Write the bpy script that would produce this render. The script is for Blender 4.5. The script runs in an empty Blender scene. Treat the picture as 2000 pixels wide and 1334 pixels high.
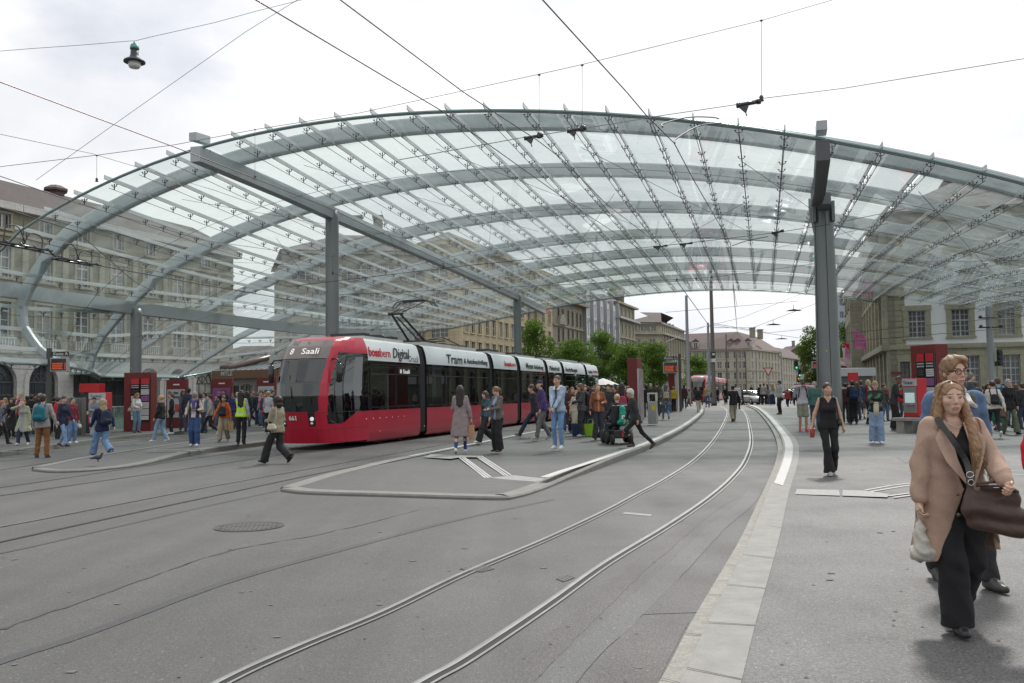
import bpy, math, random
import numpy as np
from mathutils import Vector, Matrix
sc = bpy.context.scene
# ---------------------------------------------------------------- camera
FPX, CX, CY, CAMH = 1750.0, 1000.0, 667.0, 1.62
ROLL = 0.0145; ALPHA = math.atan(100/FPX)
def ray(px, py):
    x = (px-CX)/FPX; y = -(py-CY)/FPX
    X = x*math.cos(ROLL)+y*math.sin(ROLL); Y = -x*math.sin(ROLL)+y*math.cos(ROLL)
    return Vector((X, math.cos(ALPHA)-Y*math.sin(ALPHA), math.sin(ALPHA)+Y*math.cos(ALPHA)))
def G(px, py, z=0.0):
    d = ray(px, py); t = (z-CAMH)/d.z
    return Vector((d.x*t, d.y*t, z))
def at(px, py, y):
    d = ray(px, py); t = y/d.y
    return Vector((d.x*t, y, CAMH+d.z*t))
cam = bpy.data.cameras.new("camera"); co = bpy.data.objects.new("camera", cam); sc.collection.objects.link(co)
cam.sensor_width = 36; cam.lens = 36*FPX/2000; cam.clip_end = 3000; cam.clip_start = 0.05
right = Vector((math.cos(ROLL), -math.sin(ROLL)*-math.sin(ALPHA)*-1, 0))
fw = Vector((0, math.cos(ALPHA), math.sin(ALPHA))); up0 = Vector((0, -math.sin(ALPHA), math.cos(ALPHA))); r0 = Vector((1, 0, 0))
cr = r0*math.cos(ROLL)-up0*math.sin(ROLL); cu = r0*math.sin(ROLL)+up0*math.cos(ROLL)
co.matrix_world = Matrix(((cr.x, cu.x, -fw.x, 0), (cr.y, cu.y, -fw.y, 0), (cr.z, cu.z, -fw.z, CAMH), (0, 0, 0, 1)))
sc.camera = co
# ---------------------------------------------------------------- world and sun
SUN_EL, SUN_AZ = math.radians(50), math.radians(24)      # azimuth clockwise from +Y
w = bpy.data.worlds.new("World"); sc.world = w; w.use_nodes = True
nt = w.node_tree; nt.nodes.clear(); N = nt.nodes.new; L = nt.links.new
out = N('ShaderNodeOutputWorld'); bg = N('ShaderNodeBackground'); L(bg.outputs[0], out.inputs[0])
sky = N('ShaderNodeTexSky'); sky.sky_type = 'NISHITA'; sky.sun_disc = False
sky.sun_elevation = SUN_EL; sky.sun_rotation = SUN_AZ; sky.dust_density = 3
tc = N('ShaderNodeTexCoord'); sp = N('ShaderNodeSeparateXYZ'); L(tc.outputs['Generated'], sp.inputs[0])
cmb = N('ShaderNodeMapping'); cmb.inputs['Scale'].default_value = (1.6, 1.6, 4.2); L(tc.outputs['Generated'], cmb.inputs[0])
n1 = N('ShaderNodeTexNoise'); n1.inputs['Scale'].default_value = 1.25; n1.inputs['Detail'].default_value = 7; n1.inputs['Roughness'].default_value = .55
n1.inputs['Distortion'].default_value = .3
L(cmb.outputs[0], n1.inputs['Vector'])
rp = N('ShaderNodeValToRGB'); L(n1.outputs[0], rp.inputs[0])
e = rp.color_ramp.elements; e[0].position = .30; e[0].color = (.69, .725, .80, 1); e[1].position = .50; e[1].color = (.95, .96, .985, 1)
e2 = e.new(.60); e2.color = (1.1, 1.1, 1.09, 1)
# thin gaps of blue between clouds
n2 = N('ShaderNodeTexNoise'); n2.inputs['Scale'].default_value = 1.6; n2.inputs['Detail'].default_value = 6
mp = N('ShaderNodeMapping'); mp.inputs['Location'].default_value = (3.1, 7.7, 0); L(cmb.outputs[0], mp.inputs[0]); L(mp.outputs[0], n2.inputs['Vector'])
rb = N('ShaderNodeMapRange'); L(n2.outputs[0], rb.inputs[0]); rb.inputs[1].default_value = .56; rb.inputs[2].default_value = .74; rb.inputs[4].default_value = .45
# the cloud deck is brighter on the sun's side
sd = N('ShaderNodeVectorMath'); sd.operation = 'DOT_PRODUCT'; L(tc.outputs['Generated'], sd.inputs[0])
sd.inputs[1].default_value = (math.sin(SUN_AZ+.35)*math.cos(SUN_EL), math.cos(SUN_AZ+.35)*math.cos(SUN_EL), math.sin(SUN_EL))
gr = N('ShaderNodeMapRange'); L(sd.outputs['Value'], gr.inputs[0]); gr.inputs[1].default_value = .0; gr.inputs[2].default_value = .95; gr.inputs[3].default_value = .84; gr.inputs[4].default_value = 1.28
ml = N('ShaderNodeVectorMath'); ml.operation = 'SCALE'; L(rp.outputs[0], ml.inputs[0]); L(gr.outputs[0], ml.inputs['Scale'])
SKYS = 0.10
sv = N('ShaderNodeVectorMath'); sv.operation = 'SCALE'; L(sky.outputs[0], sv.inputs[0]); sv.inputs['Scale'].default_value = 1.0
dvv = N('ShaderNodeVectorMath'); dvv.operation = 'SCALE'; L(ml.outputs[0], dvv.inputs[0]); dvv.inputs['Scale'].default_value = 1/SKYS
mx = N('ShaderNodeMix'); mx.data_type = 'RGBA'; L(rb.outputs[0], mx.inputs[0]); L(dvv.outputs[0], mx.inputs[6]); L(sv.outputs[0], mx.inputs[7])
L(mx.outputs[2], bg.inputs[0]); bg.inputs[1].default_value = SKYS
sl = bpy.data.lights.new("sun", 'SUN'); sl.energy = 3.0; sl.angle = math.radians(7); sl.color = (1, .96, .9)
so = bpy.data.objects.new("sun", sl); sc.collection.objects.link(so)
sdv = Vector((math.sin(SUN_AZ)*math.cos(SUN_EL), math.cos(SUN_AZ)*math.cos(SUN_EL), math.sin(SUN_EL)))
so.rotation_euler = sdv.to_track_quat('Z', 'Y').to_euler(); so.location = (0, 0, 60)
sc.view_settings.view_transform = 'Standard'; sc.view_settings.look = 'None'; sc.view_settings.gamma = 1; sc.view_settings.exposure = 0.0
sc.cycles.max_bounces = 7; sc.cycles.diffuse_bounces = 3; sc.cycles.glossy_bounces = 3; sc.cycles.transmission_bounces = 3
sc.cycles.transparent_max_bounces = 40; sc.cycles.caustics_reflective = False; sc.cycles.caustics_refractive = False
# ---------------------------------------------------------------- materials
MATS = {}
def mat(name, c, rough=.6, metal=0, var=.0, vs=8, bump=0, bs=60, spec=.5, emit=0, fine=0, c2=None, coat=0):
    if name in MATS: return MATS[name]
    m = bpy.data.materials.new(name); m.use_nodes = True; t = m.node_tree; p = t.nodes['Principled BSDF']
    p.inputs['Base Color'].default_value = (*c, 1); p.inputs['Roughness'].default_value = rough; p.inputs['Metallic'].default_value = metal
    p.inputs['Specular IOR Level'].default_value = spec
    if coat: p.inputs['Coat Weight'].default_value = coat; p.inputs['Coat Roughness'].default_value = .05
    tcn = t.nodes.new('ShaderNodeTexCoord')
    if var or fine or c2:
        n = t.nodes.new('ShaderNodeTexNoise'); n.inputs['Scale'].default_value = vs; n.inputs['Detail'].default_value = 5; n.inputs['Roughness'].default_value = .65
        t.links.new(tcn.outputs['Object'], n.inputs['Vector'])
        mxn = t.nodes.new('ShaderNodeMix'); mxn.data_type = 'RGBA'
        mr = t.nodes.new('ShaderNodeMapRange'); mr.inputs[1].default_value = .3; mr.inputs[2].default_value = .7
        t.links.new(n.outputs[0], mr.inputs[0]); t.links.new(mr.outputs[0], mxn.inputs[0])
        a = c2 if c2 else [x*(1-var) for x in c]; b = c if c2 else [min(1, x*(1+var)) for x in c]
        mxn.inputs[6].default_value = (*a, 1); mxn.inputs[7].default_value = (*b, 1)
        last = mxn.outputs[2]
        if fine:
            nf = t.nodes.new('ShaderNodeTexNoise'); nf.inputs['Scale'].default_value = bs; nf.inputs['Detail'].default_value = 3
            t.links.new(tcn.outputs['Object'], nf.inputs['Vector'])
            mf = t.nodes.new('ShaderNodeMapRange'); mf.inputs[1].default_value = .25; mf.inputs[2].default_value = .75; mf.inputs[3].default_value = 1-fine; mf.inputs[4].default_value = 1+fine
            t.links.new(nf.outputs[0], mf.inputs[0])
            mm = t.nodes.new('ShaderNodeVectorMath'); mm.operation = 'SCALE'; t.links.new(last, mm.inputs[0]); t.links.new(mf.outputs[0], mm.inputs['Scale']); last = mm.outputs[0]
        t.links.new(last, p.inputs['Base Color'])
    if bump:
        nb = t.nodes.new('ShaderNodeTexNoise'); nb.inputs['Scale'].default_value = bs; nb.inputs['Detail'].default_value = 4
        t.links.new(tcn.outputs['Object'], nb.inputs['Vector'])
        bn = t.nodes.new('ShaderNodeBump'); bn.inputs['Strength'].default_value = bump; bn.inputs['Distance'].default_value = .01
        t.links.new(nb.outputs[0], bn.inputs['Height']); t.links.new(bn.outputs[0], p.inputs['Normal'])
    if emit: p.inputs['Emission Color'].default_value = (*c, 1); p.inputs['Emission Strength'].default_value = emit
    MATS[name] = m; return m
def glass(name, tint=(.86, .93, .91), dirt=.06, dcol=(.6, .66, .64), ior=1.5, rough=.02):
    if name in MATS: return MATS[name]
    m = bpy.data.materials.new(name); m.use_nodes = True; t = m.node_tree; t.nodes.clear(); n = t.nodes.new; l = t.links.new
    o = n('ShaderNodeOutputMaterial'); tr = n('ShaderNodeBsdfTransparent'); tr.inputs[0].default_value = (*tint, 1)
    gl = n('ShaderNodeBsdfGlossy'); gl.inputs['Roughness'].default_value = rough; gl.inputs[0].default_value = (.9, .95, .95, 1)
    lw = n('ShaderNodeLayerWeight'); lw.inputs[0].default_value = .5; pw = n('ShaderNodeMath'); pw.operation = 'POWER'; l(lw.outputs['Facing'], pw.inputs[0]); pw.inputs[1].default_value = 4
    fr = n('ShaderNodeMath'); fr.operation = 'MULTIPLY_ADD'; l(pw.outputs[0], fr.inputs[0]); fr.inputs[1].default_value = .8; fr.inputs[2].default_value = ((ior-1)/(ior+1))**2*1.6
    m1 = n('ShaderNodeMixShader'); l(fr.outputs[0], m1.inputs[0]); l(tr.outputs[0], m1.inputs[1]); l(gl.outputs[0], m1.inputs[2])
    df = n('ShaderNodeBsdfDiffuse'); df.inputs[0].default_value = (*dcol, 1); tl = n('ShaderNodeBsdfTranslucent'); tl.inputs[0].default_value = (*dcol, 1)
    ms = n('ShaderNodeMixShader'); l(df.outputs[0], ms.inputs[1]); l(tl.outputs[0], ms.inputs[2])
    tcn = n('ShaderNodeTexCoord'); ns = n('ShaderNodeTexNoise'); ns.inputs['Scale'].default_value = 1.3; ns.inputs['Detail'].default_value = 6; l(tcn.outputs['Object'], ns.inputs['Vector'])
    mr = n('ShaderNodeMapRange'); mr.inputs[1].default_value = .35; mr.inputs[2].default_value = .75; mr.inputs[3].default_value = dirt*.5; mr.inputs[4].default_value = dirt*2; l(ns.outputs[0], mr.inputs[0])
    m2 = n('ShaderNodeMixShader'); l(mr.outputs[0], m2.inputs[0]); l(m1.outputs[0], m2.inputs[1]); l(ms.outputs[0], m2.inputs[2]); l(m2.outputs[0], o.inputs[0])
    MATS[name] = m; return m
# ---------------------------------------------------------------- mesh helpers
class MB:
    """collects shapes and links them as one mesh object"""
    def __init__(s): s.v = []; s.f = []; s.m = []; s.sm = []
    def add(s, vs, fs, mi=0, smooth=False):
        o = len(s.v); s.v += [tuple(x) for x in vs]
        for f in fs: s.f.append([i+o for i in f]); s.m.append(mi); s.sm.append(smooth)
        return s
    def box(s, x0, x1, y0, y1, z0, z1, mi=0, M=None):
        vs = [Vector((x, y, z)) for z in (z0, z1) for x, y in ((x0, y0), (x1, y0), (x1, y1), (x0, y1))]
        if M is not None: vs = [M@v for v in vs]
        return s.add(vs, [(3, 2, 1, 0), (4, 5, 6, 7), (0, 1, 5, 4), (1, 2, 6, 5), (2, 3, 7, 6), (3, 0, 4, 7)], mi)
    def beam(s, a, b, w, h, mi=0, up=Vector((0, 0, 1))):
        a = Vector(a); b = Vector(b); d = (b-a).normalized(); x = d.cross(up).normalized()*w/2; y = x.cross(d).normalized()*h/2
        vs = [p+i*x+j*y for p in (a, b) for i, j in ((-1, -1), (1, -1), (1, 1), (-1, 1))]
        return s.add(vs, [(0, 1, 2, 3), (7, 6, 5, 4), (0, 4, 5, 1), (1, 5, 6, 2), (2, 6, 7, 3), (3, 7, 4, 0)], mi)
    def tube(s, pts, r, n=8, mi=0, cap=True, smooth=True):
        pts = [Vector(p) for p in pts]; K = len(pts)
        rs = r if isinstance(r, (list, tuple)) else [r]*K
        o = []; prev = None
        for i, p in enumerate(pts):
            d = (pts[min(i+1, K-1)]-pts[max(i-1, 0)])
            d = d.normalized() if d.length > 1e-9 else Vector((0, 0, 1))
            if prev is None: a = d.orthogonal().normalized()
            else:
                a = prev-d*prev.dot(d); a = a.normalized() if a.length > 1e-6 else d.orthogonal().normalized()
            prev = a; b = d.cross(a)
            for k in range(n):
                t = 2*math.pi*k/n; o.append(p+(a*math.cos(t)+b*math.sin(t))*rs[i])
        fs = [(i*n+k, i*n+(k+1) % n, (i+1)*n+(k+1) % n, (i+1)*n+k) for i in range(K-1) for k in range(n)]
        if cap: fs += [tuple(range(n-1, -1, -1)), tuple(range((K-1)*n, K*n))]
        return s.add(o, fs, mi, smooth)
    def lathe(s, prof, n=16, M=None, mi=0, smooth=True):
        vs = []
        for r, z in prof:
            for k in range(n):
                t = 2*math.pi*k/n; v = Vector((r*math.cos(t), r*math.sin(t), z)); vs.append(M@v if M is not None else v)
        K = len(prof); fs = [(i*n+k, i*n+(k+1) % n, (i+1)*n+(k+1) % n, (i+1)*n+k) for i in range(K-1) for k in range(n)]
        fs += [tuple(range(n-1, -1, -1)), tuple(range((K-1)*n, K*n))]
        return s.add(vs, fs, mi, smooth)
    def prism(s, poly, axis_vec, M=None, mi=0):
        n = len(poly); a = [Vector(p) for p in poly]; b = [p+Vector(axis_vec) for p in a]
        vs = a+b
        if M is not None: vs = [M@v for v in vs]
        return s.add(vs, [tuple(range(n-1, -1, -1)), tuple(range(n, 2*n))]+[(i, (i+1) % n, n+(i+1) % n, n+i) for i in range(n)], mi)
    def build(s, name, m, parent=None, sub=0, bev=0):
        me = bpy.data.meshes.new(name); me.from_pydata(s.v, [], s.f)
        for x in (m if isinstance(m, (list, tuple)) else [m]): me.materials.append(x)
        me.polygons.foreach_set('material_index', s.m); me.polygons.foreach_set('use_smooth', s.sm); me.update()
        o = bpy.data.objects.new(name, me); sc.collection.objects.link(o)
        if parent is not None: o.parent = parent
        if bev:
            b = o.modifiers.new('b', 'BEVEL'); b.width = bev; b.segments = 2; b.limit_method = 'ANGLE'
        return o
def tag(o, label=None, cat=None, group=None, kind=None):
    if label: o['label'] = label
    if cat: o['category'] = cat
    if group: o['group'] = group
    if kind: o['kind'] = kind
    return o
def empty(name, loc=(0, 0, 0), rz=0, label=None, cat=None, group=None, kind=None):
    o = bpy.data.objects.new(name, None); sc.collection.objects.link(o); o.location = loc; o.rotation_euler = (0, 0, rz); o.empty_display_size = .1
    return tag(o, label, cat, group, kind)
CH = {}
def copy_tree(o, parent=None, kids=None):
    c = o.copy(); sc.collection.objects.link(c); c.parent = parent
    for ch in (kids if kids is not None else list(o.children)):
        copy_tree(ch, c)
    return c
def text_mesh(s, size, name='lettering', shear=0, ext=.004, sx=1, offset=0):
    cu_ = bpy.data.curves.new(name, 'FONT'); cu_.body = s; cu_.size = size; cu_.extrude = ext; cu_.align_x = 'LEFT'; cu_.shear = shear; cu_.resolution_u = 2; cu_.offset = offset
    to = bpy.data.objects.new(name, cu_); sc.collection.objects.link(to)
    dg = bpy.context.evaluated_depsgraph_get(); me = bpy.data.meshes.new_from_object(to.evaluated_get(dg))
    bpy.data.objects.remove(to); bpy.data.curves.remove(cu_)
    return me
def text(s, size, m, M, parent=None, name='lettering', fit=None, shear=0, offset=0, ext=.004):
    me = text_mesh(s, size, name, shear, ext, offset=offset); me.materials.clear(); me.materials.append(m)
    o = bpy.data.objects.new(name, me); sc.collection.objects.link(o)
    if fit:
        xs = [v.co.x for v in me.vertices]; k = fit/max(max(xs)-min(xs), 1e-6); me.transform(Matrix.Diagonal((k, 1, 1, 1)))
    me.transform(M)
    if parent is not None: o.parent = parent
    return o
def frame(o, x, z=Vector((0, 0, 1))):
    """matrix: local x along x (world), local y along z(up), local z = outward normal"""
    x = Vector(x).normalized(); z = Vector(z).normalized(); n = x.cross(z).normalized(); z = n.cross(x)
    return Matrix(((x.x, z.x, n.x, o[0]), (x.y, z.y, n.y, o[1]), (x.z, z.z, n.z, o[2]), (0, 0, 0, 1)))
def smooth(x, a, b):
    t = min(1, max(0, (x-a)/(b-a))); return t*t*(3-2*t)
def catmull(pts, n=6):
    pts = [Vector(p) for p in pts]; P = [pts[0]*2-pts[1]]+pts+[pts[-1]*2-pts[-2]]; o = []
    for i in range(1, len(P)-2):
        a, b, c, d = P[i-1:i+3]
        for k in range(n):
            t = k/n; o.append(.5*((2*b)+(c-a)*t+(2*a-5*b+4*c-d)*t*t+(3*b-a-3*c+d)*t**3))
    o.append(pts[-1]); return o
# ---------------------------------------------------------------- ground
def asphalt(name, base, spk=.35, patch=.12, warm=(1, .985, .96), bmp=.35):
    m = bpy.data.materials.new(name); m.use_nodes = True; t = m.node_tree; p = t.nodes['Principled BSDF']; n = t.nodes.new; l = t.links.new
    tcn = n('ShaderNodeTexCoord')
    def nz(s, d=4, r=.6):
        a = n('ShaderNodeTexNoise'); a.inputs['Scale'].default_value = s; a.inputs['Detail'].default_value = d; a.inputs['Roughness'].default_value = r; l(tcn.outputs['Object'], a.inputs['Vector']); return a.outputs[0]
    def rng(x, a, b, c, d):
        q = n('ShaderNodeMapRange'); l(x, q.inputs[0]); q.inputs[1].default_value = a; q.inputs[2].default_value = b; q.inputs[3].default_value = c; q.inputs[4].default_value = d; return q.outputs[0]
    def mul(a, b):
        q = n('ShaderNodeMath'); q.operation = 'MULTIPLY'; l(a, q.inputs[0]); l(b, q.inputs[1]); return q.outputs[0]
    big = rng(nz(.25, 5), .3, .7, 1-patch, 1+patch); mid = rng(nz(2.2, 6, .7), .3, .7, 1-patch*.6, 1+patch*.6)
    v = n('ShaderNodeTexVoronoi'); v.inputs['Scale'].default_value = 95; l(tcn.outputs['Object'], v.inputs['Vector'])
    sp_ = n('ShaderNodeSeparateColor'); l(v.outputs['Color'], sp_.inputs[0]); gr_ = rng(sp_.outputs[0], 0, 1, 1-spk, 1+spk)
    gr2 = rng(sp_.outputs[1], .95, 1, 1, 1.9)
    fin = rng(nz(40, 4, .75), .3, .7, 1-spk*.5, 1+spk*.5)
    mpn = n('ShaderNodeMapping'); mpn.inputs['Rotation'].default_value = (0, 0, .32); mpn.inputs['Scale'].default_value = (1.5, .07, 1); l(tcn.outputs['Object'], mpn.inputs[0])
    ns_ = n('ShaderNodeTexNoise'); ns_.inputs['Scale'].default_value = 1; ns_.inputs['Detail'].default_value = 6; l(mpn.outputs[0], ns_.inputs['Vector']); strk = rng(ns_.outputs[0], .35, .65, 1-patch*.9, 1+patch*.7)
    a = mul(mul(mul(mul(big, mid), strk), mul(gr_, gr2)), fin)
    vm = n('ShaderNodeVectorMath'); vm.operation = 'SCALE'; vm.inputs[0].default_value = [base*x for x in warm]; l(a, vm.inputs['Scale']); l(vm.outputs[0], p.inputs['Base Color'])
    p.inputs['Roughness'].default_value = .72; p.inputs['Specular IOR Level'].default_value = .45
    l(rng(nz(1.1, 5), .3, .7, .50, .72), p.inputs['Roughness'])
    bn = n('ShaderNodeBump'); bn.inputs['Strength'].default_value = bmp; bn.inputs['Distance'].default_value = .004; l(v.outputs['Distance'], bn.inputs['Height']); l(bn.outputs[0], p.inputs['Normal'])
    return m
A_ROAD = asphalt('road_asphalt', .082, spk=.24, patch=.16); A_PLAT = asphalt('platform_asphalt', .082, spk=.2, patch=.08); A_WALK = asphalt('walk_asphalt', .112, spk=.36)
A_TAR = asphalt('tar_seam', .062, spk=.2, warm=(.96, .98, 1.03)); A_OLD = asphalt('old_patch', .075, spk=.3, warm=(1.04, .98, .95), bmp=.5)
STONE = mat('kerb_stone', (.25, .246, .232), .75, var=.14, vs=5, fine=.16, bs=130, bump=.2)
STONE_D = mat('kerb_stone_dark', (.155, .155, .145), .75, var=.14, vs=5, fine=.16, bs=130)
STONE_R = mat('gutter_stone', (.27, .26, .235), .8, var=.2, vs=14, fine=.22, bs=60, bump=.5)
PAINT = mat('road_paint', (.47, .47, .455), .6, var=.12, vs=9, fine=.1, bs=90)
PAINT_W = mat('road_paint_worn', (.27, .27, .26), .6, var=.2, vs=12, fine=.2, bs=60)
RAIL = mat('rail_steel', (.46, .455, .44), .33, 1, var=.15, vs=3)
RAILD = mat('rail_groove', (.025, .022, .02), .8)
def sheet(name, poly, z, m, kind='structure', label=None, cat=None, parent=None):
    mb = MB(); vs = [(p[0], p[1], z if len(p) < 3 or z is not None else p[2]) for p in poly]; mb.add(vs, [tuple(range(len(vs)))])
    o = mb.build(name, m, parent); 
    if kind: o['kind'] = kind
    return tag(o, label, cat)
g = MB(); R = 900
g.add([(-R, -60, 0), (R, -60, 0), (R, R, 0), (-R, R, 0)], [(0, 1, 2, 3)]); tag(g.build('ground', A_ROAD), 'grey asphalt of the station square', kind='structure')
def off(pts, d):
    """offset a ground polyline sideways by d (to its right)"""
    o = []
    for i, p in enumerate(pts):
        a = pts[max(i-1, 0)]; b = pts[min(i+1, len(pts)-1)]; t = (b-a); t.z = 0; t = t.normalized() if t.length > 0 else Vector((0, 1, 0)); o.append(p+Vector((t.y, -t.x, 0))*d)
    return o
def ribbon(name, L1, L2, z, m, parent=None, kind='structure', label=None):
    mb = MB(); n = len(L1); vs = [(p.x, p.y, z) for p in L1]+[(p.x, p.y, z) for p in L2]
    mb.add(vs, [(i, n+i, n+i+1, i+1) for i in range(n-1)]); o = mb.build(name, m, parent)
    if kind: o['kind'] = kind
    if label: o['label'] = label
    return o
def profile(name, path, prof, ms, mis, parent=None, zf=None):
    """sweep a (side, z) profile along a ground path"""
    mb = MB(); n = len(prof); K = len(path)
    offs = {}
    for s_, z in prof:
        if s_ not in offs: offs[s_] = off(path, s_)
    vs = []
    for i in range(K):
        for s_, z in prof: q = offs[s_][i]; vs.append((q.x, q.y, (zf(q.y)*z if zf else z)))
    for j in range(n-1):
        mb.add(vs if j == 0 else [], [])
        for i in range(K-1): mb.f.append([i*n+j, i*n+j+1, (i+1)*n+j+1, (i+1)*n+j]); mb.m.append(mis[j]); mb.sm.append(False)
    return mb.build(name, ms, parent)
PG = .15
# islands --------------------------------------------------------------
STONE_M = mat('kerb_stone_mid', (.19, .186, .172), .75, var=.16, vs=5, fine=.16, bs=130, bump=.2)
def island(name, label, near, back, kw=.3, stone=STONE_M, kwb=None, y0=15, y1=20.5, lo=.055):
    def zi(p): return lo+(PG-lo)*smooth(p.y, y0, y1)
    """near and back edges as ground points (z 0), both left to right"""
    near = catmull(near, 4); back = catmull(back, 4)
    N_in = off(near, -kw); B_in = off(back, kwb or kw)
    root = empty(name, (0, 0, 0)); root['kind'] = 'structure'; root['label'] = label
    def rs(P, n=400):
        d = [0]
        for a_, b_ in zip(P[:-1], P[1:]): d.append(d[-1]+(b_-a_).length)
        o = []; k = 0
        for i in range(n):
            t = d[-1]*i/(n-1)
            while k < len(P)-2 and d[k+1] < t: k += 1
            o.append(P[k].lerp(P[k+1], (t-d[k])/max(d[k+1]-d[k], 1e-9)))
        return o
    ra, rb_ = rs(off(near, -.035)), rs(off(back, .035)); mb = MB()
    mb.add([(p.x, p.y, zi(p)-.012) for p in ra]+[(p.x, p.y, zi(p)-.012) for p in rb_], [(i, i+1, 401+i, 400+i) for i in range(399)], smooth=True); mb.build('surface', A_PLAT, root)
    k = MB()
    for edge, inn, sg in ((near, N_in, 1), (back, B_in, -1)):
        dz_ = 0 if sg > 0 else -.004
        n = len(edge); up_ = off(edge, -.025*sg)
        vs = [(p.x, p.y, -.01) for p in edge]+[(p.x, p.y, zi(p)-.025) for p in edge]+[(p.x, p.y, zi(p)+dz_) for p in up_]+[(p.x, p.y, zi(p)+dz_) for p in inn]
        k.add(vs, [(a*n+i, a*n+i+1, (a+1)*n+i+1, (a+1)*n+i) for a in range(3) for i in range(n-1)])
    k.build('kerb', stone, root)
    return near, back, N_in, B_in, root
gp = lambda L, z=0: [G(x, y, z) for x, y in L]
# middle platform: near edge and the edge by the standing tram
mid_near = gp([(548, 960), (600, 966), (760, 971), (960, 977), (1010, 973), (1060, 958), (1110, 938), (1200, 905), (1290, 868), (1345, 836), (1372, 812), (1376, 803)])
mid_back = gp([(548, 957), (620, 938), (700, 922), (790, 903), (900, 880), (1040, 850), (1175, 822), (1290, 798), (1350, 787), (1368, 791), (1376, 800)])
mn, mbk, mni, mbi, midroot = island('platform', 'middle platform island with pale kerb', mid_near, mid_back, .32)
# painted stripes on the kerbs
i0 = max(i for i, p in enumerate(mn) if p.y < G(1035, 950).y)
ribbon('kerb_line', off(mn[i0:], -.08), off(mn[i0:], -.24), PG+.004, PAINT, midroot, None)
i0 = max(i for i, p in enumerate(mbk) if p.y < G(790, 900).y)
ribbon('kerb_line', off(mbk[i0:-3], .08), off(mbk[i0:-3], .22), PG+.004, PAINT, midroot, None)
# left platform island by the tram, and the pavement on the far left
l_near = gp([(62, 920), (110, 924), (200, 919), (290, 908), (400, 886), (540, 867), (700, 843), (900, 816), (1100, 792), (1250, 778)])
l_back = gp([(62, 917), (130, 905), (240, 890), (380, 869), (524, 850), (700, 826), (900, 805), (1100, 785), (1250, 776.5)])
ln, lb, lni, lbi, leftroot = island('platform', 'narrow left platform island beside the red tram', l_near, l_back, .26, STONE_D, None, 20, 26)
i0 = 3
ribbon('kerb_line', off(lb[12:], .06), off(lb[12:], .16), PG+.004, PAINT_W, leftroot, None)
p_edge = catmull(gp([(-260, 925), (-90, 905), (0, 893), (140, 873), (280, 855), (420, 843), (524, 831), (700, 812), (900, 797)]), 4)
pr = empty('pavement'); pr['kind'] = 'structure'; pr['label'] = 'far left pavement along the station side'
m_ = MB(); m_.add([(p.x, p.y, PG-.002) for p in off(p_edge, -.28)]+[(-60, 120, PG-.002), (-80, 20, PG-.002)], [tuple(range(len(p_edge)+2))]); m_.build('surface', A_PLAT, pr)
k_ = MB(); n = len(p_edge); e1 = off(p_edge, -.03); e2 = off(p_edge, -.28)
k_.add([(p.x, p.y, -.01) for p in p_edge]+[(p.x, p.y, PG) for p in e1]+[(p.x, p.y, PG) for p in e2], [(a*n+i, a*n+i+1, (a+1)*n+i+1, (a+1)*n+i) for a in range(2) for i in range(n-1)])
k_.build('kerb', STONE_D, pr)
# right pavement --------------------------------------------------------
def zr(y): return .035+.115*smooth(y, 8.5, 13)
r_out = catmull(gp([(1180, 1480), (1290, 1334), (1348, 1224), (1404, 1128), (1460, 1032), (1496, 958), (1516, 905), (1518, 872), (1507, 842), (1488, 815), (1472, 800), (1457, 794)]), 5)
r_in = catmull(gp([(1385, 1480), (1440, 1334), (1474, 1204), (1500, 1116), (1526, 1026), (1544, 960), (1560, 900), (1558, 868), (1540, 845), (1512, 815), (1492, 800), (1472, 792)], .1), 5)
rr = empty('pavement'); rr['kind'] = 'structure'; rr['label'] = 'right pavement with pale slab kerb'
m_ = MB(); n = len(r_in)
# surface: rows from the inner kerb line out to the far right
vs = []
for p in r_in: vs.append((p.x, p.y, zr(p.y)))
for p in r_in: vs.append((p.x+3, p.y*1.0, zr(p.y)))
for p in r_in: vs.append((p.x+140, p.y, zr(p.y)))
m_.add(vs, [(a*n+i, (a+1)*n+i, (a+1)*n+i+1, a*n+i+1) for a in range(2) for i in range(n-1)])
q = r_in[-1]; m_.add([(q.x, q.y, PG), (q.x+140, q.y, PG), (q.x+170, q.y+90, PG), (q.x+9, q.y+26, PG), (q.x+2.2, q.y+3, PG)], [(0, 1, 2, 3, 4)])
q = r_in[0]; z0 = zr(q.y); m_.add([(q.x, q.y, z0), (q.x-1.6, q.y-5, z0), (q.x+140, q.y-5, z0), (q.x+140, q.y, z0)], [(0, 1, 2, 3)])
m_.build('surface', A_WALK, rr)
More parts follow.
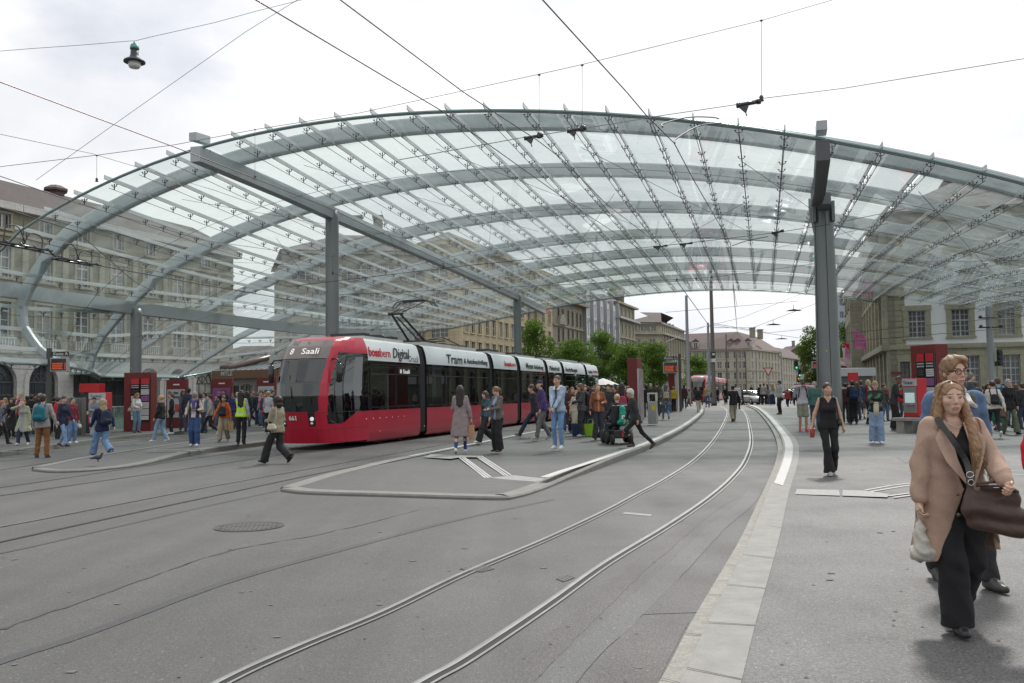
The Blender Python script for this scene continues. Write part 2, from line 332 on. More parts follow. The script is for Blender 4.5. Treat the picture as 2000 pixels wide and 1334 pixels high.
# gutter strip, slab kerb, joints
k_ = MB(); 
def lerpL(A, B, t): return [a.lerp(b, t) for a, b in zip(A, B)]
g0 = r_out; g1 = lerpL(r_out, r_in, .27)
def zs(p, k):
    return zr(p.y)*k
rows = [(g0, .0, -.01), (g0, .55, 0), (g1, .62, 0), (g1, 1, .0), (r_in, 1, .004)]
vs = []
for Lr, kf, dz in rows:
    for p in Lr: vs.append((p.x, p.y, zs(p, kf)+dz))
k_.add(vs, [])
for a, mi in ((0, 0), (1, 0), (2, 1), (3, 1)):
    for i in range(n-1): k_.f.append([a*n+i, (a+1)*n+i, (a+1)*n+i+1, a*n+i+1]); k_.m.append(mi); k_.sm.append(False)
k_.build('kerb', [STONE_R, STONE], rr)
JN = mat('joint_dark', (.05, .048, .045), .9)
j_ = MB(); acc = 0
for i in range(1, n):
    acc += (r_in[i]-r_in[i-1]).length
    if acc > 1.15 and r_in[i].y < 22:
        acc = 0; a = g1[i]; b = r_in[i]; t = Vector((0, .006, 0)); z = zr(b.y)+.008
        j_.add([(a.x, a.y-.006, z), (b.x, b.y-.006, z), (b.x, b.y+.006, z), (a.x, a.y+.006, z)], [(0, 1, 2, 3)])
        a = g0[i-1]; b = g1[i-1]; z = zr(b.y)*.62+.008
        j_.add([(a.x, a.y-.005, z), (b.x, b.y-.005, z), (b.x, b.y+.005, z), (a.x, a.y+.005, z)], [(0, 1, 2, 3)])
j_.build('joint', JN, rr)
i0 = [i for i, p in enumerate(r_in) if p.y > G(1510, 975).y]
w1 = lerpL(r_out, r_in, .36); w2 = lerpL(r_out, r_in, .72)
mb = MB(); nn = len(i0); mb.add([(w1[i].x, w1[i].y, zr(w1[i].y)+.008) for i in i0]+[(w2[i].x, w2[i].y, zr(w2[i].y)+.008) for i in i0], [(k, nn+k, nn+k+1, k+1) for k in range(nn-1)])
mb.build('kerb_line', PAINT, rr)
# ---------------------------------------------------------------- rails
def rail(pts, label, w=.046, shine=RAIL, gr=.050, z=.006):
    pts = catmull(gp(pts), 5)
    rt = empty('tram_rail'); tag(rt, label, 'rail', 'rails set in the asphalt')
    mb = MB(); K = len(pts)
    o1, o2, o3, o4 = off(pts, -w/2), off(pts, w/2), off(pts, w/2+gr), off(pts, w/2+gr+.022)
    mb.add([(p.x, p.y, z+.003) for p in o1]+[(p.x, p.y, z+.006) for p in off(pts, 0)]+[(p.x, p.y, z+.003) for p in o2], [(a*K+i, (a+1)*K+i, (a+1)*K+i+1, a*K+i+1) for a in range(2) for i in range(K-1)], smooth=True)
    mb.add([(p.x, p.y, z+.003) for p in o3]+[(p.x, p.y, z+.003) for p in o4], [(i, K+i, K+i+1, i+1) for i in range(K-1)])
    mb.build('rail_head', shine, rt)
    ribbon('groove', o2, o3, z-.001, RAILD, rt, None)
    return pts
rail([(200, 1468), (423, 1334), (585, 1260.5), (742.6, 1196), (900, 1121), (1060, 1054), (1180, 998), (1240, 966), (1300, 934), (1356, 897), (1392, 860), (1412, 828), (1420, 806), (1414, 797), (1396, 791)], 'left rail of the near curving track')
rail([(560, 1490), (817, 1334), (905, 1285), (1062, 1182), (1182, 1098), (1302, 1026), (1382, 972), (1428, 932), (1454, 898), (1465, 862), (1462, 832), (1457, 812), (1448, 800), (1430, 793)], 'right rail of the near curving track')
RAIL2 = mat('rail_dull', (.30, .29, .28), .35, 1, var=.2, vs=2)
RAIL3 = mat('rail_dark', (.10, .098, .095), .5, .6, var=.2, vs=2)
rail([(-300, 1078), (0, 1029), (225, 986), (450, 943), (675, 903), (900, 862), (1100, 826), (1240, 803)], 'left rail of the empty track before the tram', .03, RAIL2, .02)
rail([(-300, 1125), (0, 1058), (225, 1009), (450, 961), (675, 914), (900, 874.5), (1040, 846)], 'right rail of the empty track, beside the middle platform', .03, RAIL3, .035)
rail([(-300, 985), (0, 952), (288, 909), (430, 888), (560, 871)], 'left rail of the track the red tram stands on', .03, RAIL3, .03)
rail([(-300, 1015), (0, 968), (405, 909.5), (526, 891.5), (700, 866), (1000, 826)], 'right rail of the track the red tram stands on', .03, RAIL3, .03)
rail([(-200, 947), (0, 918), (200, 888), (400, 862), (560, 842)], 'rail between the left island and the far pavement', .03, RAIL3, .03)
# ---------------------------------------------------------------- marks in the asphalt
def mark(name, px, z, m, label, cat=None, parent=None):
    pts = gp(px, z); mb = MB(); mb.add(pts, [tuple(range(len(pts)))]); o = mb.build(name, m, parent); o['kind'] = 'structure'; o['label'] = label; return o
def strip(px, w, z, m, name, label, wob=.004, seed=1):
    pts = catmull(gp(px, z), 8); rnd = random.Random(seed)
    a = [p+Vector((rnd.uniform(-wob, wob), rnd.uniform(-wob, wob), 0)) for p in off(pts, -w/2)]; b = [p+Vector((rnd.uniform(-wob, wob), rnd.uniform(-wob, wob), 0)) for p in off(pts, w/2)]
    o = ribbon(name, a, b, z, m); o['label'] = label; return o
strip([(-200, 1370), (0, 1292), (180, 1233), (450, 1134), (680, 1070), (900, 1013), (1080, 975)], .11, .004, A_TAR, 'tar_seam', 'long dark tar seam in the near roadway')
strip([(-200, 1108), (0, 1080), (200, 1035), (405, 988), (540, 959)], .07, .004, A_TAR, 'tar_seam', 'thin tar seam beside the empty track')
strip([(0, 1230), (240, 1145), (450, 1075), (640, 1040), (820, 995)], .03, .004, A_TAR, 'tar_seam', 'faint crack across the near roadway', .03, 3)
strip([(1020, 1420), (1105, 1310), (1235, 1190), (1320, 1110), (1400, 1030), (1455, 985), (1480, 950)], .22, .004, asphalt('tar_light', .094, spk=.2, warm=(.97, .98, 1.0)), 'tar_seam', 'broad pale tar band beside the near track', .008, 5)
strip([(940, 1420), (1030, 1310), (1160, 1185), (1250, 1105), (1380, 1000), (1440, 965)], .20, .002, A_OLD, 'asphalt_patch', 'brownish worn band next to the near track', .01, 6)
mark('asphalt_patch', [(1100, 1400), (1200, 1262), (1235, 1205), (1345, 1215), (1300, 1300), (1255, 1400)], .003, A_OLD, 'dark reddish asphalt patch by the gutter stones')
mark('asphalt_patch', [(1262, 1172), (1310, 1128), (1398, 1134), (1366, 1196), (1245, 1200)], .003, A_OLD, 'small reddish asphalt patch with a cracked edge')
mark('road_mark', [(1215, 1003), (1222, 1000), (1274, 1005), (1270, 1008)], .004, PAINT_W, 'short pale line between the rails')
def Gi(px, py, dz=.004):
    z = PG
    for _ in range(4): p = G(px, py, z); z = .055+(PG-.055)*smooth(p.y, 15, 20.5)+dz-.011
    return G(px, py, z)
def tactile(pairs, z, parent, m=PAINT, w=.05, nm='tactile_strip'):
    for a, b in pairs:
        P, Q = (G(*a, z), G(*b, z)) if z else (Gi(*a), Gi(*b)); d = (Q-P).normalized(); s_ = Vector((d.y, -d.x, 0))*w/2; mb = MB(); mb.add([P-s_, P+s_, Q+s_, Q-s_], [(0, 1, 2, 3)]); mb.build(nm, m, parent)
PAINT_T = mat('road_paint_thin', (.5, .5, .48), .6, var=.15, vs=12, fine=.1, bs=90)
tp = empty('tactile_paving'); tp['kind'] = 'structure'; tp['label'] = 'white guide lines on the middle platform'
PR = [((897, 893), (948, 933)), ((902.5, 893), (954, 933)), ((907, 893), (959, 932)), ((929, 890), (986, 929)), ((934.5, 890), (992, 929)), ((940, 890), (998, 928))]
tactile(PR, None, tp, PAINT_T, w=.036)
for q in ([(826, 893), (842, 887), (930, 890), (940, 892.5), (898, 893), (880, 896)], [(958, 933), (1004, 928), (1076, 936), (1046, 941), (985, 936)]):
    mb = MB(); mb.add([Gi(*c_, .003) for c_ in q], [tuple(range(len(q)))]); mb.build('paving_slab', PAINT_W, tp)
tq = empty('tactile_paving'); tq['kind'] = 'structure'; tq['label'] = 'worn white guide lines on the right pavement'
zz = .15
tactile([((1690, 957), (1740, 948)), ((1700, 960), (1760, 950)), ((1735, 968), (1800, 960)), ((1745, 971), (1810, 963)), ((1740, 948), (1800, 941)), ((1760, 950), (1815, 943)), ((1935, 917), (2010, 921)), ((1935, 925), (2010, 928))], zz+.006, tq, w=.05)
for q in ([(1556, 955), (1638, 957), (1641, 968), (1553, 965)], [(1646, 957), (1690, 958), (1738, 965), (1733, 971), (1645, 968)]):
    mb = MB(); mb.add(gp(q, zz+.005), [tuple(range(len(q)))]); mb.build('paving_slab', PAINT_W, tq)
lf = empty('tactile_paving'); lf['kind'] = 'structure'; lf['label'] = 'worn white guide lines on the left island'
tactile([((286, 881), (400, 880)), ((296, 878.5), (405, 877)), ((185, 862), (270, 857)), ((190, 866), (272, 860))], PG+.004, lf, PAINT_W, .1)
tactile([((0, 882), (75, 883)), ((0, 877), (85, 878))], PG+.004, lf, PAINT_W, .06)
IRON = mat('cast_iron', (.10, .098, .095), .55, .5, var=.2, vs=20)
def manhole(px, py, r, label, z=0, slots=13, ang=.2, m=None):
    c = G(px, py, z); root = empty('manhole_cover', (c.x, c.y, z), ang, label, 'manhole cover')
    mb = MB(); K = 40
    mb.add([(r*math.cos(2*math.pi*k/K), r*math.sin(2*math.pi*k/K), .005) for k in range(K)], [tuple(range(K))]); mb.build('plate', m or asphalt('manhole_plate', .080, spk=.2), root)
    rg = MB()
    for r1, r2 in ((r, r*.965), (r*.9, r*.87)):
        rg.add([(q*math.cos(2*math.pi*k/K), q*math.sin(2*math.pi*k/K), .009) for q in (r1, r2) for k in range(K)], [(k, (k+1) % K, K+(k+1) % K, K+k) for k in range(K)])
    rg.build('ring', IRON, root); sl_ = MB()
    for i in range(slots):
        x = (-.78+1.56*i/(slots-1))*r; h = math.sqrt(max((r*.83)**2-x*x, 0)); w_ = r*.035
        for s in (1, -1): sl_.add([(x-w_, s*.03*r, .010), (x+w_, s*.03*r, .010), (x+w_, s*h, .010), (x-w_, s*h, .010)], [(0, 1, 2, 3) if s > 0 else (3, 2, 1, 0)])
    sl_.build('slots', mat('slot_dark', (.065, .063, .06), .8), root); return root
manhole(487, 1029, .42, 'round slotted manhole cover in the left roadway')
manhole(1598, 881, .42, 'round slotted manhole cover by the feet of the woman in black', .15, 16, .1, mat('iron_pale', (.3, .3, .29), .5, .3))
c = G(1785, 897, .15); mb = MB(); mb.add([G(1752, 893, .156), (G(1808, 893, .156)), G(1822, 903, .156), G(1766, 904, .156)], [(0, 1, 2, 3)]); tag(mb.build('drain_cover', mat('cover_dark', (.12, .12, .115), .7, var=.2, vs=30)), 'square drain cover on the right pavement', 'drain cover')
for q, lb_ in (([(1085, 1130), (1108, 1123), (1124, 1127), (1100, 1136)], 'small square drain grate beside the right rail'), ([(895, 1111), (940, 1104), (968, 1110), (940, 1117)], 'small square drain grate beside the left rail')):
    mb = MB(); P = gp(q, .006); mb.add(P, [(0, 1, 2, 3)]); 
    for i in range(5):
        t0, t1 = (i+.25)/5, (i+.6)/5
        mb.add([P[0].lerp(P[1], t0)+Vector((0, 0, .003)), P[0].lerp(P[1], t1)+Vector((0, 0, .003)), P[3].lerp(P[2], t1)+Vector((0, 0, .003)), P[3].lerp(P[2], t0)+Vector((0, 0, .003))], [(0, 1, 2, 3)], 1)
    tag(mb.build('drain_grate', [mat('grate', (.22, .22, .21), .5, .5), JN]), lb_, 'drain grate')

# stains, gum and small litter trodden into the asphalt: nobody could count them
rnd = random.Random(21); gm, ds_, lt = MB(), MB(), MB()
def blot(mb, x, y, z, r_, k=7):
    vs = [(x+r_*rnd.uniform(.6, 1.2)*math.cos(2*math.pi*i/k)*1.2, y+r_*rnd.uniform(.6, 1.2)*math.sin(2*math.pi*i/k), z) for i in range(k)]; mb.add(vs, [tuple(range(k))])
for i in range(420):
    y = 4+rnd.random()**1.5*24; px = rnd.uniform(-100, 2050); v = G(px, CY+100+FPX*CAMH/y, 0)
    q = G(px, 767+1750*1.62/y, 0); onr = q.x > np.interp(q.y, [p.y for p in r_in], [p.x for p in r_in])
    z = (zr(q.y)+.006) if onr else .005
    if not onr and px < 1330 and 13 < q.y < 30: continue
    blot(gm if i % 3 else ds_, q.x, q.y, z, rnd.uniform(.006, .014) if i % 3 else rnd.uniform(.01, .035))
tag(gm.build('trodden_gum', mat('gum', (.085, .083, .08), .8)), 'dark trodden chewing gum spots on the asphalt', kind='stuff')
tag(ds_.build('asphalt_stains', mat('pale_stain', (.135, .13, .125), .8)), 'pale worn spots in the asphalt', kind='stuff')
# ---------------------------------------------------------------- canopy
TH = math.radians(15.7); UV = Vector((math.cos(TH), -math.sin(TH), 0)); VV = Vector((math.sin(TH), math.cos(TH), 0)); U0 = 2.4748
def W(u, v, z=0): return UV*(u+U0)+VV*v+Vector((0, 0, z))
CF = [11.098, -0.4627, -0.7573, 3.0598, -3.4691, 1.1703, 0.6373, -1.189, -0.4819, 1.0813, -0.5143, -1.3334]
def zpoly(u, v):
    q = (v-38)/42; x = (u+12)/20; t = [x**i*q**j for i in range(5) for j in range(2)]+[x*x*q*q, x*q*q]
    return sum(a*b for a, b in zip(CF, t))
def zlow(u, v):
    if u <= 7: return zpoly(u, v)
    s_ = max(-.42, zpoly(7, v)-zpoly(6, v)); return max(2.6, zpoly(7, v)+s_*(u-7))
FLV = [28, 31, 38, 46.25, 54.5, 62, 69.25, 75, 80.5]
FL = [[(-31, 7.75), (-32.2, 6.4), (-32.7, 5.3), (-32.5, 4.5), (-31.8, 3.7), (-30.9, 3.1)]]*2+[
      [(-31, 7.75), (-32.4, 6.75), (-33.6, 5.8), (-34.7, 4.7), (-35.2, 3.9), (-35.4, 3.1)],
      [(-31, 7.8), (-33, 7.2), (-35, 6.45), (-37, 5.55), (-39.5, 4.3), (-41.8, 3.05)],
      [(-31, 7.8), (-33, 7.25), (-35.2, 6.5), (-37.5, 5.6), (-39.8, 4.4), (-42, 3.1)],
      [(-31, 7.9), (-33, 7.35), (-34.8, 6.75), (-36.6, 6.1), (-38.4, 5.3), (-40, 4.4)],
      [(-31, 8), (-32.5, 7.65), (-34, 7.2), (-35.4, 6.75), (-36.7, 6.25), (-38, 5.8)],
      [(-31, 8.05), (-32, 7.85), (-33, 7.65), (-34, 7.4), (-35, 7.15), (-36, 6.9)],
      [(-31, 8.1), (-31.6, 8.05), (-32.2, 7.95), (-32.8, 7.85), (-33.4, 7.8), (-34, 7.7)]]
FSP = 1.3625
STN = list(range(-27, 14))
def S(j, v):
    """point (u, z) under the glass at station j (fractional allowed) and depth v"""
    u = -.3+FSP*j
    if u > -31+.25: return u, zlow(u, v)
    t = (-.3+FSP*-22.35-u)/FSP; t = max(0, min(5, t*1.13))
    i = max(k for k in range(len(FLV)-1) if FLV[k] <= max(v, 28)); a = (v-FLV[i])/(FLV[i+1]-FLV[i]); a = max(0, min(1, a))
    k = min(4, int(t)); b = t-k
    def P(r): return (FL[r][k][0]*(1-b)+FL[r][k+1][0]*b, FL[r][k][1]*(1-b)+FL[r][k+1][1]*b)
    p, q_ = P(i), P(i+1); return p[0]*(1-a)+q_[0]*a, p[1]*(1-a)+q_[1]*a
def goff(v): return -.05-.22*smooth(v, 26, 42)
def SG(j, v, dz=0):
    u, z = S(j, v); return W(u, v, z+goff(v)*(1 if j > -22 else max(.25, 1-(-22-j)*.25))+dz)
CAN = empty('glass_canopy', W(0, 38, 0)*0, 0, 'huge arched glass roof on grey steel arches over the tram stop', 'canopy')
STEEL = mat('canopy_steel', (.46, .51, .53), .45, .1, var=.07, vs=.6)
STEEL2 = mat('column_steel', (.21, .225, .225), .42, .4, var=.07, vs=.5)
FIN = mat('fin_metal', (.68, .71, .71), .45, .0)
CLAMP = mat('clamp_steel', (.14, .145, .15), .4, .7)
CABLE = mat('cable', (.05, .05, .052), .5, .5)
ROOFG = glass('roof_glass', (.84, .915, .90), .125, (.70, .76, .75))
EDGE = mat('glass_edge', (.22, .33, .31), .2, .2)
VS = [28.2]+[28.2+(80.2-28.2)*i/18 for i in range(1, 19)]
for a in range(len(STN)-1):
    ja, jb = STN[a], STN[a+1]; mb = MB(); n = len(VS)
    vs = [SG(ja+.03, v) for v in VS]+[SG(jb-.03, v, .03) for v in VS]
    mb.add(vs, [(i, n+i, n+i+1, i+1) for i in range(n-1)], smooth=True); mb.build('glass_strip', ROOFG, CAN)
for j in STN:
    if j in (-16, 0): continue
    mb = MB(); n = len(VS); vv = [27.95]+VS; n = len(vv)
    rws = []
    for dx, dz in ((-.018, .03), (-.018, .19), (.018, .19), (.018, .03)):
        rws.append([SG(j, v, dz if v > 27.9 or dz > .2 else dz+.12)+UV*dx for v in vv])
    vs = [p for r_ in rws for p in r_]
    mb.add(vs, [(a*n+i, ((a+1) % 4)*n+i, ((a+1) % 4)*n+i+1, a*n+i+1) for a in range(4) for i in range(n-1)]+[(0, n, 2*n, 3*n)]); mb.build('roof_fin', FIN, CAN)
ROWS = [30.75, 38, 46.25, 54.5, 62, 69.25, 76]
for v in ROWS:
    js = [STN[0]+.5*i for i in range(int((STN[-1]-STN[0])*2)+1)]
    mb = MB(); pts = []
    for j in js:
        u, z = S(j, v); k = 1 if j > -22 else max(.3, 1-(-22-j)*.2); pts.append(W(u, v, z+.30*k))
    n = len(pts); vs = []
    for i, j in enumerate(js):
        t = (pts[min(i+1, n-1)]-pts[max(i-1, 0)]).normalized(); nn = VV.cross(t).normalized(); k = 1 if j > -22 else max(.45, 1-(-22-j)*.12)
        if nn.z < 0 and j > -23: nn = -nn
        vs += [pts[i]+VV*(a*.16*k)+nn*(b*.30*k) for a, b in ((-1, -.8), (-.75, -1), (.75, -1), (1, -.8), (1, .8), (.75, 1), (-.75, 1), (-1, .8))]
    mb.add(vs, [(i*8+a, i*8+(a+1) % 8, (i+1)*8+(a+1) % 8, (i+1)*8+a) for i in range(n-1) for a in range(8)]+[tuple(range(7, -1, -1)), tuple(range((n-1)*8, n*8))]); mb.build('arch_beam', STEEL, CAN)
# gutter edges
for v, r_ in ((28.15, .05), (80.25, .05)):
    mb = MB(); mb.tube([SG(j*.5, v, -.02) for j in range(-54, 27)], r_, 8); mb.build('edge_profile', EDGE, CAN)
    mb = MB(); mb.tube([SG(j*.5, v, -.1)-VV*(.06 if v < 50 else -.06) for j in range(-54, 27)], .022, 6); mb.build('edge_tube', CLAMP, CAN)
mb = MB(); mb.tube([SG(-27, v, -.02) for v in VS], .06, 8); mb.build('edge_profile', EDGE, CAN)
# rods below fins, cross cables
mb = MB()
for j in STN:
    mb.tube([SG(j, v, -.24) for v in VS], .011, 5, cap=False)
mb.build('tension_rods', CABLE, CAN)
mb = MB()
for a, b in zip(ROWS[:-1], ROWS[1:]):
    v = (a+b)/2; mb.tube([SG(j, v, -.3) for j in range(-27, 14)], .010, 4, cap=False)
for j0 in range(-26, 8, 4):
    mb.tube([SG(j0, 30.75, -.5), SG(j0+4, 46.25, -.5)], .009, 4); mb.tube([SG(j0+4, 38, -.5), SG(j0, 54.5, -.5)], .009, 4)
mb.build('cross_cables', CABLE, CAN)
# clamps: bracket with two arms and rubber feet
def clamp_mb(mb, M):
    mb.box(-.012, .012, -.03, .03, -.26, .02, 0, M)
    for s in (-1, 1):
        a = M@Vector((0, 0, -.14)); b = M@Vector((.11*s, 0, -.10)); c_ = M@Vector((.13*s, 0, -.04)); mb.tube([a, b, c_], .016, 5)
        mb.lathe([(.03, -.02), (.045, 0), (.045, .012), (.0, .014)], 7, M@Matrix.Translation((.13*s, 0, -.03)))
    return mb
cl0 = None; spots = []
for j in STN:
    v = 28.5
    while v < 80:
        if min(abs(v-r_) for r_ in ROWS) > .45: spots.append((j, v))
        v += 1.18
spots.sort(key=lambda q_: (SG(q_[0], q_[1])-Vector((0, 0, 1.6))).length+ (40 if q_[0] > 6 or q_[0] < -20 else 0))
far_ = MB()
for i, (j, v) in enumerate(spots):
    p = SG(j, v, -.02); M = Matrix.Translation(p)@Matrix.Rotation(-TH, 4, 'Z')@Matrix.Scale(.82, 4)
    if i < 100:
        if cl0 is None: cl0 = clamp_mb(MB(), Matrix.Identity(4)).build('clamp', CLAMP, CAN); c_ = cl0
        else: c_ = cl0.copy(); sc.collection.objects.link(c_); c_.parent = CAN
        c_.matrix_local = M
    else: clamp_mb(far_, M)
tag(far_.build('clamps', CLAMP, CAN), kind='stuff')
# box beams on the column rows
def boxbeam(pts, w_, h_, m=STEEL):
    mb = MB(); n = len(pts); vs = []
    for k, (u, v, z) in enumerate(pts):
        for du, dz in ((-w_/2, -h_), (w_/2, -h_), (w_/2, 0), (-w_/2, 0)): vs.append(W(u+du, v, z+dz))
    mb.add(vs, [(i*4+a, i*4+(a+1) % 4, (i+1)*4+(a+1) % 4, (i+1)*4+a) for i in range(n-1) for a in range(4)]+[(3, 2, 1, 0), tuple(range((n-1)*4, n*4))]); return mb.build('box_beam', m, CAN)
STEELB = mat('beam_steel', (.40, .44, .45), .4, .2, var=.08, vs=.6)
boxbeam([(-22.2, 27.9, 10.75), (-22.1, 34, 10.65), (-21.9, 38, 10.45), (-21.7, 55, 10.1), (-21.5, 69.4, 9.6), (-21.4, 78, 9.2)], .42, .56, STEELB)
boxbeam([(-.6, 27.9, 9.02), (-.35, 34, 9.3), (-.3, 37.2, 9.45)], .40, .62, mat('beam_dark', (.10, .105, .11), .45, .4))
boxbeam([(-.3, 38.6, 9.45), (1, 55, 9.7), (2.0, 69, 9.9), (2.1, 78, 9.8)], .45, .5, STEELB)
boxbeam([(-33.0, 27.0, 6.55), (-33.0, 38, 6.45), (-33.2, 55, 6.5), (-33.3, 70, 6.9), (-33.3, 76, 7.1)], .5, .6, STEELB)
boxbeam([(-22.25, 27.8, 11.25), (-22.2, 28.6, 11.3)], .3, .3, STEELB); boxbeam([(-.62, 27.7, 9.55), (-.6, 28.6, 9.6)], .3, .28, STEELB)
def column(u, v, zt, r0, r1, zb=.15, seam=False, flare=1.0):
    p = W(u, v, 0); M = Matrix.Translation((p.x, p.y, 0))@Matrix.Rotation(-TH, 4, 'Z'); mb = MB()
    mb.lathe([(r0, zb-.02), (r0, 1.2), (r0+(r1-r0)*.5, zt*.5), (r1, zt-.3), (r1*.85, zt)], 28, M)
    o = mb.build('column', STEEL2, CAN)
    if seam:
        for a in (-1.45, 1.5, -2.6):
            sm = MB(); x, y = math.cos(a), math.sin(a); sm.tube([M@Vector((x*r0*1.0, y*r0, .2)), M@Vector((x*(r0+r1)/2, y*(r0+r1)/2, zt*.5)), M@Vector((x*r1, y*r1, zt-.4))], .014, 5); sm.build('seam', JN, o)
    st = MB(); a = -1.75; st.lathe([(.0, -.002), (.03, 0), (.03, .008), (0, .01)], 10, M@Matrix.Translation((math.cos(a)*(r0*.97), math.sin(a)*(r0*.97), 3.1))@Matrix.Rotation(math.pi/2, 4, 'X')); st.build('yellow_marker', mat('yel', (.7, .6, .02), .5), o)
    return o
column(-21.88, 38, 10.3, .31, .31)
column(-32.7, 38, 6.1, .27, .27)
column(-21.5, 69.4, 9.6, .31, .31)
column(0, 38, 9.0, .48, .38, seam=True)
column(2.0, 69, 9.6, .42, .38)
for u, v, z in ((-33.2, 69, 6.6),): column(u, v, z, .25, .25)
# column heads
mb = MB(); p = W(0, 38, 0); M = Matrix.Translation((p.x, p.y, 0))@Matrix.Rotation(-TH, 4, 'Z')
mb.box(-.2, .2, -1.6, .15, 8.75, 9.2, 0, M); mb.box(-.42, -.3, -.4, .1, 8.3, 9.1, 0, M); mb.box(.3, .42, -.4, .1, 8.3, 9.1, 0, M); mb.build('column_head', STEEL2, CAN)
# ---------------------------------------------------------------- buildings
PANE = mat('window_pane', (.045, .055, .065), .08, 0, spec=.8, var=.3, vs=.7)
WHITEF = mat('window_white', (.62, .62, .58), .5)
DARKF = mat('window_dark', (.10, .10, .10), .5)
def stone(name, c, v=.16, vs=.5):
    if name in MATS: return MATS[name]
    m = mat(name, [x*.78 for x in c], .85, var=v, vs=vs, fine=.1, bs=6, bump=.15); t = m.node_tree; p = t.nodes['Principled BSDF']; n = t.nodes.new; l = t.links.new
    tcn = n('ShaderNodeTexCoord'); sp_ = n('ShaderNodeSeparateXYZ'); l(tcn.outputs['Object'], sp_.inputs[0]); ad = n('ShaderNodeMath'); ad.operation = 'MULTIPLY_ADD'; l(sp_.outputs[1], ad.inputs[0]); ad.inputs[1].default_value = .9; l(sp_.outputs[0], ad.inputs[2])
    cb = n('ShaderNodeCombineXYZ'); l(ad.outputs[0], cb.inputs[0]); l(sp_.outputs[2], cb.inputs[1]); br = n('ShaderNodeTexBrick'); l(cb.outputs[0], br.inputs[0]); br.inputs['Scale'].default_value = 1; br.inputs['Mortar Size'].default_value = .018; br.inputs['Brick Width'].default_value = 1.0; br.inputs['Row Height'].default_value = .42
    br.inputs['Color1'].default_value = (1, 1, 1, 1); br.inputs['Color2'].default_value = (.90, .89, .87, 1); br.inputs['Mortar'].default_value = (.70, .69, .66, 1)
    src = p.inputs['Base Color'].links[0].from_socket; mm = n('ShaderNodeMix'); mm.data_type = 'RGBA'; mm.blend_type = 'MULTIPLY'; mm.inputs[0].default_value = 1; l(src, mm.inputs[6]); l(br.outputs['Color'], mm.inputs[7]); l(mm.outputs[2], p.inputs['Base Color']); return m
SAND = stone('sandstone', (.50, .47, .36)); SANDG = stone('sandstone_green', (.43, .42, .32)); SANDD = stone('sandstone_dark', (.37, .345, .27)); YEL = stone('yellow_stone', (.68, .59, .39)); PALE = stone('pale_render', (.74, .73, .70), .05); GREYST = stone('grey_stone', (.66, .65, .63), .08)
def tile(name, c):
    m = mat(name, c, .8, var=.22, vs=1.2, fine=.25, bs=9, bump=.6); return m
TILE = tile('roof_tile', (.055, .043, .041)); TILER = tile('roof_tile_red', (.115, .082, .078)); SLATE = tile('roof_slate', (.13, .12, .12))
ZINC = mat('zinc', (.33, .34, .35), .45, .5, var=.1, vs=1)
WM = {}; WRND = random.Random(5)
PANES = [mat('pane_curtain', (.30, .29, .26), .5, var=.3, vs=1.5), mat('pane_painted_sky', (.20, .24, .28), .06, spec=1), mat('pane_blind', (.16, .15, .14), .4, var=.3, vs=1)]  # the bluish pane has a sky reflection painted into its base colour
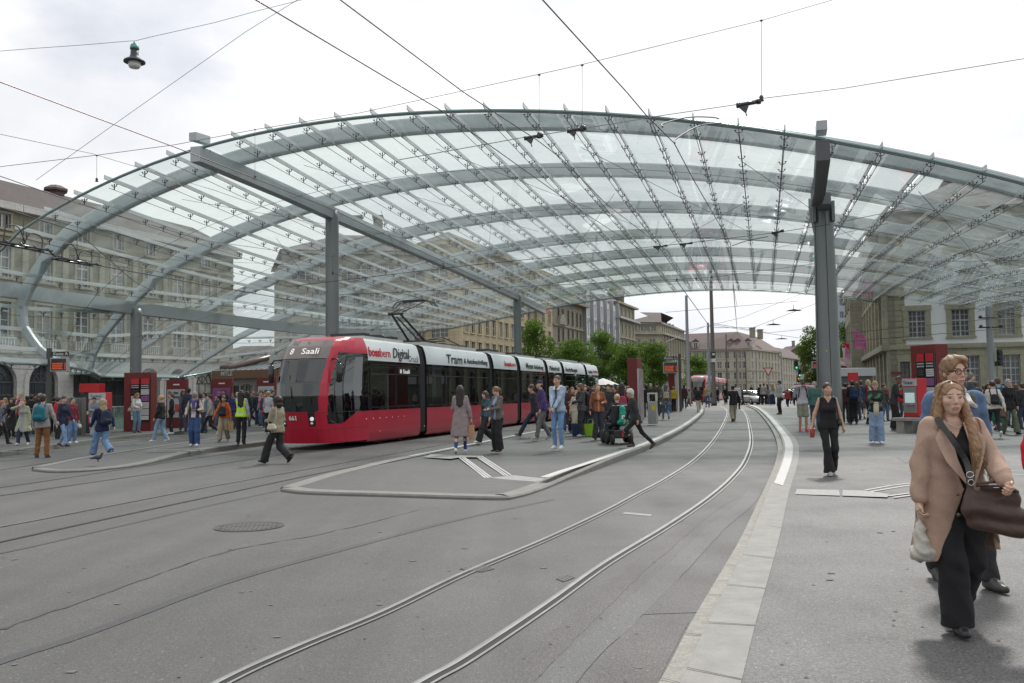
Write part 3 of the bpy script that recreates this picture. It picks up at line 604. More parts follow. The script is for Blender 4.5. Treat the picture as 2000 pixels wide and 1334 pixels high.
def window(root, M, w_, h_, style, arch=0, fm=WHITEF, sm=None, simple=False, sur=.0, depth=.18, pane=None):
    """window part: frame with glazing bars and, as a sub-part, its pane; placed by M (local x right, y up, z out, origin bottom centre)"""
    key = (round(w_, 2), round(h_, 2), style, arch, fm.name, sm.name if sm else '', simple, sur, pane.name if pane else '')
    if key in WM and WM[key][0].name in bpy.data.objects:
        f0, p0 = WM[key]; f = f0.copy(); sc.collection.objects.link(f); f.parent = root; f.matrix_local = M
        if p0:
            p = p0.copy(); sc.collection.objects.link(p); p.parent = f; r_ = WRND.random()
            if r_ < .34 and pane is None: p.material_slots[0].link = 'OBJECT'; p.material_slots[0].material = PANES[0 if r_ < .14 else (1 if r_ < .25 else 2)]
        return f
    mb = MB(); t = .06 if not simple else .09; d = -depth
    def bx(x0, x1, y0, y1, z0, z1, mi=0): mb.box(x0, x1, y0, y1, z0, z1, mi)
    hr = h_-(w_/2 if arch else 0)
    bx(-w_/2, -w_/2+t, 0, hr, d-.04, d+.04); bx(w_/2-t, w_/2, 0, hr, d-.04, d+.04); bx(-w_/2+t, w_/2-t, 0, t, d-.04, d+.039)
    if not arch: bx(-w_/2+t, w_/2-t, h_-t, h_, d-.04, d+.039)
    nx, ny = style
    for i in range(1, nx):
        x = -w_/2+w_*i/nx; q = .045 if (nx % 2 == 0 and i == nx//2) else .02; bx(x-q, x+q, t, hr-(t if not arch else 0), d-.03, d+.03)
    for i in range(1, ny):
        y = hr*i/ny; q = .045 if i == int(ny*.66+.5) and ny > 2 else .02; bx(-w_/2+t, w_/2-t, y-q, y+q, d-.028, d+.028)
    if arch:
        R_ = w_/2; K = 10
        for r0_, r1_ in ((R_, R_-.1), (R_*.55, R_*.55-.05)):
            vs = []
            for k in range(K+1):
                a = math.pi*k/K
                for r_ in (r0_, r1_):
                    for z in (d-.04, d+.04): vs.append((r_*math.cos(a), hr+r_*math.sin(a), z))
            mb.add(vs, [(k*4+a, k*4+b, k*4+4+b, k*4+4+a) for k in range(K) for a, b in ((1, 3), (0, 1), (3, 2), (2, 0))])
        for a in (math.pi/4, math.pi/2, 3*math.pi/4): mb.beam((0, hr, d), (math.cos(a)*(R_-.05), hr+math.sin(a)*(R_-.05), d), .05, .05, 0, Vector((0, 0, 1)))
        bx(-w_/2+t, w_/2-t, hr-.05, hr+.05, d-.03, d+.035)
        # fill the corners above the arch
        for s in (-1, 1):
            vs = [(s*w_/2, hr, .001), (s*w_/2, h_+.0, .001)]+[(s*R_*math.cos(math.pi/2*(1-k/8)), hr+R_*math.sin(math.pi/2*(1-k/8)), .001) for k in range(9)]
            mb.add(vs, [tuple(range(len(vs)))], 1)
            vs = [(s*R_*math.cos(math.pi/2*k/8), hr+R_*math.sin(math.pi/2*k/8), z) for k in range(9) for z in (.001, d-.05)]
            mb.add(vs, [(2*k, 2*k+1, 2*k+3, 2*k+2) for k in range(8)], 1)
    if sur:
        s_ = sur
        bx(-w_/2-s_, -w_/2, -.0, hr, -.02, .06, 1); bx(w_/2, w_/2+s_, -.0, hr, -.02, .06, 1)
        if not arch: bx(-w_/2-s_*1.2, w_/2+s_*1.2, h_, h_+s_*1.1, -.02, .09, 1)
        else:
            R_ = w_/2; K = 10; vs = []
            for k in range(K+1):
                a = math.pi*k/K
                for r_ in (R_, R_+s_):
                    for z in (-.02, .07): vs.append((r_*math.cos(a), hr+r_*math.sin(a), z))
            mb.add(vs, [(k*4+a, k*4+b, k*4+4+b, k*4+4+a) for k in range(K) for a, b in ((1, 3), (0, 1), (3, 2))], 1)
        bx(-w_/2-s_*1.2, w_/2+s_*1.2, -.16, -.001, -.02, .16, 1)
    f = mb.build('window', [fm, sm or fm], root); f.matrix_local = M
    pb = MB(); vs = [(-w_/2, 0, d-.02), (w_/2, 0, d-.02)]
    if arch: vs += [(w_/2*math.cos(math.pi*k/10), hr+w_/2*math.sin(math.pi*k/10), d-.02) for k in range(11)]
    else: vs += [(w_/2, h_, d-.02), (-w_/2, h_, d-.02)]
    pb.add(vs, [tuple(range(len(vs)))]); p = None
    p = pb.build('pane', pane or PANE, f)
    WM[key] = (f, p); return f
def along(A, B, px):
    """distance from A along AB at the vertical seen at column px"""
    d = ray(px, 700); d = Vector((d.x, d.y)); a = Vector((A[0], A[1])); e_ = Vector((B[0]-A[0], B[1]-A[1])); Ln = e_.length; e_ = e_/Ln
    # a + t e = s d
    det = e_.x*(-d.y)+e_.y*d.x
    return (-a.x*(-d.y)-a.y*d.x)/det if abs(det) > 1e-9 else 0
def side(root, A, B, z0, z1, rows, m, th=.5, name='wall'):
    """wall of real thickness with openings; rows = (zb, h, w, xs or n, style, opts)"""
    A = Vector((A[0], A[1], 0)); B = Vector((B[0], B[1], 0)); Ln = (B-A).length; M = frame((A.x, A.y, 0), B-A)
    ops = []
    for (zb, h, w_, xs, style, o) in rows:
        if isinstance(xs, int): xs = [Ln*(i+.5)/xs for i in range(xs)]
        elif xs and xs[0] == 'px': xs = [along(A, B, p) for p in xs[1]]
        for x in xs:
            if w_/2+.05 < x < Ln-w_/2-.05: ops.append((x-w_/2, x+w_/2, zb, zb+h)); 
            else: continue
            window(root, M@Matrix.Translation((x, zb, 0)), w_, h, style, **o)
    xb = sorted({0, Ln}|{round(o[k], 4) for o in ops for k in (0, 1)}); zb_ = sorted({z0, z1}|{round(o[k], 4) for o in ops for k in (2, 3)})
    mb = MB(); dz = -.26
    for a, b in zip(zb_[:-1], zb_[1:]):
        run = None
        for c_, d in zip(xb[:-1], xb[1:]):
            mx_, mz_ = (c_+d)/2, (a+b)/2; inside = any(o[0] < mx_ < o[1] and o[2] < mz_ < o[3] for o in ops)
            if inside:
                if run is not None: mb.add([M@Vector(q) for q in ((run, a, 0), (c_, a, 0), (c_, b, 0), (run, b, 0))], [(0, 1, 2, 3)]); run = None
            elif run is None: run = c_
        if run is not None: mb.add([M@Vector(q) for q in ((run, a, 0), (Ln, a, 0), (Ln, b, 0), (run, b, 0))], [(0, 1, 2, 3)])
    for x0, x1, za, zb2 in ops:
        q = [(x0, za), (x1, za), (x1, zb2), (x0, zb2)]
        for i in range(4):
            (ax, az), (bx_, bz) = q[i], q[(i+1) % 4]; mb.add([M@Vector(p) for p in ((ax, az, 0), (bx_, bz, 0), (bx_, bz, dz), (ax, az, dz))], [(0, 1, 2, 3)])
    # back and ends give the wall a body
    mb.add([M@Vector(q) for q in ((0, z0, -th), (Ln, z0, -th), (Ln, z1, -th), (0, z1, -th), (0, z0, 0), (Ln, z0, 0), (Ln, z1, 0), (0, z1, 0))], [(3, 2, 1, 0), (3, 7, 6, 2), (0, 4, 7, 3), (1, 2, 6, 5)])
    return mb.build(name, m, root)
def band(root, A, B, z, h, dpt, m, name='cornice', ext=0):
    A = Vector((A[0], A[1], 0)); B = Vector((B[0], B[1], 0)); M = frame((A.x, A.y, 0), B-A); mb = MB(); mb.box(-ext, (B-A).length+ext, z, z+h, -.05, dpt, 0, M); return mb.build(name, m, root)
def pilasters(root, A, B, xs, z0, z1, w_, dpt, m, name='pilaster'):
    A = Vector((A[0], A[1], 0)); B = Vector((B[0], B[1], 0)); M = frame((A.x, A.y, 0), B-A); mb = MB()
    o = None; Ux = M.to_3x3()@Vector((1, 0, 0))
    for x in xs:
        if o is None: mb.box(x-w_/2, x+w_/2, z0, z1, -.02, dpt, 0, M); x0 = x; o = mb.build(name, m, root)
        else: c_ = o.copy(); sc.collection.objects.link(c_); c_.parent = root; c_.location = Ux*(x-x0)
    return o
def hip(root, pts, z, h, inset, m, over=.5, name='roof'):
    """hipped or mansard roof over a convex quad of footprint points (a, b, c, d)"""
    P = [Vector((p[0], p[1], 0)) for p in pts]; c_ = sum(P, Vector())/len(P); n = len(P)
    o = [p+(p-c_).normalized()*over*1.4 for p in P]
    def ins(d):
        r_ = []
        for i in range(n):
            a, b, c2_ = P[i-1], P[i], P[(i+1) % n]; e1 = (b-a).normalized(); e2_ = (c2_-b).normalized(); n1_ = Vector((-e1.y, e1.x, 0)); n2_ = Vector((-e2_.y, e2_.x, 0))
            if n1_.dot(c_-b) < 0: n1_ = -n1_
            if n2_.dot(c_-b) < 0: n2_ = -n2_
            k = (n1_+n2_); k = k/max(.3, k.dot(n1_)); r_.append(b+k*d)
        return r_
    i_ = ins(inset); mb = MB(); vs = [(p.x, p.y, z-.05) for p in o]+[(p.x, p.y, z+.12) for p in o]+[(p.x, p.y, z+h) for p in i_]
    mb.add(vs, [(a*n+i, a*n+(i+1) % n, (a+1)*n+(i+1) % n, (a+1)*n+i) for a in (0, 1) for i in range(n)]+[tuple(range(2*n, 3*n)), tuple(range(n-1, -1, -1))])
    return mb.build(name, m, root)
def az(p, ang, t): return (p[0]+math.sin(math.radians(ang))*t, p[1]+math.cos(math.radians(ang))*t)
def pxy(px, y): v = at(px, 700, y); return (v.x, v.y)
def chimney(root, p, z, h, w_=1.1, m=None):
    mb = MB(); mb.box(p[0]-w_/2, p[0]+w_/2, p[1]-w_/2, p[1]+w_/2, z, z+h); mb.box(p[0]-w_*.62, p[0]+w_*.62, p[1]-w_*.62, p[1]+w_*.62, z+h, z+h+.25); return mb.build('chimney', m or SANDD, root)
def shell(root, pts, z1, m):
    """plain rear walls of a block"""
    mb = MB()
    for a, b in zip(pts[:-1], pts[1:]): mb.add([(a[0], a[1], 0), (b[0], b[1], 0), (b[0], b[1], z1), (a[0], a[1], z1)], [(0, 1, 2, 3)])
    return mb.build('rear_wall', m, root)
def bld(label, cat='building', name='building', grp='buildings around the square'): return empty(name, (0, 0, 0), 0, label, cat, grp)
# 1 long palace on the left ------------------------------------------------
b1 = bld('long greenish sandstone palace behind the left part of the glass roof', name='station_palace')
A = az((-34.7, 62), 20, -16); B = az((-34.7, 62), 20, 24.2); LB = 40.2
xs = [i*3.5+1.2 for i in range(12)]
ent = [x for x in xs if not (20.5 < x < 27.5)]
ARF = mat('arch_frame', (.07, .08, .085), .4)
side(b1, A, B, 0, 5.0, [(0.2, 3.9, 2.5, ent, (3, 3), dict(arch=1, fm=ARF, sm=GREYST, sur=.38, depth=.3)), (.15, 3.3, 5.4, [24.1], (6, 2), dict(fm=ARF, sm=GREYST, depth=.3))], GREYST)
o1 = dict(fm=WHITEF, sm=SAND, sur=.24)
side(b1, A, B, 5.0, 15.2, [(5.9, 2.5, 1.35, xs, (2, 4), o1), (10.1, 2.1, 1.25, xs, (2, 3), o1), (13.5, 1.0, 1.1, xs, (2, 1), dict(fm=WHITEF, sm=SAND, sur=.14))], stone('palace_stone', (.33, .325, .235)))
band(b1, A, B, 4.85, .35, .3, SAND); band(b1, A, B, 9.2, .25, .2, SAND); band(b1, A, B, 14.75, .5, .6, PALE, ext=.5); band(b1, A, B, 12.95, .2, .14, SAND)
pilasters(b1, A, B, [i*3.5+2.95 for i in range(11)], 5.2, 12.9, .5, .12, SAND)
bal = MB(); Mx = frame((A[0], A[1], 0), Vector((B[0]-A[0], B[1]-A[1], 0)))
for x in xs:
    bal.box(x-.95, x+.95, 5.85, 5.95, .1, .3, 0, Mx)
    for k in range(8): bal.box(x-.85+k*.23, x-.85+k*.23+.1, 5.25, 5.85, .14, .26, 0, Mx)
bal.build('balustrade', PALE, b1)
C_ = az(B, -70, 16); D_ = az(A, -70, 16); shell(b1, [B, C_, D_, A], 15.2, SANDG)
sideB = None
side(b1, B, az(B, -62, 12), 0, 15.2, [(5.9, 2.5, 1.35, 3, (2, 4), o1), (10.1, 2.1, 1.25, 3, (2, 3), o1)], SANDG) if False else None
rf = hip(b1, [A, B, C_, D_], 15.2, 2.3, 2.6, TILE, .7)
for t in (13.5, 22.5):
    p = az(az(A, 20, t), -70, 3.2); mb = MB(); mb.lathe([(.7, 16.9), (.7, 17.7), (.95, 17.85), (.95, 18.0), (.4, 18.3)], 6, Matrix.Translation((p[0], p[1], 0)), smooth=False); mb.build('chimney', TILER, rf)
mb = MB(); M = frame((A[0], A[1], 0), Vector((B[0]-A[0], B[1]-A[1], 0))); mb.box(21, 27.5, 3.45, 3.6, .02, 2.6, 0, M); mb.build('entrance_awning', mat('green_glass', (.35, .5, .47), .15), b1)
# 2 grey block further back -------------------------------------------------
b2 = bld('grey brown office block with a dark mansard roof seen through the glass roof', name='office_block')
A = pxy(555, 110); B = pxy(826, 113)
side(b2, A, B, 0, 19.5, [(z, 2.0, 1.5, 10, (2, 3), dict(fm=WHITEF, sm=SANDD, sur=.15)) for z in (1.5, 5.2, 8.8, 12.4, 16)], SANDD)
C_ = (B[0]-2, B[1]+18); D_ = (A[0]-6, A[1]+18); shell(b2, [B, C_, D_, A], 19.5, SANDD); band(b2, A, B, 19.2, .4, .5, SANDG, ext=.3)
rf = hip(b2, [A, B, C_, D_], 19.55, 3.4, 7.5, SLATE)
for px in (880-140, 700): q = pxy(px, 118); chimney(rf, q, 23.5, 1.6)
# 3 yellow hotel -------------------------------------------------------------
b3 = bld('yellow stone hotel with rows of tall windows behind the tram', name='hotel')
A0 = pxy(822, 113.5); A = pxy(897, 110); B = az(A, 20, 38.5)
oy = dict(fm=WHITEF, sm=YEL, sur=.14)
YR = [(3.0, 1.9), (6.1, 2.1), (9.3, 2.1), (12.6, 2.1), (15.9, 2.1), (18.4, 1.3)]
side(b3, A0, A, 0, 20.6, [(8.6, 1.9, 2.9, 1, (4, 3), oy), (12.4, 1.9, 2.9, 1, (4, 3), oy), (16.1, 1.9, 2.9, 1, (4, 3), oy), (4.8, 1.9, 2.9, 1, (4, 3), oy)], YEL)
pxs = [911, 924, 937, 952, 965, 978, 990, 1002, 1021, 1034, 1047, 1062, 1074]
side(b3, A, B, 0, 20.6, [(z, h, 1.35, ('px', pxs), (2, 2), oy) for z, h in YR[:-1]]+[(18.3, 1.2, 1.2, ('px', pxs), (2, 1), oy)], YEL)
band(b3, A, B, 20.2, .5, .7, YEL, ext=.3); band(b3, A0, A, 20.2, .5, .7, YEL); band(b3, A, B, 5.3, .3, .2, YEL); band(b3, A, B, 17.9, .25, .2, YEL)
C_ = az(B, -70, 14); shell(b3, [B, C_, A0], 20.6, YEL); hip(b3, [A0, A, B, C_], 20.65, 1.8, 3.0, SLATE)
M = frame(at(1040, 607, 134), Vector((.342, .94, 0))); mb = MB(); mb.box(0, 7.2, 0, 1.0, .3, .4, 0, M); sg = mb.build('hotel_sign', mat('sign_red', (.45, .03, .03), .5), b3)
text('HOTEL CITY', .95, WHITEF, M@Matrix.Translation((.3, .18, .42)), sg, fit=6.4)
# 4 dark stone house ---------------------------------------------------------
b4 = bld('weathered stone house with arched windows next to the hotel', name='stone_house')
A = B; B = az(A, 20, 18.6)
px4 = [1092, 1100.5, 1111, 1119.5, 1128, 1135]
side(b4, A, B, 0, 17.2, [(z, 2.6, 1.2, ('px', px4), (2, 3), dict(arch=1, fm=DARKF, sm=SANDG, sur=.2)) for z in (2.2, 6.2, 9.9, 13.2)], SANDD)
band(b4, A, B, 16.9, .5, 1.2, SANDD, ext=.6); band(b4, A, B, 12.6, .3, .3, SANDG); band(b4, A, B, 9.0, .25, .3, SANDG)
mb = MB(); M = frame((A[0], A[1], 0), Vector((B[0]-A[0], B[1]-A[1], 0))); mb.prism([(2.2, 12.9, .1), (6.2, 12.9, .1), (5.6, 14.1, .1), (4.2, 14.7, .1), (2.8, 14.1, .1)], (0, 0, .5), M); mb.build('pediment', SANDG, b4)
C_ = az(B, -70, 14); D_ = az(A, -70, 14); shell(b4, [B, C_, D_], 17.2, SANDD); hip(b4, [A, B, C_, D_], 17.3, 4.0, 3.5, SLATE, .9)
# 5 white modern front -------------------------------------------------------
b5 = bld('white modern office front with silver vertical fins', name='modern_office')
A = B; B = az(A, 20, 26)
WP = mat('white_panel', (.80, .82, .82), .35); WPB = mat('blind_white', (.78, .80, .82), .25)
side(b5, A, B, 0, 19.6, [(z, 2.6, 3.6, 5, (3, 1), dict(fm=ZINC, sm=WP, pane=WPB)) for z in (4.5, 8.3, 12.1, 15.7)], WP)
pilasters(b5, A, B, [26*i/5+.2 for i in range(6)], 0, 20.2, .5, .7, ZINC, 'fin')
for z in (7.4, 11.1, 14.9): band(b5, A, B, z, .5, .15, mat('band_grey', (.35, .36, .37), .5))
C_ = az(B, -70, 14); D_ = az(A, -70, 14); shell(b5, [B, C_, D_], 19.6, WP); hip(b5, [A, B, C_, D_], 19.6, .5, 3.0, ZINC, .1)
# 6 house with gable ---------------------------------------------------------
b6 = bld('narrow sandstone house with carved gable and turret cap', name='gabled_house')
A = B; B = az(A, 20, 18.7)
side(b6, A, B, 0, 20.3, [(z, 2.3, 1.2, 5, (2, 3), dict(fm=WHITEF, sm=SAND, sur=.22)) for z in (3, 6.8, 10.4, 13.9)]+[(17.9, 1.6, 1.1, 5, (2, 2), dict(fm=WHITEF, sm=SAND, sur=.15))], SANDG)
band(b6, A, B, 17.0, .4, 1.2, ZINC, ext=.5); band(b6, A, B, 20.2, .4, .9, SAND, ext=.5); band(b6, A, B, 13.0, .3, .4, SAND)
C_ = az(B, -70, 14); D_ = az(A, -70, 14); shell(b6, [B, C_, D_], 20.3, SANDD); hip(b6, [A, B, C_, D_], 20.4, 2.2, 3.5, SLATE, .6)
q = az(az(A, 20, 6), -70, 1.2); mb = MB(); mb.lathe([(1.7, 20.4), (1.7, 22.6), (2.1, 22.8), (1.5, 24), (.9, 24.4), (.9, 25.2), (1.1, 25.4), (.2, 25.6)], 12, Matrix.Translation((q[0], q[1], 0))); mb.build('turret', SANDD, b6)
# 7 large palace with hipped roof --------------------------------------------
b7 = bld('stone bank palace with a brown hipped roof beyond the trees', name='bank_palace')
A = pxy(1226, 219); B = pxy(1293, 222); C_ = az(B, 20.4, 33.8)
SD7 = stone('bank_stone', (.54, .51, .41))
osm = dict(fm=WHITEF, sm=SAND, sur=.25, simple=True)
side(b7, A, B, 0, 18.2, [(16.3, 1.5, 1.3, ('px', [1241, 1253, 1265, 1277.5]), (2, 2), osm), (12.2, 2.2, 1.6, ('px', [1246, 1275]), (2, 2), osm), (8, 2.2, 1.6, ('px', [1246, 1275]), (2, 2), osm), (4, 2.2, 1.6, ('px', [1246, 1275]), (2, 2), osm)], SD7)
side(b7, B, C_, 0, 18.2, [(16.3, 1.5, 1.0, 12, (2, 2), osm), (11.4, 3.2, 1.4, 9, (2, 2), osm), (6.6, 3.0, 1.4, 9, (2, 2), osm), (2.2, 2.6, 1.4, 9, (2, 2), osm)], SD7)
for P, Q in ((A, B), (B, C_)): band(b7, P, Q, 15.5, .5, .9, SD7, ext=.4); band(b7, P, Q, 18.0, .35, .6, SD7, ext=.3); band(b7, P, Q, 10.2, .3, .4, SAND, ext=.2)
pilasters(b7, B, C_, [33.8*i/9+.2 for i in range(10)], 10.5, 15.4, .45, .35, SAND)
D_ = az(C_, -69.6, 18); E_ = az(A, 20.4, 33.8); shell(b7, [C_, E_, A], 18.2, SANDD); rf = hip(b7, [A, B, C_, E_], 18.35, 3.2, 6.0, TILE, .7)
for i in range(6): q = az(az(B, 20.4, 4+i*5), -69.6, 2.6); chimney(rf, q, 18.8, .9, .8, TILE)
# 8 far corner block -----------------------------------------------------------
b8 = bld('distant corner block with a steep reddish brown roof', name='corner_block')
A = pxy(1336, 300); B = pxy(1466, 296); C_ = pxy(1523, 330)
S8 = stone('far_stone', (.58, .545, .44))
osm2 = dict(fm=WHITEF, sm=S8, sur=.2, simple=True)
side(b8, A, B, 0, 14.9, [(z, 2.3, 1.5, ('px', [1346, 1360, 1376, 1390, 1405, 1420, 1437, 1444.5, 1452.5]), (2, 2), osm2) for z in (1.2, 5.0, 8.6, 11.9)], S8)
side(b8, B, C_, 0, 14.9, [(z, 2.3, 1.3, 9, (2, 2), osm2) for z in (1.2, 5.0, 8.6, 11.9)], S8)
for P, Q in ((A, B), (B, C_)): band(b8, P, Q, 14.6, .5, .7, S8, ext=.3); band(b8, P, Q, 4.2, .3, .3, S8); band(b8, P, Q, 7.8, .25, .3, S8)
D_ = (C_[0]-10, C_[1]+14); E_ = (A[0]+4, A[1]+22); shell(b8, [C_, D_, E_, A], 14.9, S8)
mb = MB(); a1, b1_, c1 = [Vector((p[0], p[1], 15.1)) for p in (az(A, 200, 1), az(B, 190, 1), az(C_, 110, 1))]
r1 = Vector((A[0]+1, A[1]+9, 21)); r2 = Vector((B[0]-2, B[1]+8, 21.2)); r3 = Vector((C_[0]-6, C_[1]+6, 21)); e1 = Vector((E_[0], E_[1], 15.1)); d1 = Vector((D_[0], D_[1], 15.1))
mb.add([a1, b1_, c1, r1, r2, r3, e1, d1], [(0, 1, 4, 3), (1, 2, 5, 4), (3, 4, 5, 7, 6), (0, 3, 6), (2, 7, 5)]); rf = mb.build('roof', TILER, b8)
for px, py_ in ((1427, 678), (1440, 678), (1460, 678), (1358, 681)):
    q = pxy(px, 300.5); mb = MB(); M = frame((q[0], q[1], 0), Vector((1, 0, 0))); mb.box(-1.1, 1.1, 15.6, 17.8, -3, 1.0, 0, M); mb.prism([(-1.4, 17.8, 1.2), (1.4, 17.8, 1.2), (0, 18.8, 1.2)], (0, 0, -4), M, 1); d_ = mb.build('dormer', [S8, TILER], rf)
    window(d_, M@Matrix.Translation((0, 15.8, 1.25)), 1.3, 1.7, (2, 2), simple=True)
for px, y in ((1471, 302), (1486, 312)): chimney(rf, pxy(px, y), 19, 3.2, 1.6)
b9 = bld('distant row of pale houses right of the corner block', name='row_house')
A = C_; B = pxy(1569, 372)
side(b9, A, B, 0, 13.4, [(z, 2.2, 1.3, 10, (2, 2), osm2) for z in (1.2, 4.8, 8.2, 11)], S8); band(b9, A, B, 13.2, .4, .6, S8)
D_ = (B[0]-10, B[1]+6); shell(b9, [B, D_, (A[0]-9, A[1]+6)], 13.4, S8); hip(b9, [A, B, D_, (A[0]-9, A[1]+6)], 13.5, 4.2, 5, TILER, .5)
b10 = bld('farthest gabled house with a chimney at the end of the street', name='gabled_house')
A = pxy(1566, 400); B = pxy(1640, 402)
side(b10, A, B, 0, 12.5, [(z, 2.2, 1.4, 9, (2, 2), osm2) for z in (1.5, 5.2, 8.8)], S8)
M = frame((A[0], A[1], 0), Vector((B[0]-A[0], B[1]-A[1], 0))); mb = MB(); mb.prism([(-14, 12.6, .6), (12, 12.6, .6), (-1.5, 21, .6)], (0, 0, -14), M); rf = mb.build('roof', TILER, b10); chimney(rf, (A[0]-2, A[1]+5), 20, 3)
side(b10, pxy(1526, 401), A, 0, 12.5, [(z, 2.2, 1.4, 4, (2, 2), osm2) for z in (1.5, 5.2, 8.8)], S8)
# 9 corner palace on the right -------------------------------------------------
bR = bld('sandstone and white rendered corner palace on the right', name='corner_palace')
K_ = (29.6, 70.2); A = az(K_, 18.4, 66); B = pxy(2090, 66.5)
GR = stone('green_sandstone', (.50, .48, .35)); WR = mat('white_render', (.86, .87, .88), .8, var=.03, vs=.6)
BARS = mat('bars_white', (.5, .51, .5), .5)
so_ = dict(fm=BARS, sm=GR, sur=.3, depth=.2); su_ = dict(fm=BARS, sm=GR, sur=.36, depth=.2)
e_ = Vector((B[0]-K_[0], B[1]-K_[1], 0)); q1 = (K_[0]+e_.x/e_.length*1.2, K_[1]+e_.y/e_.length*1.2)
side(bR, K_, B, 0, 4.7, [(1.45, 2.5, 1.25, ('px', [1895, 1974, 2052]), (4, 5), so_), (2.3, 1.3, .7, ('px', [1767]), (2, 3), dict(fm=DARKF, sm=GR, sur=.15))], GR)
side(bR, q1, B, 4.7, 14.6, [(5.45, 2.1, 1.25, ('px', [1794, 1879, 1969, 2055]), (4, 5), su_), (9.9, 2.1, 1.25, ('px', [1794, 1879, 1969, 2055]), (4, 5), su_)], WR)
side(bR, K_, q1, 4.7, 14.6, [], GR, name='quoin_wall')
qj = MB(); Mq = frame((K_[0], K_[1], 0), e_)
for i in range(33): qj.box(-.01, 1.23 if i > 10 else 3.0, .3+i*.43, .33+i*.43, 0, .012, 0, Mq)
qj.build('stone_joints', mat('joint_brown', (.16, .15, .11), .9), bR)
for z, h, d in ((4.55, .35, .22), (8.75, .3, .15), (14.4, .6, .8)): band(bR, K_, B, z, h, d, GR)
rk = dict(fm=BARS, sm=SANDD, sur=.2)
side(bR, A, K_, 0, 4.9, [(.9, 3.2, 1.5, 15, (2, 3), dict(arch=1, fm=DARKF, sm=SANDD, sur=.25))], SANDD, name='street_wall')
side(bR, A, K_, 4.9, 14.6, [(5.6, 2.6, 1.3, 15, (2, 3), rk), (10.3, 2.6, 1.3, 15, (2, 3), rk)], SANDD, name='street_wall')
pilasters(bR, A, K_, [66*i/15+.3 for i in range(15)]+[65.6], 4.9, 13.8, .7, .45, SAND); pilasters(bR, A, K_, [66*i/15+.3 for i in range(15)]+[65.6], 0, 4.7, .9, .2, SANDG)
for z, h, d in ((4.5, .45, .6), (9.3, .35, .4), (13.9, .7, 1.1)): band(bR, A, K_, z, h, d, SANDG, ext=.2)
# projecting middle part of the street front
for t0, t1 in ((30, 44),):
    P, Q = az(az(K_, 18.4, t1), -71.6, 1.6), az(az(K_, 18.4, t0), -71.6, 1.6)
    side(bR, P, Q, 0, 15.6, [(.9, 3.2, 1.7, 3, (2, 3), dict(arch=1, fm=DARKF, sm=SANDD, sur=.3)), (5.8, 3.0, 1.5, 3, (2, 3), rk), (10.6, 2.8, 1.5, 3, (2, 3), rk)], SANDG, 2.0, name='risalit')
    band(bR, P, Q, 15.2, .6, 1.0, SAND, ext=.4)
Bk = az(B, 18.4, 60); shell(bR, [A, Bk, B], 14.6, GR); hip(bR, [A, K_, B, Bk], 15.05, 4.2, 7, SLATE, 1.0)
# grey tower far behind
bt = bld('blue grey office tower peeking above the corner palace', name='office_tower')
A = pxy(1640, 210); B = pxy(1668, 212); side(bt, A, B, 0, 24, [(z, 1.6, 1.2, 2, (2, 1), dict(fm=ZINC, simple=True)) for z in (6, 10, 14, 18, 21)], mat('tower_blue', (.30, .36, .42), .5)); shell(bt, [B, (B[0], B[1]+10), (A[0], A[1]+10), A], 24, ZINC); hip(bt, [A, B, (B[0], B[1]+10), (A[0], A[1]+10)], 24, .6, 1, ZINC)
# 10 low blocks closing the square behind
b11 = bld('pale low building far behind the tram on the left', name='station_wing')
A = pxy(420, 128); B = pxy(560, 128); side(b11, A, B, 0, 7.5, [(1, 2.2, 1.5, 4, (2, 2), dict(fm=WHITEF, sm=PALE, sur=.15)), (4.5, 1.8, 1.5, 4, (2, 2), dict(fm=WHITEF, sm=PALE, sur=.15))], PALE); shell(b11, [B, (B[0], B[1]+8), (A[0], A[1]+8), A], 7.5, PALE); hip(b11, [A, B, (B[0], B[1]+8), (A[0], A[1]+8)], 7.5, 1.5, 3, TILE)
# kiosk with the brown fascia
kp = empty('station_kiosk', (0, 0, 0), 0, 'low kiosk with brown fascia, metal roof and vents on the left', 'kiosk')
A = pxy(436, 62); B = pxy(566, 60)
side(kp, A, B, 0, 2.85, [(.9, 1.55, 1.5, ('px', [466, 493, 520]), (2, 1), dict(fm=WHITEF, sm=PALE))], mat('kiosk_wall', (.45, .44, .42), .7)); BRN = mat('fascia_brown', (.20, .11, .07), .6, var=.1, vs=2)
fs = band(kp, A, B, 2.85, .55, .9, BRN, 'fascia', .2); M = frame((A[0], A[1], 0), Vector((B[0]-A[0], B[1]-A[1], 0)))
text('MYLE', .42, PALE, M@Matrix.Translation((.55, 3.05, .92)), fs, fit=.95, offset=.01)
mb = MB(); mb.add([M@Vector(q) for q in ((-.1, 3.42, .9), (4.9, 3.42, .9), (4.9, 4.6, -4), (-.1, 4.6, -4), (-.1, 2.8, -4), (4.9, 2.8, -4))], [(0, 1, 2, 3), (2, 5, 4, 3)])
for i in range(12): x = i*.42; mb.beam(M@Vector((x, 3.45, .88)), M@Vector((x, 4.63, -4)), .04, .05)
rf = mb.build('roof', ZINC, kp); mb = MB(); mb.tube([M@Vector(q) for q in ((.1, 3.6, .3), (1.2, 3.7, .3), (1.9, 4.0, -.6), (2.8, 4.3, -1.5))], .2, 10); mb.build('vent_pipe', mat('duct', (.28, .2, .18), .4, .6), rf)
mb = MB(); mb.box(3.1, 3.8, 3.9, 4.4, -1.6, -1.0, 0, M); mb.box(4.1, 4.6, 4.3, 4.7, -3, -2.4, 0, M); mb.build('roof_vent', WHITEF, rf)
shell(kp, [B, (B[0]+1.5, B[1]+5), (A[0]+1.5, A[1]+5), A], 2.85, PALE)
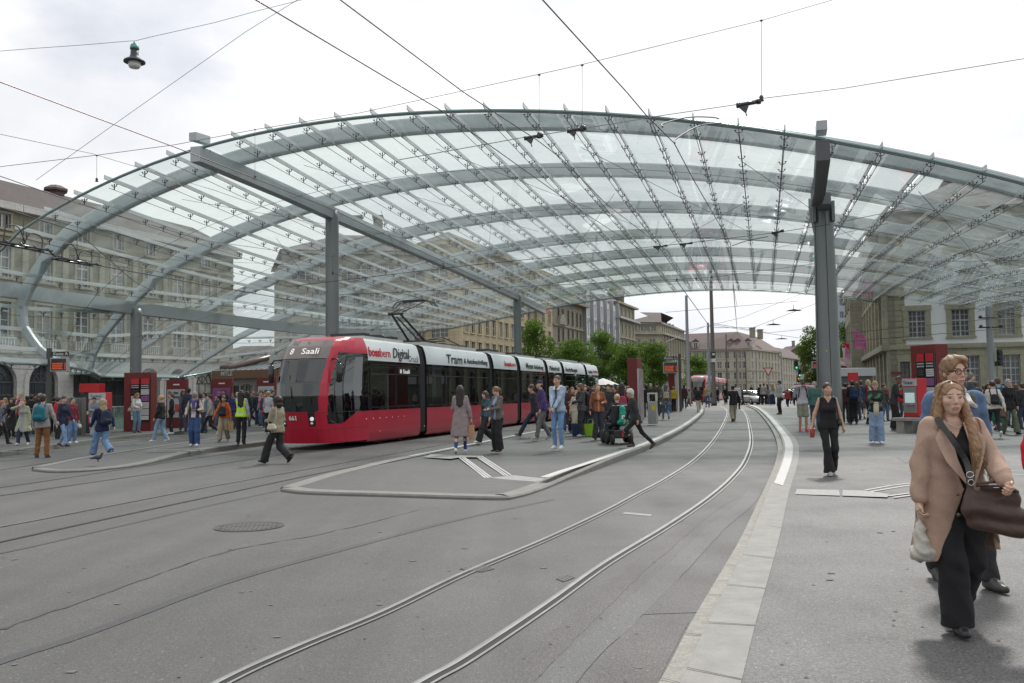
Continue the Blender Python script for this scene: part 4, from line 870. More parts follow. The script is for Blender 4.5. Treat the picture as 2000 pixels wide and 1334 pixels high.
# ---------------------------------------------------------------- trees
def leafmat(name, c1, c2):
    m = bpy.data.materials.new(name); m.use_nodes = True; t = m.node_tree; t.nodes.clear(); n = t.nodes.new; l = t.links.new
    o = n('ShaderNodeOutputMaterial'); tcn = n('ShaderNodeTexCoord'); ns = n('ShaderNodeTexNoise'); ns.inputs['Scale'].default_value = 1.1; ns.inputs['Detail'].default_value = 5; l(tcn.outputs['Object'], ns.inputs['Vector'])
    mr = n('ShaderNodeMapRange'); mr.inputs[1].default_value = .35; mr.inputs[2].default_value = .65; l(ns.outputs[0], mr.inputs[0]); mx_ = n('ShaderNodeMix'); mx_.data_type = 'RGBA'; l(mr.outputs[0], mx_.inputs[0]); mx_.inputs[6].default_value = (*c1, 1); mx_.inputs[7].default_value = (*c2, 1)
    d = n('ShaderNodeBsdfDiffuse'); tl = n('ShaderNodeBsdfTranslucent'); l(mx_.outputs[2], d.inputs[0]); l(mx_.outputs[2], tl.inputs[0]); ms = n('ShaderNodeMixShader'); ms.inputs[0].default_value = .45; l(d.outputs[0], ms.inputs[1]); l(tl.outputs[0], ms.inputs[2]); l(ms.outputs[0], o.inputs[0]); return m
LEAF = leafmat('leaf', (.075, .14, .032), (.17, .26, .055)); BARK = mat('bark', (.10, .08, .06), .9, var=.3, vs=6, bump=.5, bs=20)
def tree(x, y, h, r, label, seed, nl=8500, trunk=1.9, leaf=.24):
    r *= 1.18
    rnd = random.Random(seed); rt = empty('street_tree', (x, y, 0), 0, label, 'tree', 'trees along the street')
    mb = MB(); lean = rnd.uniform(-.2, .2); mb.tube([(0, 0, 0), (.03, 0, trunk*.6), (lean*.3, .05, trunk), (lean, 0, h*.7)], [.16, .13, .11, .04], 8)
    cl = []
    for i in range(26):
        z = trunk+(h-trunk)*(.06+.86*(i+.5)/26); f = math.sin(math.pi*min(1, (.14+.86*(z-trunk)/(h-trunk))))**.6; a = rnd.uniform(0, 6.28)
        R_ = r*f*rnd.uniform(.35, 1.05); c_ = Vector((lean*z/h+math.cos(a)*R_*.75, math.sin(a)*R_*.75, z)); cl.append((c_, r*rnd.uniform(.34, .52)))
        s = Vector((lean*z/h*.6, 0, max(trunk*.9, z-R_*.9))); mb.tube([s, s.lerp(c_, .5)+Vector((0, 0, .15)), c_], [.05, .03, .012], 5)
    mb.build('trunk', BARK, rt)
    rg = np.random.default_rng(seed); n = nl
    ci = rg.integers(0, len(cl), n); C = np.array([c_[0] for c_ in cl])[ci]; Rr = np.array([c_[1] for c_ in cl])[ci]
    d = rg.normal(size=(n, 3)); d /= np.linalg.norm(d, axis=1)[:, None]; d[:, 2] *= .72; P = C+d*(Rr*rg.uniform(.35, 1.05, n)**.6)[:, None]
    a = rg.normal(size=(n, 3)); a /= np.linalg.norm(a, axis=1)[:, None]; b = np.cross(a, rg.normal(size=(n, 3))); b /= np.linalg.norm(b, axis=1)[:, None]; s = rg.uniform(.5, 1.2, n)[:, None]*leaf
    V = np.stack([P-a*s*.5, P+b*s*.35, P+a*s*.5, P-b*s*.35], 1).reshape(-1, 3); me = bpy.data.meshes.new('crown'); me.from_pydata(V.tolist(), [], np.arange(n*4).reshape(-1, 4).tolist()); me.materials.append(LEAF)
    o = bpy.data.objects.new('crown', me); sc.collection.objects.link(o); o.parent = rt; return rt
def tpx(px, y, ytop, halfw, label, seed, **k):
    p = pxy(px, y); h = at(px, ytop, y).z; tree(p[0], p[1], h, halfw/FPX*y, label, seed, **k)
tpx(1050, 98, 620, 36, 'pointed green tree in front of the yellow hotel', 1)
tpx(1122, 92, 664, 38, 'broad bright green tree right of the pointed one', 2)
tpx(1178, 104, 645, 36, 'tall green tree with a pointed top before the white office', 3)
tpx(1228, 96, 672, 34, 'green tree behind the tall red stele', 4)
tpx(1275, 108, 668, 36, 'green tree between the red stele and the dark sign board', 5)
tpx(1357, 150, 694, 26, 'small green tree beside the twin grey poles', 6)
tpx(1592, 120, 632, 30, 'large tree beyond the right hand column, left side', 7)
tpx(1652, 128, 625, 34, 'dark tree between the right column and the corner palace', 8)
# ---------------------------------------------------------------- trams
RED = mat('tram_red', (.48, .012, .040), .30, 0, var=.07, vs=1.5, coat=.22); REDS = mat('sign_panel_red', (.55, .02, .03), .45, var=.06, vs=3); MAROON = mat('stele_red', (.17, .022, .02), .55, var=.08, vs=2)
BLK = mat('tram_black', (.02, .021, .023), .25, coat=.4); TGL = glass('tram_glass', (.30, .32, .32), .012, (.1, .1, .1), 1.6, .01); BANW = mat('banner_white', (.72, .76, .78), .3, var=.03, vs=1)
RUB = mat('rubber', (.035, .036, .038), .7); WTXT = mat('letter_white', (.8, .8, .78), .5); BTXT = mat('letter_black', (.02, .02, .02), .5); RTXT = mat('letter_red', (.55, .01, .03), .5)
LED = mat('led_white', (.8, .8, .76), .5, emit=.45); LEDO = mat('led_orange', (.8, .10, .02), .5, emit=.35); CHROME = mat('chrome', (.6, .6, .6), .2, 1)
DISP = mat('display_panel', (.13, .095, .085), .08, spec=1, coat=.5); DKST = mat('dark_steel', (.06, .062, .065), .5, .6); GRL = mat('roof_grey', (.5, .51, .5), .5, var=.1, vs=2)
def winner(seat):  # inner scene seen through the windows
    pass
def tram_nose(root, name, M):
    """front end: skin split by region"""
    zk = [.2, .6, 1.1, 1.6, 2.0, 2.7, 3.1, 3.32, 3.43]; sk = [-.1, -.25, -.4, -.48, -.45, -.15, .10, .40, .9]
    def s0(z): return float(np.interp(z, zk, sk))
    outl = [(0, 0), (.3, .02), (.55, .10), (.72, .19), (.85, .35), (.95, .58), (1.03, .9), (1.09, 1.35), (1.12, 1.8), (1.13, 2.1)]
    q = [0]
    for a, b in zip(outl[:-1], outl[1:]): q.append(q[-1]+math.hypot(b[0]-a[0], b[1]-a[1]))
    def P(qq, z):
        a = abs(qq); t = float(np.interp(a, q, [o[0] for o in outl])); ds = float(np.interp(a, q, [o[1] for o in outl])); sz = s0(z); s = sz+ds*(2.1-sz)/2.1
        k = 1-.16*max(0, (z-2.8)/.63)**2; return Vector((math.copysign(t*k, qq), s, z))
    Q = q[-1]
    def region(a, z):
        m_ = abs(a)
        if z > 3.33: return 'nose_shell'
        if 2.74 < z < 3.30 and m_ < .84+.14*(z-2.7): return 'display_panel'
        if 1.13 < z < 2.71 and m_ < .68+.10*(z-1.1): return 'windscreen'
        if m_ > .90+.13*(z-.75) and z < 2.92:
            zl = .76+.36*smooth(m_, 1.3, 2.3)
            if z > zl: return 'cab_window' if a > 0 else 'cab_window_'
        if .72 < z < 1.13 and .36+.06*(z-.72) < m_ < .56+.06*(z-.72): return 'headlight_panel'
        return 'nose_shell'
    NQ, NZ = 132, 96; zz = [.2+(3.43-.2)*i/NZ for i in range(NZ+1)]; qq = [-Q+2*Q*i/NQ for i in range(NQ+1)]
    V = [[P(a, z) for z in zz] for a in qq]; reg = {}
    for i in range(NQ):
        for j in range(NZ): reg.setdefault(region((qq[i]+qq[i+1])/2, (zz[j]+zz[j+1])/2), []).append((i, j))
    mm = {'nose_shell': RED, 'display_panel': DISP, 'windscreen': glass('windscreen_glass', (.16, .17, .18), .01, (.1, .1, .1), 1.7, .01), 'cab_window': MATS['windscreen_glass'], 'headlight_panel': BLK}
    for nm, L_ in reg.items():
        nm = nm.rstrip('_')
        mb = MB(); idx = {}
        def vi(i, j):
            if (i, j) not in idx: idx[(i, j)] = len(mb.v); v = V[i][j]; mb.v.append(tuple(v)); 
            return idx[(i, j)]
        for i, j in L_: mb.f.append([vi(i, j), vi(i+1, j), vi(i+1, j+1), vi(i, j+1)]); mb.m.append(0); mb.sm.append(True)
        o = mb.build(nm, mm[nm], root)
        if nm == 'nose_shell': shell_ = o
        if nm == 'windscreen': ws = o
    # roof cap of the nose
    mb = MB(); top = [V[i][NZ] for i in range(NQ+1)]; c_ = Vector((0, 1.6, 3.47)); mb.add(top+[c_], [(i, i+1, NQ+1) for i in range(NQ)]+[(NQ, 0, NQ+1)]); mb.build('roof_cap', RED, shell_)
    # seams
    mb = MB()
    for z in (.62, 1.12): mb.tube([P(-Q+2*Q*i/60, z)*1.0+Vector((0, -.003, 0)) for i in range(61)], .007, 4)
    for z in (2.725,): mb.tube([P(-.8+1.6*i/30, z)+Vector((0, -.004, 0)) for i in range(31)], .010, 4)
    for a in (-.62, .62): mb.tube([P(a-.08*(k/8 if a > 0 else -k/8), .2+.42*(8-k)/8)+Vector((0, -.004, 0)) for k in range(9)], .006, 4)
    mb.build('seam', JN, shell_)
    # inner dashboard, seat and driver silhouettes make the glass read as glass
    hl = MB()
    for a, z, r_ in ((.49, .93, .055), (.47, .79, .045), (-.49, .93, .055), (-.47, .79, .045)):
        p = P(a, z); hl.lathe([(r_*1.2, -.01), (r_*1.2, .012), (r_, .016), (r_*.2, .02)], 14, Matrix.Translation(p)@Matrix.Rotation(math.pi/2, 4, 'X')@Matrix.Rotation(.0, 4, 'Z'))
    for k, (a, z, r_) in enumerate(((.49, .93, .055), (.47, .79, .045), (-.49, .93, .055), (-.47, .79, .045))):
        h = MB(); p = P(a, z)+Vector((0, -.012, 0)); h.lathe([(r_*1.15, -.01), (r_*1.15, .012), (r_*.8, .018), (.002, .02)], 14, Matrix.Translation(p)@Matrix.Rotation(math.pi/2, 4, 'X')); h.build('headlight', LED if k in (0,) else CHROME, root)
    # wiper
    mb = MB(); mb.tube([P(.1, 1.15)+Vector((0, -.03, 0)), P(-.12, 1.9)+Vector((0, -.04, 0))], .010, 5); mb.tube([P(-.05, 1.5)+Vector((0, -.045, 0)), P(-.22, 2.25)+Vector((0, -.045, 0))], .012, 5); mb.build('wiper', BLK, root)
    # mirrors
    for sg in (-1, 1):
        mb = MB(); a0 = P(sg*1.0, 2.72); mb.tube([a0, a0+Vector((sg*.22, -.10, -.02)), a0+Vector((sg*.30, -.12, -.16))], .028, 7)
        M2 = Matrix.Translation(a0+Vector((sg*.30, -.12, -.42)))
        mb.lathe([(.02, -.30), (.085, -.26), (.095, 0), (.085, .24), (.02, .28)], 10, M2@Matrix.Diagonal((1, .7, 1, 1))); mb.build('mirror', BLK, root)
    return P
def wall_strip(mb, s0, s1, prof, mi, sg=1, n=1):
    vs = []
    for s in (s0, s1):
        for t, z in prof: vs.append((t*sg, s, z))
    k = len(prof); mb.add(vs, [(i, i+1, k+i+1, k+i) for i in range(k-1)], mi, True)
def tram_module(root, s0, s1, first=False, last=False, banner=None, doors=(), red_top=False, detail=True):
    m_ = empty('car_module'); m_.parent = root
    L_ = s1-s0; mb = MB()
    for sg in (1, -1):
        wall_strip(mb, s0, s1, [(1.02, .12), (1.10, .2), (1.13, .5), (1.13, 1.12)], 0, sg)
    wall_strip(mb, s0, s1, [(.98, 3.36), (.8, 3.44), (0, 3.47), (-.8, 3.44), (-.98, 3.36)], 1)
    for s in (s0, s1):
        pr = [(-1.02, .12), (-1.13, .5), (-1.13, 2.72), (-.98, 3.36), (-.8, 3.44), (0, 3.47), (.8, 3.44), (.98, 3.36), (1.13, 2.72), (1.13, .5), (1.02, .12)]
        mb.add([(t, s, z) for t, z in pr], [tuple(range(len(pr)))], 2)
    mb.add([(-1.02, s0, .12), (1.02, s0, .12), (1.02, s1, .12), (-1.02, s1, .12)], [(0, 1, 2, 3)], 2)
    mb.build('body', [RED, GRL, BLK], m_)
    for sg in (1, -1):
        mb = MB(); wall_strip(mb, s0, s1, [(1.13, 2.72), (1.125, 2.85), (1.09, 3.05), (1.04, 3.22), (.98, 3.36)], 0, sg); bn = mb.build('banner', RED if red_top else BANW, m_)
        if sg == 1 and banner:
            for (txt, f0, f1, h, zb, mt, sh, of) in banner:
                Mx_ = frame((1.12, s0+f0*L_, zb), (0, 1, 0), (-.12, 0, 1)); text(txt, h, mt, Mx_@Matrix.Translation((0, 0, .012)), bn, fit=(f1-f0)*L_, shear=sh, offset=of)
        mb = MB(); wall_strip(mb, s0, s1, [(1.128, 1.12), (1.128, 2.72)], 0, sg); wb = mb.build('window_band', TGL, m_)
        if not detail: continue
        x = 1.133*sg; fr = MB(); a = s0+.25
        dl = sorted(doors)
        def panel(p, q_, z0, z1, w_=.045, mi=0):
            d0, d1 = sorted((x, x+.012*sg)); fr.box(d0, d1, p, p+w_, z0, z1, mi); fr.box(d0, d1, q_-w_, q_, z0, z1, mi); fr.box(d0, d1, p+w_, q_-w_, z0, z0+w_, mi); fr.box(d0, d1, p+w_, q_-w_, z1-w_, z1, mi)
        segs = []; c_ = s0+.12
        for d0_, d1_ in dl: segs.append((c_, d0_-.08)); c_ = d1_+.08
        segs.append((c_, s1-.12))
        for p, q_ in segs:
            if q_-p > .6:
                nn = max(1, int((q_-p)/1.7+.4)); w_ = (q_-p)/nn
                for k in range(nn): panel(p+k*w_+.03, p+(k+1)*w_-.03, 1.2, 2.62, .03); 
                for k in range(nn): fr.box(*sorted((x, x+.010*sg)), p+k*w_+.08, p+(k+1)*w_-.08, 2.28, 2.31, 1)
        fr.build('window_frame', [BLK, DKST], wb)
        for d0_, d1_ in dl:
            dm = MB(); 
            for p, q_ in ((d0_, (d0_+d1_)/2-.012), ((d0_+d1_)/2+.012, d1_)):
                e0, e1 = sorted((x, x+.02*sg)); w_ = .07
                dm.box(e0, e1, p, p+w_, .28, 2.6, 0); dm.box(e0, e1, q_-w_, q_, .28, 2.6, 0); dm.box(e0, e1, p+w_, q_-w_, .28, .9, 2); dm.box(e0, e1, p+w_, q_-w_, 2.5, 2.6, 0); dm.box(*sorted((x, x+.006*sg)), p+w_, q_-w_, .9, 2.5, 1)
            do = dm.build('door', [DKST, TGL, RED], m_)
            hb = MB(); hb.tube([(x+.04*sg, (d0_+d1_)/2-.12, 1.1), (x+.04*sg, (d0_+d1_)/2-.12, 1.7)], .014, 6); hb.build('door_handle', CHROME, do)
    if detail:
        st = MB(); k = s0+.6
        while k < s1-.7:
            for xx in (-.72, .72): st.box(xx-.22, xx+.22, k, k+.42, .55, .95); st.box(xx-.22, xx+.22, k+.36, k+.44, .951, 1.5)
            k += .88
        st.box(-.03, .03, (s0+s1)/2-.03, (s0+s1)/2+.03, .3, 2.5, 1); st.box(-1.0, 1.0, s0+.1, s1-.1, 2.5, 2.56, 2); st.box(-1.05, 1.05, s0+.05, s1-.05, .3, .34, 3); st.build('seat_rows', [mat('seat_red', (.16, .03, .03), .8), CHROME, mat('ceiling_grey', (.3, .3, .3), .6), DKST], m_)
        rf = MB()
        if L_ > 5: rf.box(-.8, .8, s0+.5, s1-.8, 3.44, 3.58, 0)
        else: rf.box(-.7, .7, s0+.5, s1-.5, 3.45, 3.55, 0)
        k = s0+.7
        while k < s1-1: rf.box(-.6, .6, k, k+.5, 3.55, 3.66, 1); k += 1.1
        rf.build('roof_unit', [GRL, DKST], m_)
        wh = MB(); c_ = (s0+s1)/2
        if L_ > 5 or first:
            for sq in ((s0+1.7, s0+3.3) if L_ > 5 else (c_-.8, c_+.8)):
                for sg in (1, -1): wh.lathe([(.29, -.05), (.29, .05), (.2, .06), (.08, .08)], 16, Matrix.Translation((.85*sg, sq, .3))@Matrix.Rotation(math.pi/2, 4, 'Y'))
        else:
            for sq in (c_-.8, c_+.8):
                for sg in (1, -1): wh.lathe([(.29, -.05), (.29, .05), (.2, .06), (.08, .08)], 16, Matrix.Translation((.85*sg, sq, .3))@Matrix.Rotation(math.pi/2, 4, 'Y'))
        wh.box(-.9, .9, c_-1.2, c_+1.2, .08, .3); wh.build('running_gear', DKST, m_)
    return m_
def bellows(root, s0, s1):
    mb = MB(); n = 7; pr = [(1.05, .25), (1.06, 1.5), (1.05, 2.75), (.95, 3.3), (.7, 3.42), (-.7, 3.42), (-.95, 3.3), (-1.05, 2.75), (-1.06, 1.5), (-1.05, .25)]; K = len(pr); vs = []
    for i in range(2*n+1):
        s = s0+(s1-s0)*i/(2*n); k = 1 if i % 2 == 0 else .955
        vs += [(t*k, s, z if z < .3 else z*(.995 if k == 1 else .985)) for t, z in pr]
    mb.add(vs, [(i*K+j, i*K+j+1, (i+1)*K+j+1, (i+1)*K+j) for i in range(2*n) for j in range(K-1)]); return mb.build('bellows', RUB, root)
TAZ = math.atan2(10.9, 34.7); TD = Vector((math.sin(TAZ), math.cos(TAZ), 0)); TR = Vector((TD.y, -TD.x, 0))
TO = Vector((-4.9, 27.6, 0))+TD*.9-TD*2.0-TR*1.13
T = empty('tram', TO, -TAZ, 'long red low floor tram with white advert band standing at the stop', 'tram')
P = tram_nose(T, 'nose', None)
SA = TO+TR*1.13; SB = SA+TD*60
jt = [along((SA.x, SA.y), (SB.x, SB.y), p) for p in (820, 955.5, 1009.5, 1064.5, 1097, 1142.5, 1168)]
g_ = .62
ban = [[('boss', .015, .21, .42, 2.86, RTXT, 0, .012), ('bern', .215, .40, .42, 2.86, RTXT, 0, 0), ('Digital', .45, .78, .5, 2.86, BTXT, .25, .006), ('Druck', .76, .97, .32, 2.76, BTXT, .2, 0)],
       [('Tram', .28, .52, .5, 2.82, BTXT, .15, .008), ('& Autobeschriftung', .55, .97, .30, 2.86, BTXT, .3, .004)],
       [('boss', .46, .72, .32, 2.88, RTXT, 0, .01), ('bern', .72, .95, .32, 2.88, RTXT, 0, 0)],
       [('Messe', .2, .5, .42, 2.84, BTXT, .2, .006), ('Beklebung', .53, .93, .32, 2.84, BTXT, .3, .004)],
       [('Plakatdruck', .1, .85, .36, 2.84, BTXT, .25, .006)], [('Beschriftungen', .05, .6, .36, 2.84, BTXT, .25, .006)], [('Leuchten', .1, .45, .3, 2.84, BTXT, .2, .004), ('bossbern', .52, .95, .26, 2.9, RTXT, 0, .004)]]
s = 2.1
dr = along((SA.x, SA.y), (SB.x, SB.y), 742), along((SA.x, SA.y), (SB.x, SB.y), 804)
for i, e1_ in enumerate(jt):
    L_ = e1_-s
    drs = []
    mo = tram_module(T, s, e1_, first=i == 0, banner=ban[i], doors=drs)
    if i < 6: bellows(T, e1_+.001, e1_+g_-.001)
    s = e1_+g_
# side display, number, front text, indicator marks
def on_front(txt, a, z, size, m, fit, ofs=.0):
    p = P(a, z); dx = (P(a+.1, z)-P(a-.1, z)).normalized(); dz = (P(a, z+.06)-P(a, z-.06)).normalized(); text(txt, size, m, frame(p, dx, dz)@Matrix.Translation((0, 0, .012)), T, fit=fit, offset=ofs)
on_front('8', -.46, 2.86, .30, LED, .15, .001); on_front('Saali', -.02, 2.86, .30, LED, .58, .001)
on_front('661', -.24, .90, .19, WTXT, .27, .006)
mb = MB(); v0 = [P(a, z)+Vector((0, -.006, 0)) for a, z in ((-.34, .87), (.14, .87), (.14, 1.05), (-.34, 1.05))]; mb.add(v0, [(0, 1, 2, 3)]); mb.build('number_plate', mat('plate_dark', (.10, .07, .07), .4), T)
sd_ = along((SA.x, SA.y), (SB.x, SB.y), 777), along((SA.x, SA.y), (SB.x, SB.y), 802)
mb = MB(); mb.box(1.13, 1.145, sd_[0], sd_[1], 2.28, 2.56); dp = mb.build('side_display', BLK, T); text('8 Saali', .2, LED, frame((1.148, sd_[0]+.12, 2.34), (0, 1, 0)), dp, fit=(sd_[1]-sd_[0])*.75)
for k in range(7):
    mb = MB(); s_ = dr[0]-1.0+k*.48; mb.lathe([(.018, -.002), (.018, .01), (0, .012)], 8, Matrix.Translation((1.13, s_, .86+.0*k))@Matrix.Rotation(math.pi/2, 4, 'Y')); mb.build('marker_light', WTXT, T)
for s_, z in ((2.9, .42), (6.6, .45)):
    mb = MB(); mb.lathe([(.03, -.002), (.03, .012), (0, .015)], 8, Matrix.Translation((1.13, s_, z))@Matrix.Rotation(math.pi/2, 4, 'Y')); mb.build('marker_light', mat('amber', (.8, .2, .02), .3), T)
# pantograph
pg = empty('pantograph'); pg.parent = T
s1_ = jt[0]+2.5; mb = MB()
for t in (-.35, .35):
    mb.tube([(t, s1_, 3.62), (t*.5, s1_-2.1, 4.62)], .045, 7)
    mb.tube([(t*.4, s1_-2.1, 4.62), (t*1.2, s1_-.35, 5.22)], .025, 6)
mb.tube([(0, s1_+.1, 3.7), (0, s1_-2.0, 4.5)], .03, 6); mb.tube([(-.3, s1_-2.1, 4.62), (.3, s1_-2.1, 4.62)], .05, 8); mb.tube([(-.25, s1_-2.0, 4.66), (.1, s1_-1.2, 4.93), (.3, s1_-1.3, 4.9)], .015, 5)
mb.build('arm', DKST, pg)
mb = MB()
for ds in (-.25, .05, .3):
    mb.tube([(-.85, s1_-.3+ds, 5.02), (-.68, s1_-.3+ds, 5.2), (-.4, s1_-.3+ds, 5.27), (.4, s1_-.3+ds, 5.27), (.68, s1_-.3+ds, 5.2), (.85, s1_-.3+ds, 5.02)], .022, 6)
mb.tube([(-.42, s1_-.55, 5.25), (-.42, s1_, 5.25)], .02, 5); mb.tube([(.42, s1_-.55, 5.25), (.42, s1_, 5.25)], .02, 5); mb.build('contact_strip', DKST, pg)
mb = MB(); mb.box(-.6, .6, s1_-.5, s1_+.5, 3.5, 3.62)
for t in (-.5, .5):
    for ds in (-.4, .4): mb.lathe([(.05, 3.45), (.09, 3.5), (.05, 3.55), (.09, 3.6), (.05, 3.65), (.05, 3.72)], 8, Matrix.Translation((t, s1_+ds, 0)))
mb.tube([(-.7, s1_+.6, 3.7), (.7, s1_+1.1, 3.75)], .03, 6); mb.tube([(.2, s1_, 3.7), (.6, s1_+1.0, 3.9), (.9, s1_+2.2, 3.6)], .025, 5); mb.build('base', DKST, pg)
# distant second tram
a_, b_ = pxy(1381, 116), pxy(1436, 175)
d2 = Vector((b_[0]-a_[0], b_[1]-a_[1], 0)); az2 = math.atan2(d2.x, d2.y); d2n = d2.normalized(); r2n = Vector((d2n.y, -d2n.x, 0)); o2 = Vector((a_[0], a_[1], 0))-r2n*1.13-d2n*1.6
T2 = empty('tram', o2, -az2, 'distant red tram approaching behind the grey poles', 'tram')
P2 = tram_nose(T2, 'nose', None)
s = 2.1
for i in range(4): tram_module(T2, s, s+8.5, red_top=True, doors=[(s+3, s+4.4)] if i < 2 else [], detail=i < 2); bellows(T2, s+8.501, s+8.999); s += 9
# ---------------------------------------------------------------- figures: distance field -> one continuous skin
def surfnet(F, org, h):
    s = F < 0; nx, ny, nz = F.shape
    c = [s[:-1, :-1, :-1], s[1:, :-1, :-1], s[:-1, 1:, :-1], s[1:, 1:, :-1], s[:-1, :-1, 1:], s[1:, :-1, 1:], s[:-1, 1:, 1:], s[1:, 1:, 1:]]
    al = c[0].copy(); an = c[0].copy()
    for q in c[1:]: al &= q; an |= q
    I = np.argwhere(an & ~al)
    if len(I) == 0: return None
    idx = -np.ones(an.shape, np.int64); idx[I[:, 0], I[:, 1], I[:, 2]] = np.arange(len(I))
    o8 = np.array([(0, 0, 0), (1, 0, 0), (0, 1, 0), (1, 1, 0), (0, 0, 1), (1, 0, 1), (0, 1, 1), (1, 1, 1)])
    Fv = np.stack([F[I[:, 0]+a, I[:, 1]+b, I[:, 2]+c_] for a, b, c_ in o8], 1)
    acc = np.zeros((len(I), 3)); cnt = np.zeros(len(I))
    for a, b in ((0, 1), (2, 3), (4, 5), (6, 7), (0, 2), (1, 3), (4, 6), (5, 7), (0, 4), (1, 5), (2, 6), (3, 7)):
        fa, fb = Fv[:, a], Fv[:, b]; m = (fa < 0) != (fb < 0); t = np.where(m, fa/np.where(m, fa-fb, 1), 0)
        acc += np.where(m[:, None], o8[a]+(o8[b]-o8[a])*t[:, None], 0); cnt += m
    V = (I+acc/cnt[:, None])*h+org; Q = []
    for ax in range(3):
        sl = [slice(None)]*3; sr = [slice(None)]*3; sl[ax] = slice(None, -1); sr[ax] = slice(1, None); a = s[tuple(sl)]; b = s[tuple(sr)]; E = np.argwhere(a != b)
        u, v = [k for k in range(3) if k != ax]; E = E[(E[:, u] > 0) & (E[:, v] > 0) & (E[:, u] < an.shape[u]) & (E[:, v] < an.shape[v])]
        if not len(E): continue
        def cell(du, dv): q = E.copy(); q[:, u] += du; q[:, v] += dv; return idx[q[:, 0], q[:, 1], q[:, 2]]
        q = np.stack([cell(-1, -1), cell(0, -1), cell(0, 0), cell(-1, 0)], 1); fl = a[E[:, 0], E[:, 1], E[:, 2]]
        if ax == 1: fl = ~fl
        q[~fl] = q[~fl][:, ::-1]; Q.append(q)
    Q = np.concatenate(Q); Q = Q[(Q >= 0).all(1)]; return V, Q
def cap(a, b, ra, rb=None, lab=0, sq=1.0, op='u', k=None): return ('c', np.array(a, float), np.array(b, float), ra, ra if rb is None else rb, lab, sq, op, k)
def ell(c, r, lab=0, R=None, op='u', k=None): return ('e', np.array(c, float), np.array(r, float), R, 0, lab, 1, op, k)
def sdf_mesh(prims, h, k=.03, noise=None, cut=None):
    pos = [p for p in prims if p[7] == 'u']; lo = np.full(3, 9e9); hi = -lo
    def bb(p):
        if p[0] == 'c': r = max(p[3], p[4])/min(1, p[6])+.0; return np.minimum(p[1], p[2])-r, np.maximum(p[1], p[2])+r
        r = p[2].max(); return p[1]-r, p[1]+r
    for p in pos: a, b = bb(p); lo = np.minimum(lo, a); hi = np.maximum(hi, b)
    lo -= 3*h+.01; hi += 3*h+.01; n = np.ceil((hi-lo)/h).astype(int)+1
    F = np.full(n, 1.0, np.float32); Lb = np.zeros(n, np.int16); D = np.full(n, 9.0, np.float32)
    ax = [lo[i]+h*np.arange(n[i]) for i in range(3)]
    for p in prims:
        a, b = bb(p); m = k*1.3+3*h; i0 = np.clip(np.floor((a-m-lo)/h).astype(int), 0, n); i1 = np.clip(np.ceil((b+m-lo)/h).astype(int)+1, 0, n)
        if (i1 <= i0).any(): continue
        X = ax[0][i0[0]:i1[0], None, None]; Y = ax[1][None, i0[1]:i1[1], None]; Z = ax[2][None, None, i0[2]:i1[2]]
        if p[0] == 'c':
            A, B = p[1], p[2]; d = B-A; dd = max(d@d, 1e-9); px, py, pz = X-A[0], Y-A[1], Z-A[2]; t = np.clip((px*d[0]+py*d[1]+pz*d[2])/dd, 0, 1)
            qx, qy, qz = px-t*d[0], (py-t*d[1])/p[6], pz-t*d[2]; ds = np.sqrt(qx*qx+qy*qy+qz*qz)-(p[3]+(p[4]-p[3])*t)
            if p[6] < 1: ds = ds*(.5+.5*p[6])
        else:
            px, py, pz = X-p[1][0]+0*Y+0*Z, Y-p[1][1]+0*X+0*Z, Z-p[1][2]+0*X+0*Y
            if p[3] is not None: R = p[3]; px, py, pz = [R[0][i]*px+R[1][i]*py+R[2][i]*pz for i in range(3)]
            r = p[2]; k0 = np.sqrt((px/r[0])**2+(py/r[1])**2+(pz/r[2])**2); k1 = np.sqrt((px/r[0]**2)**2+(py/r[1]**2)**2+(pz/r[2]**2)**2)+1e-9; ds = k0*(k0-1)/k1
        sl = tuple(slice(i0[j], i1[j]) for j in range(3)); kk = k if p[8] is None else p[8]
        if p[7] == 'u':
            f = F[sl]; hh = np.clip(.5+.5*(f-ds)/kk, 0, 1); F[sl] = f*(1-hh)+ds*hh-kk*hh*(1-hh); m_ = ds < D[sl]; D[sl] = np.where(m_, ds, D[sl]); Lb[sl] = np.where(m_, p[5], Lb[sl])
        else:
            F[sl] = np.maximum(F[sl], -ds)
    if noise is not None: F += noise(ax[0][:, None, None], ax[1][None, :, None], ax[2][None, None, :]).astype(np.float32)
    if cut is not None: F = np.maximum(F, cut(ax[0][:, None, None], ax[1][None, :, None], ax[2][None, None, :]).astype(np.float32))
    r = surfnet(F, lo, h)
    if r is None: return None
    V, Q = r; ii = np.clip(np.round((V-lo)/h).astype(int), 0, n-1); return V, Q, Lb[ii[:, 0], ii[:, 1], ii[:, 2]]
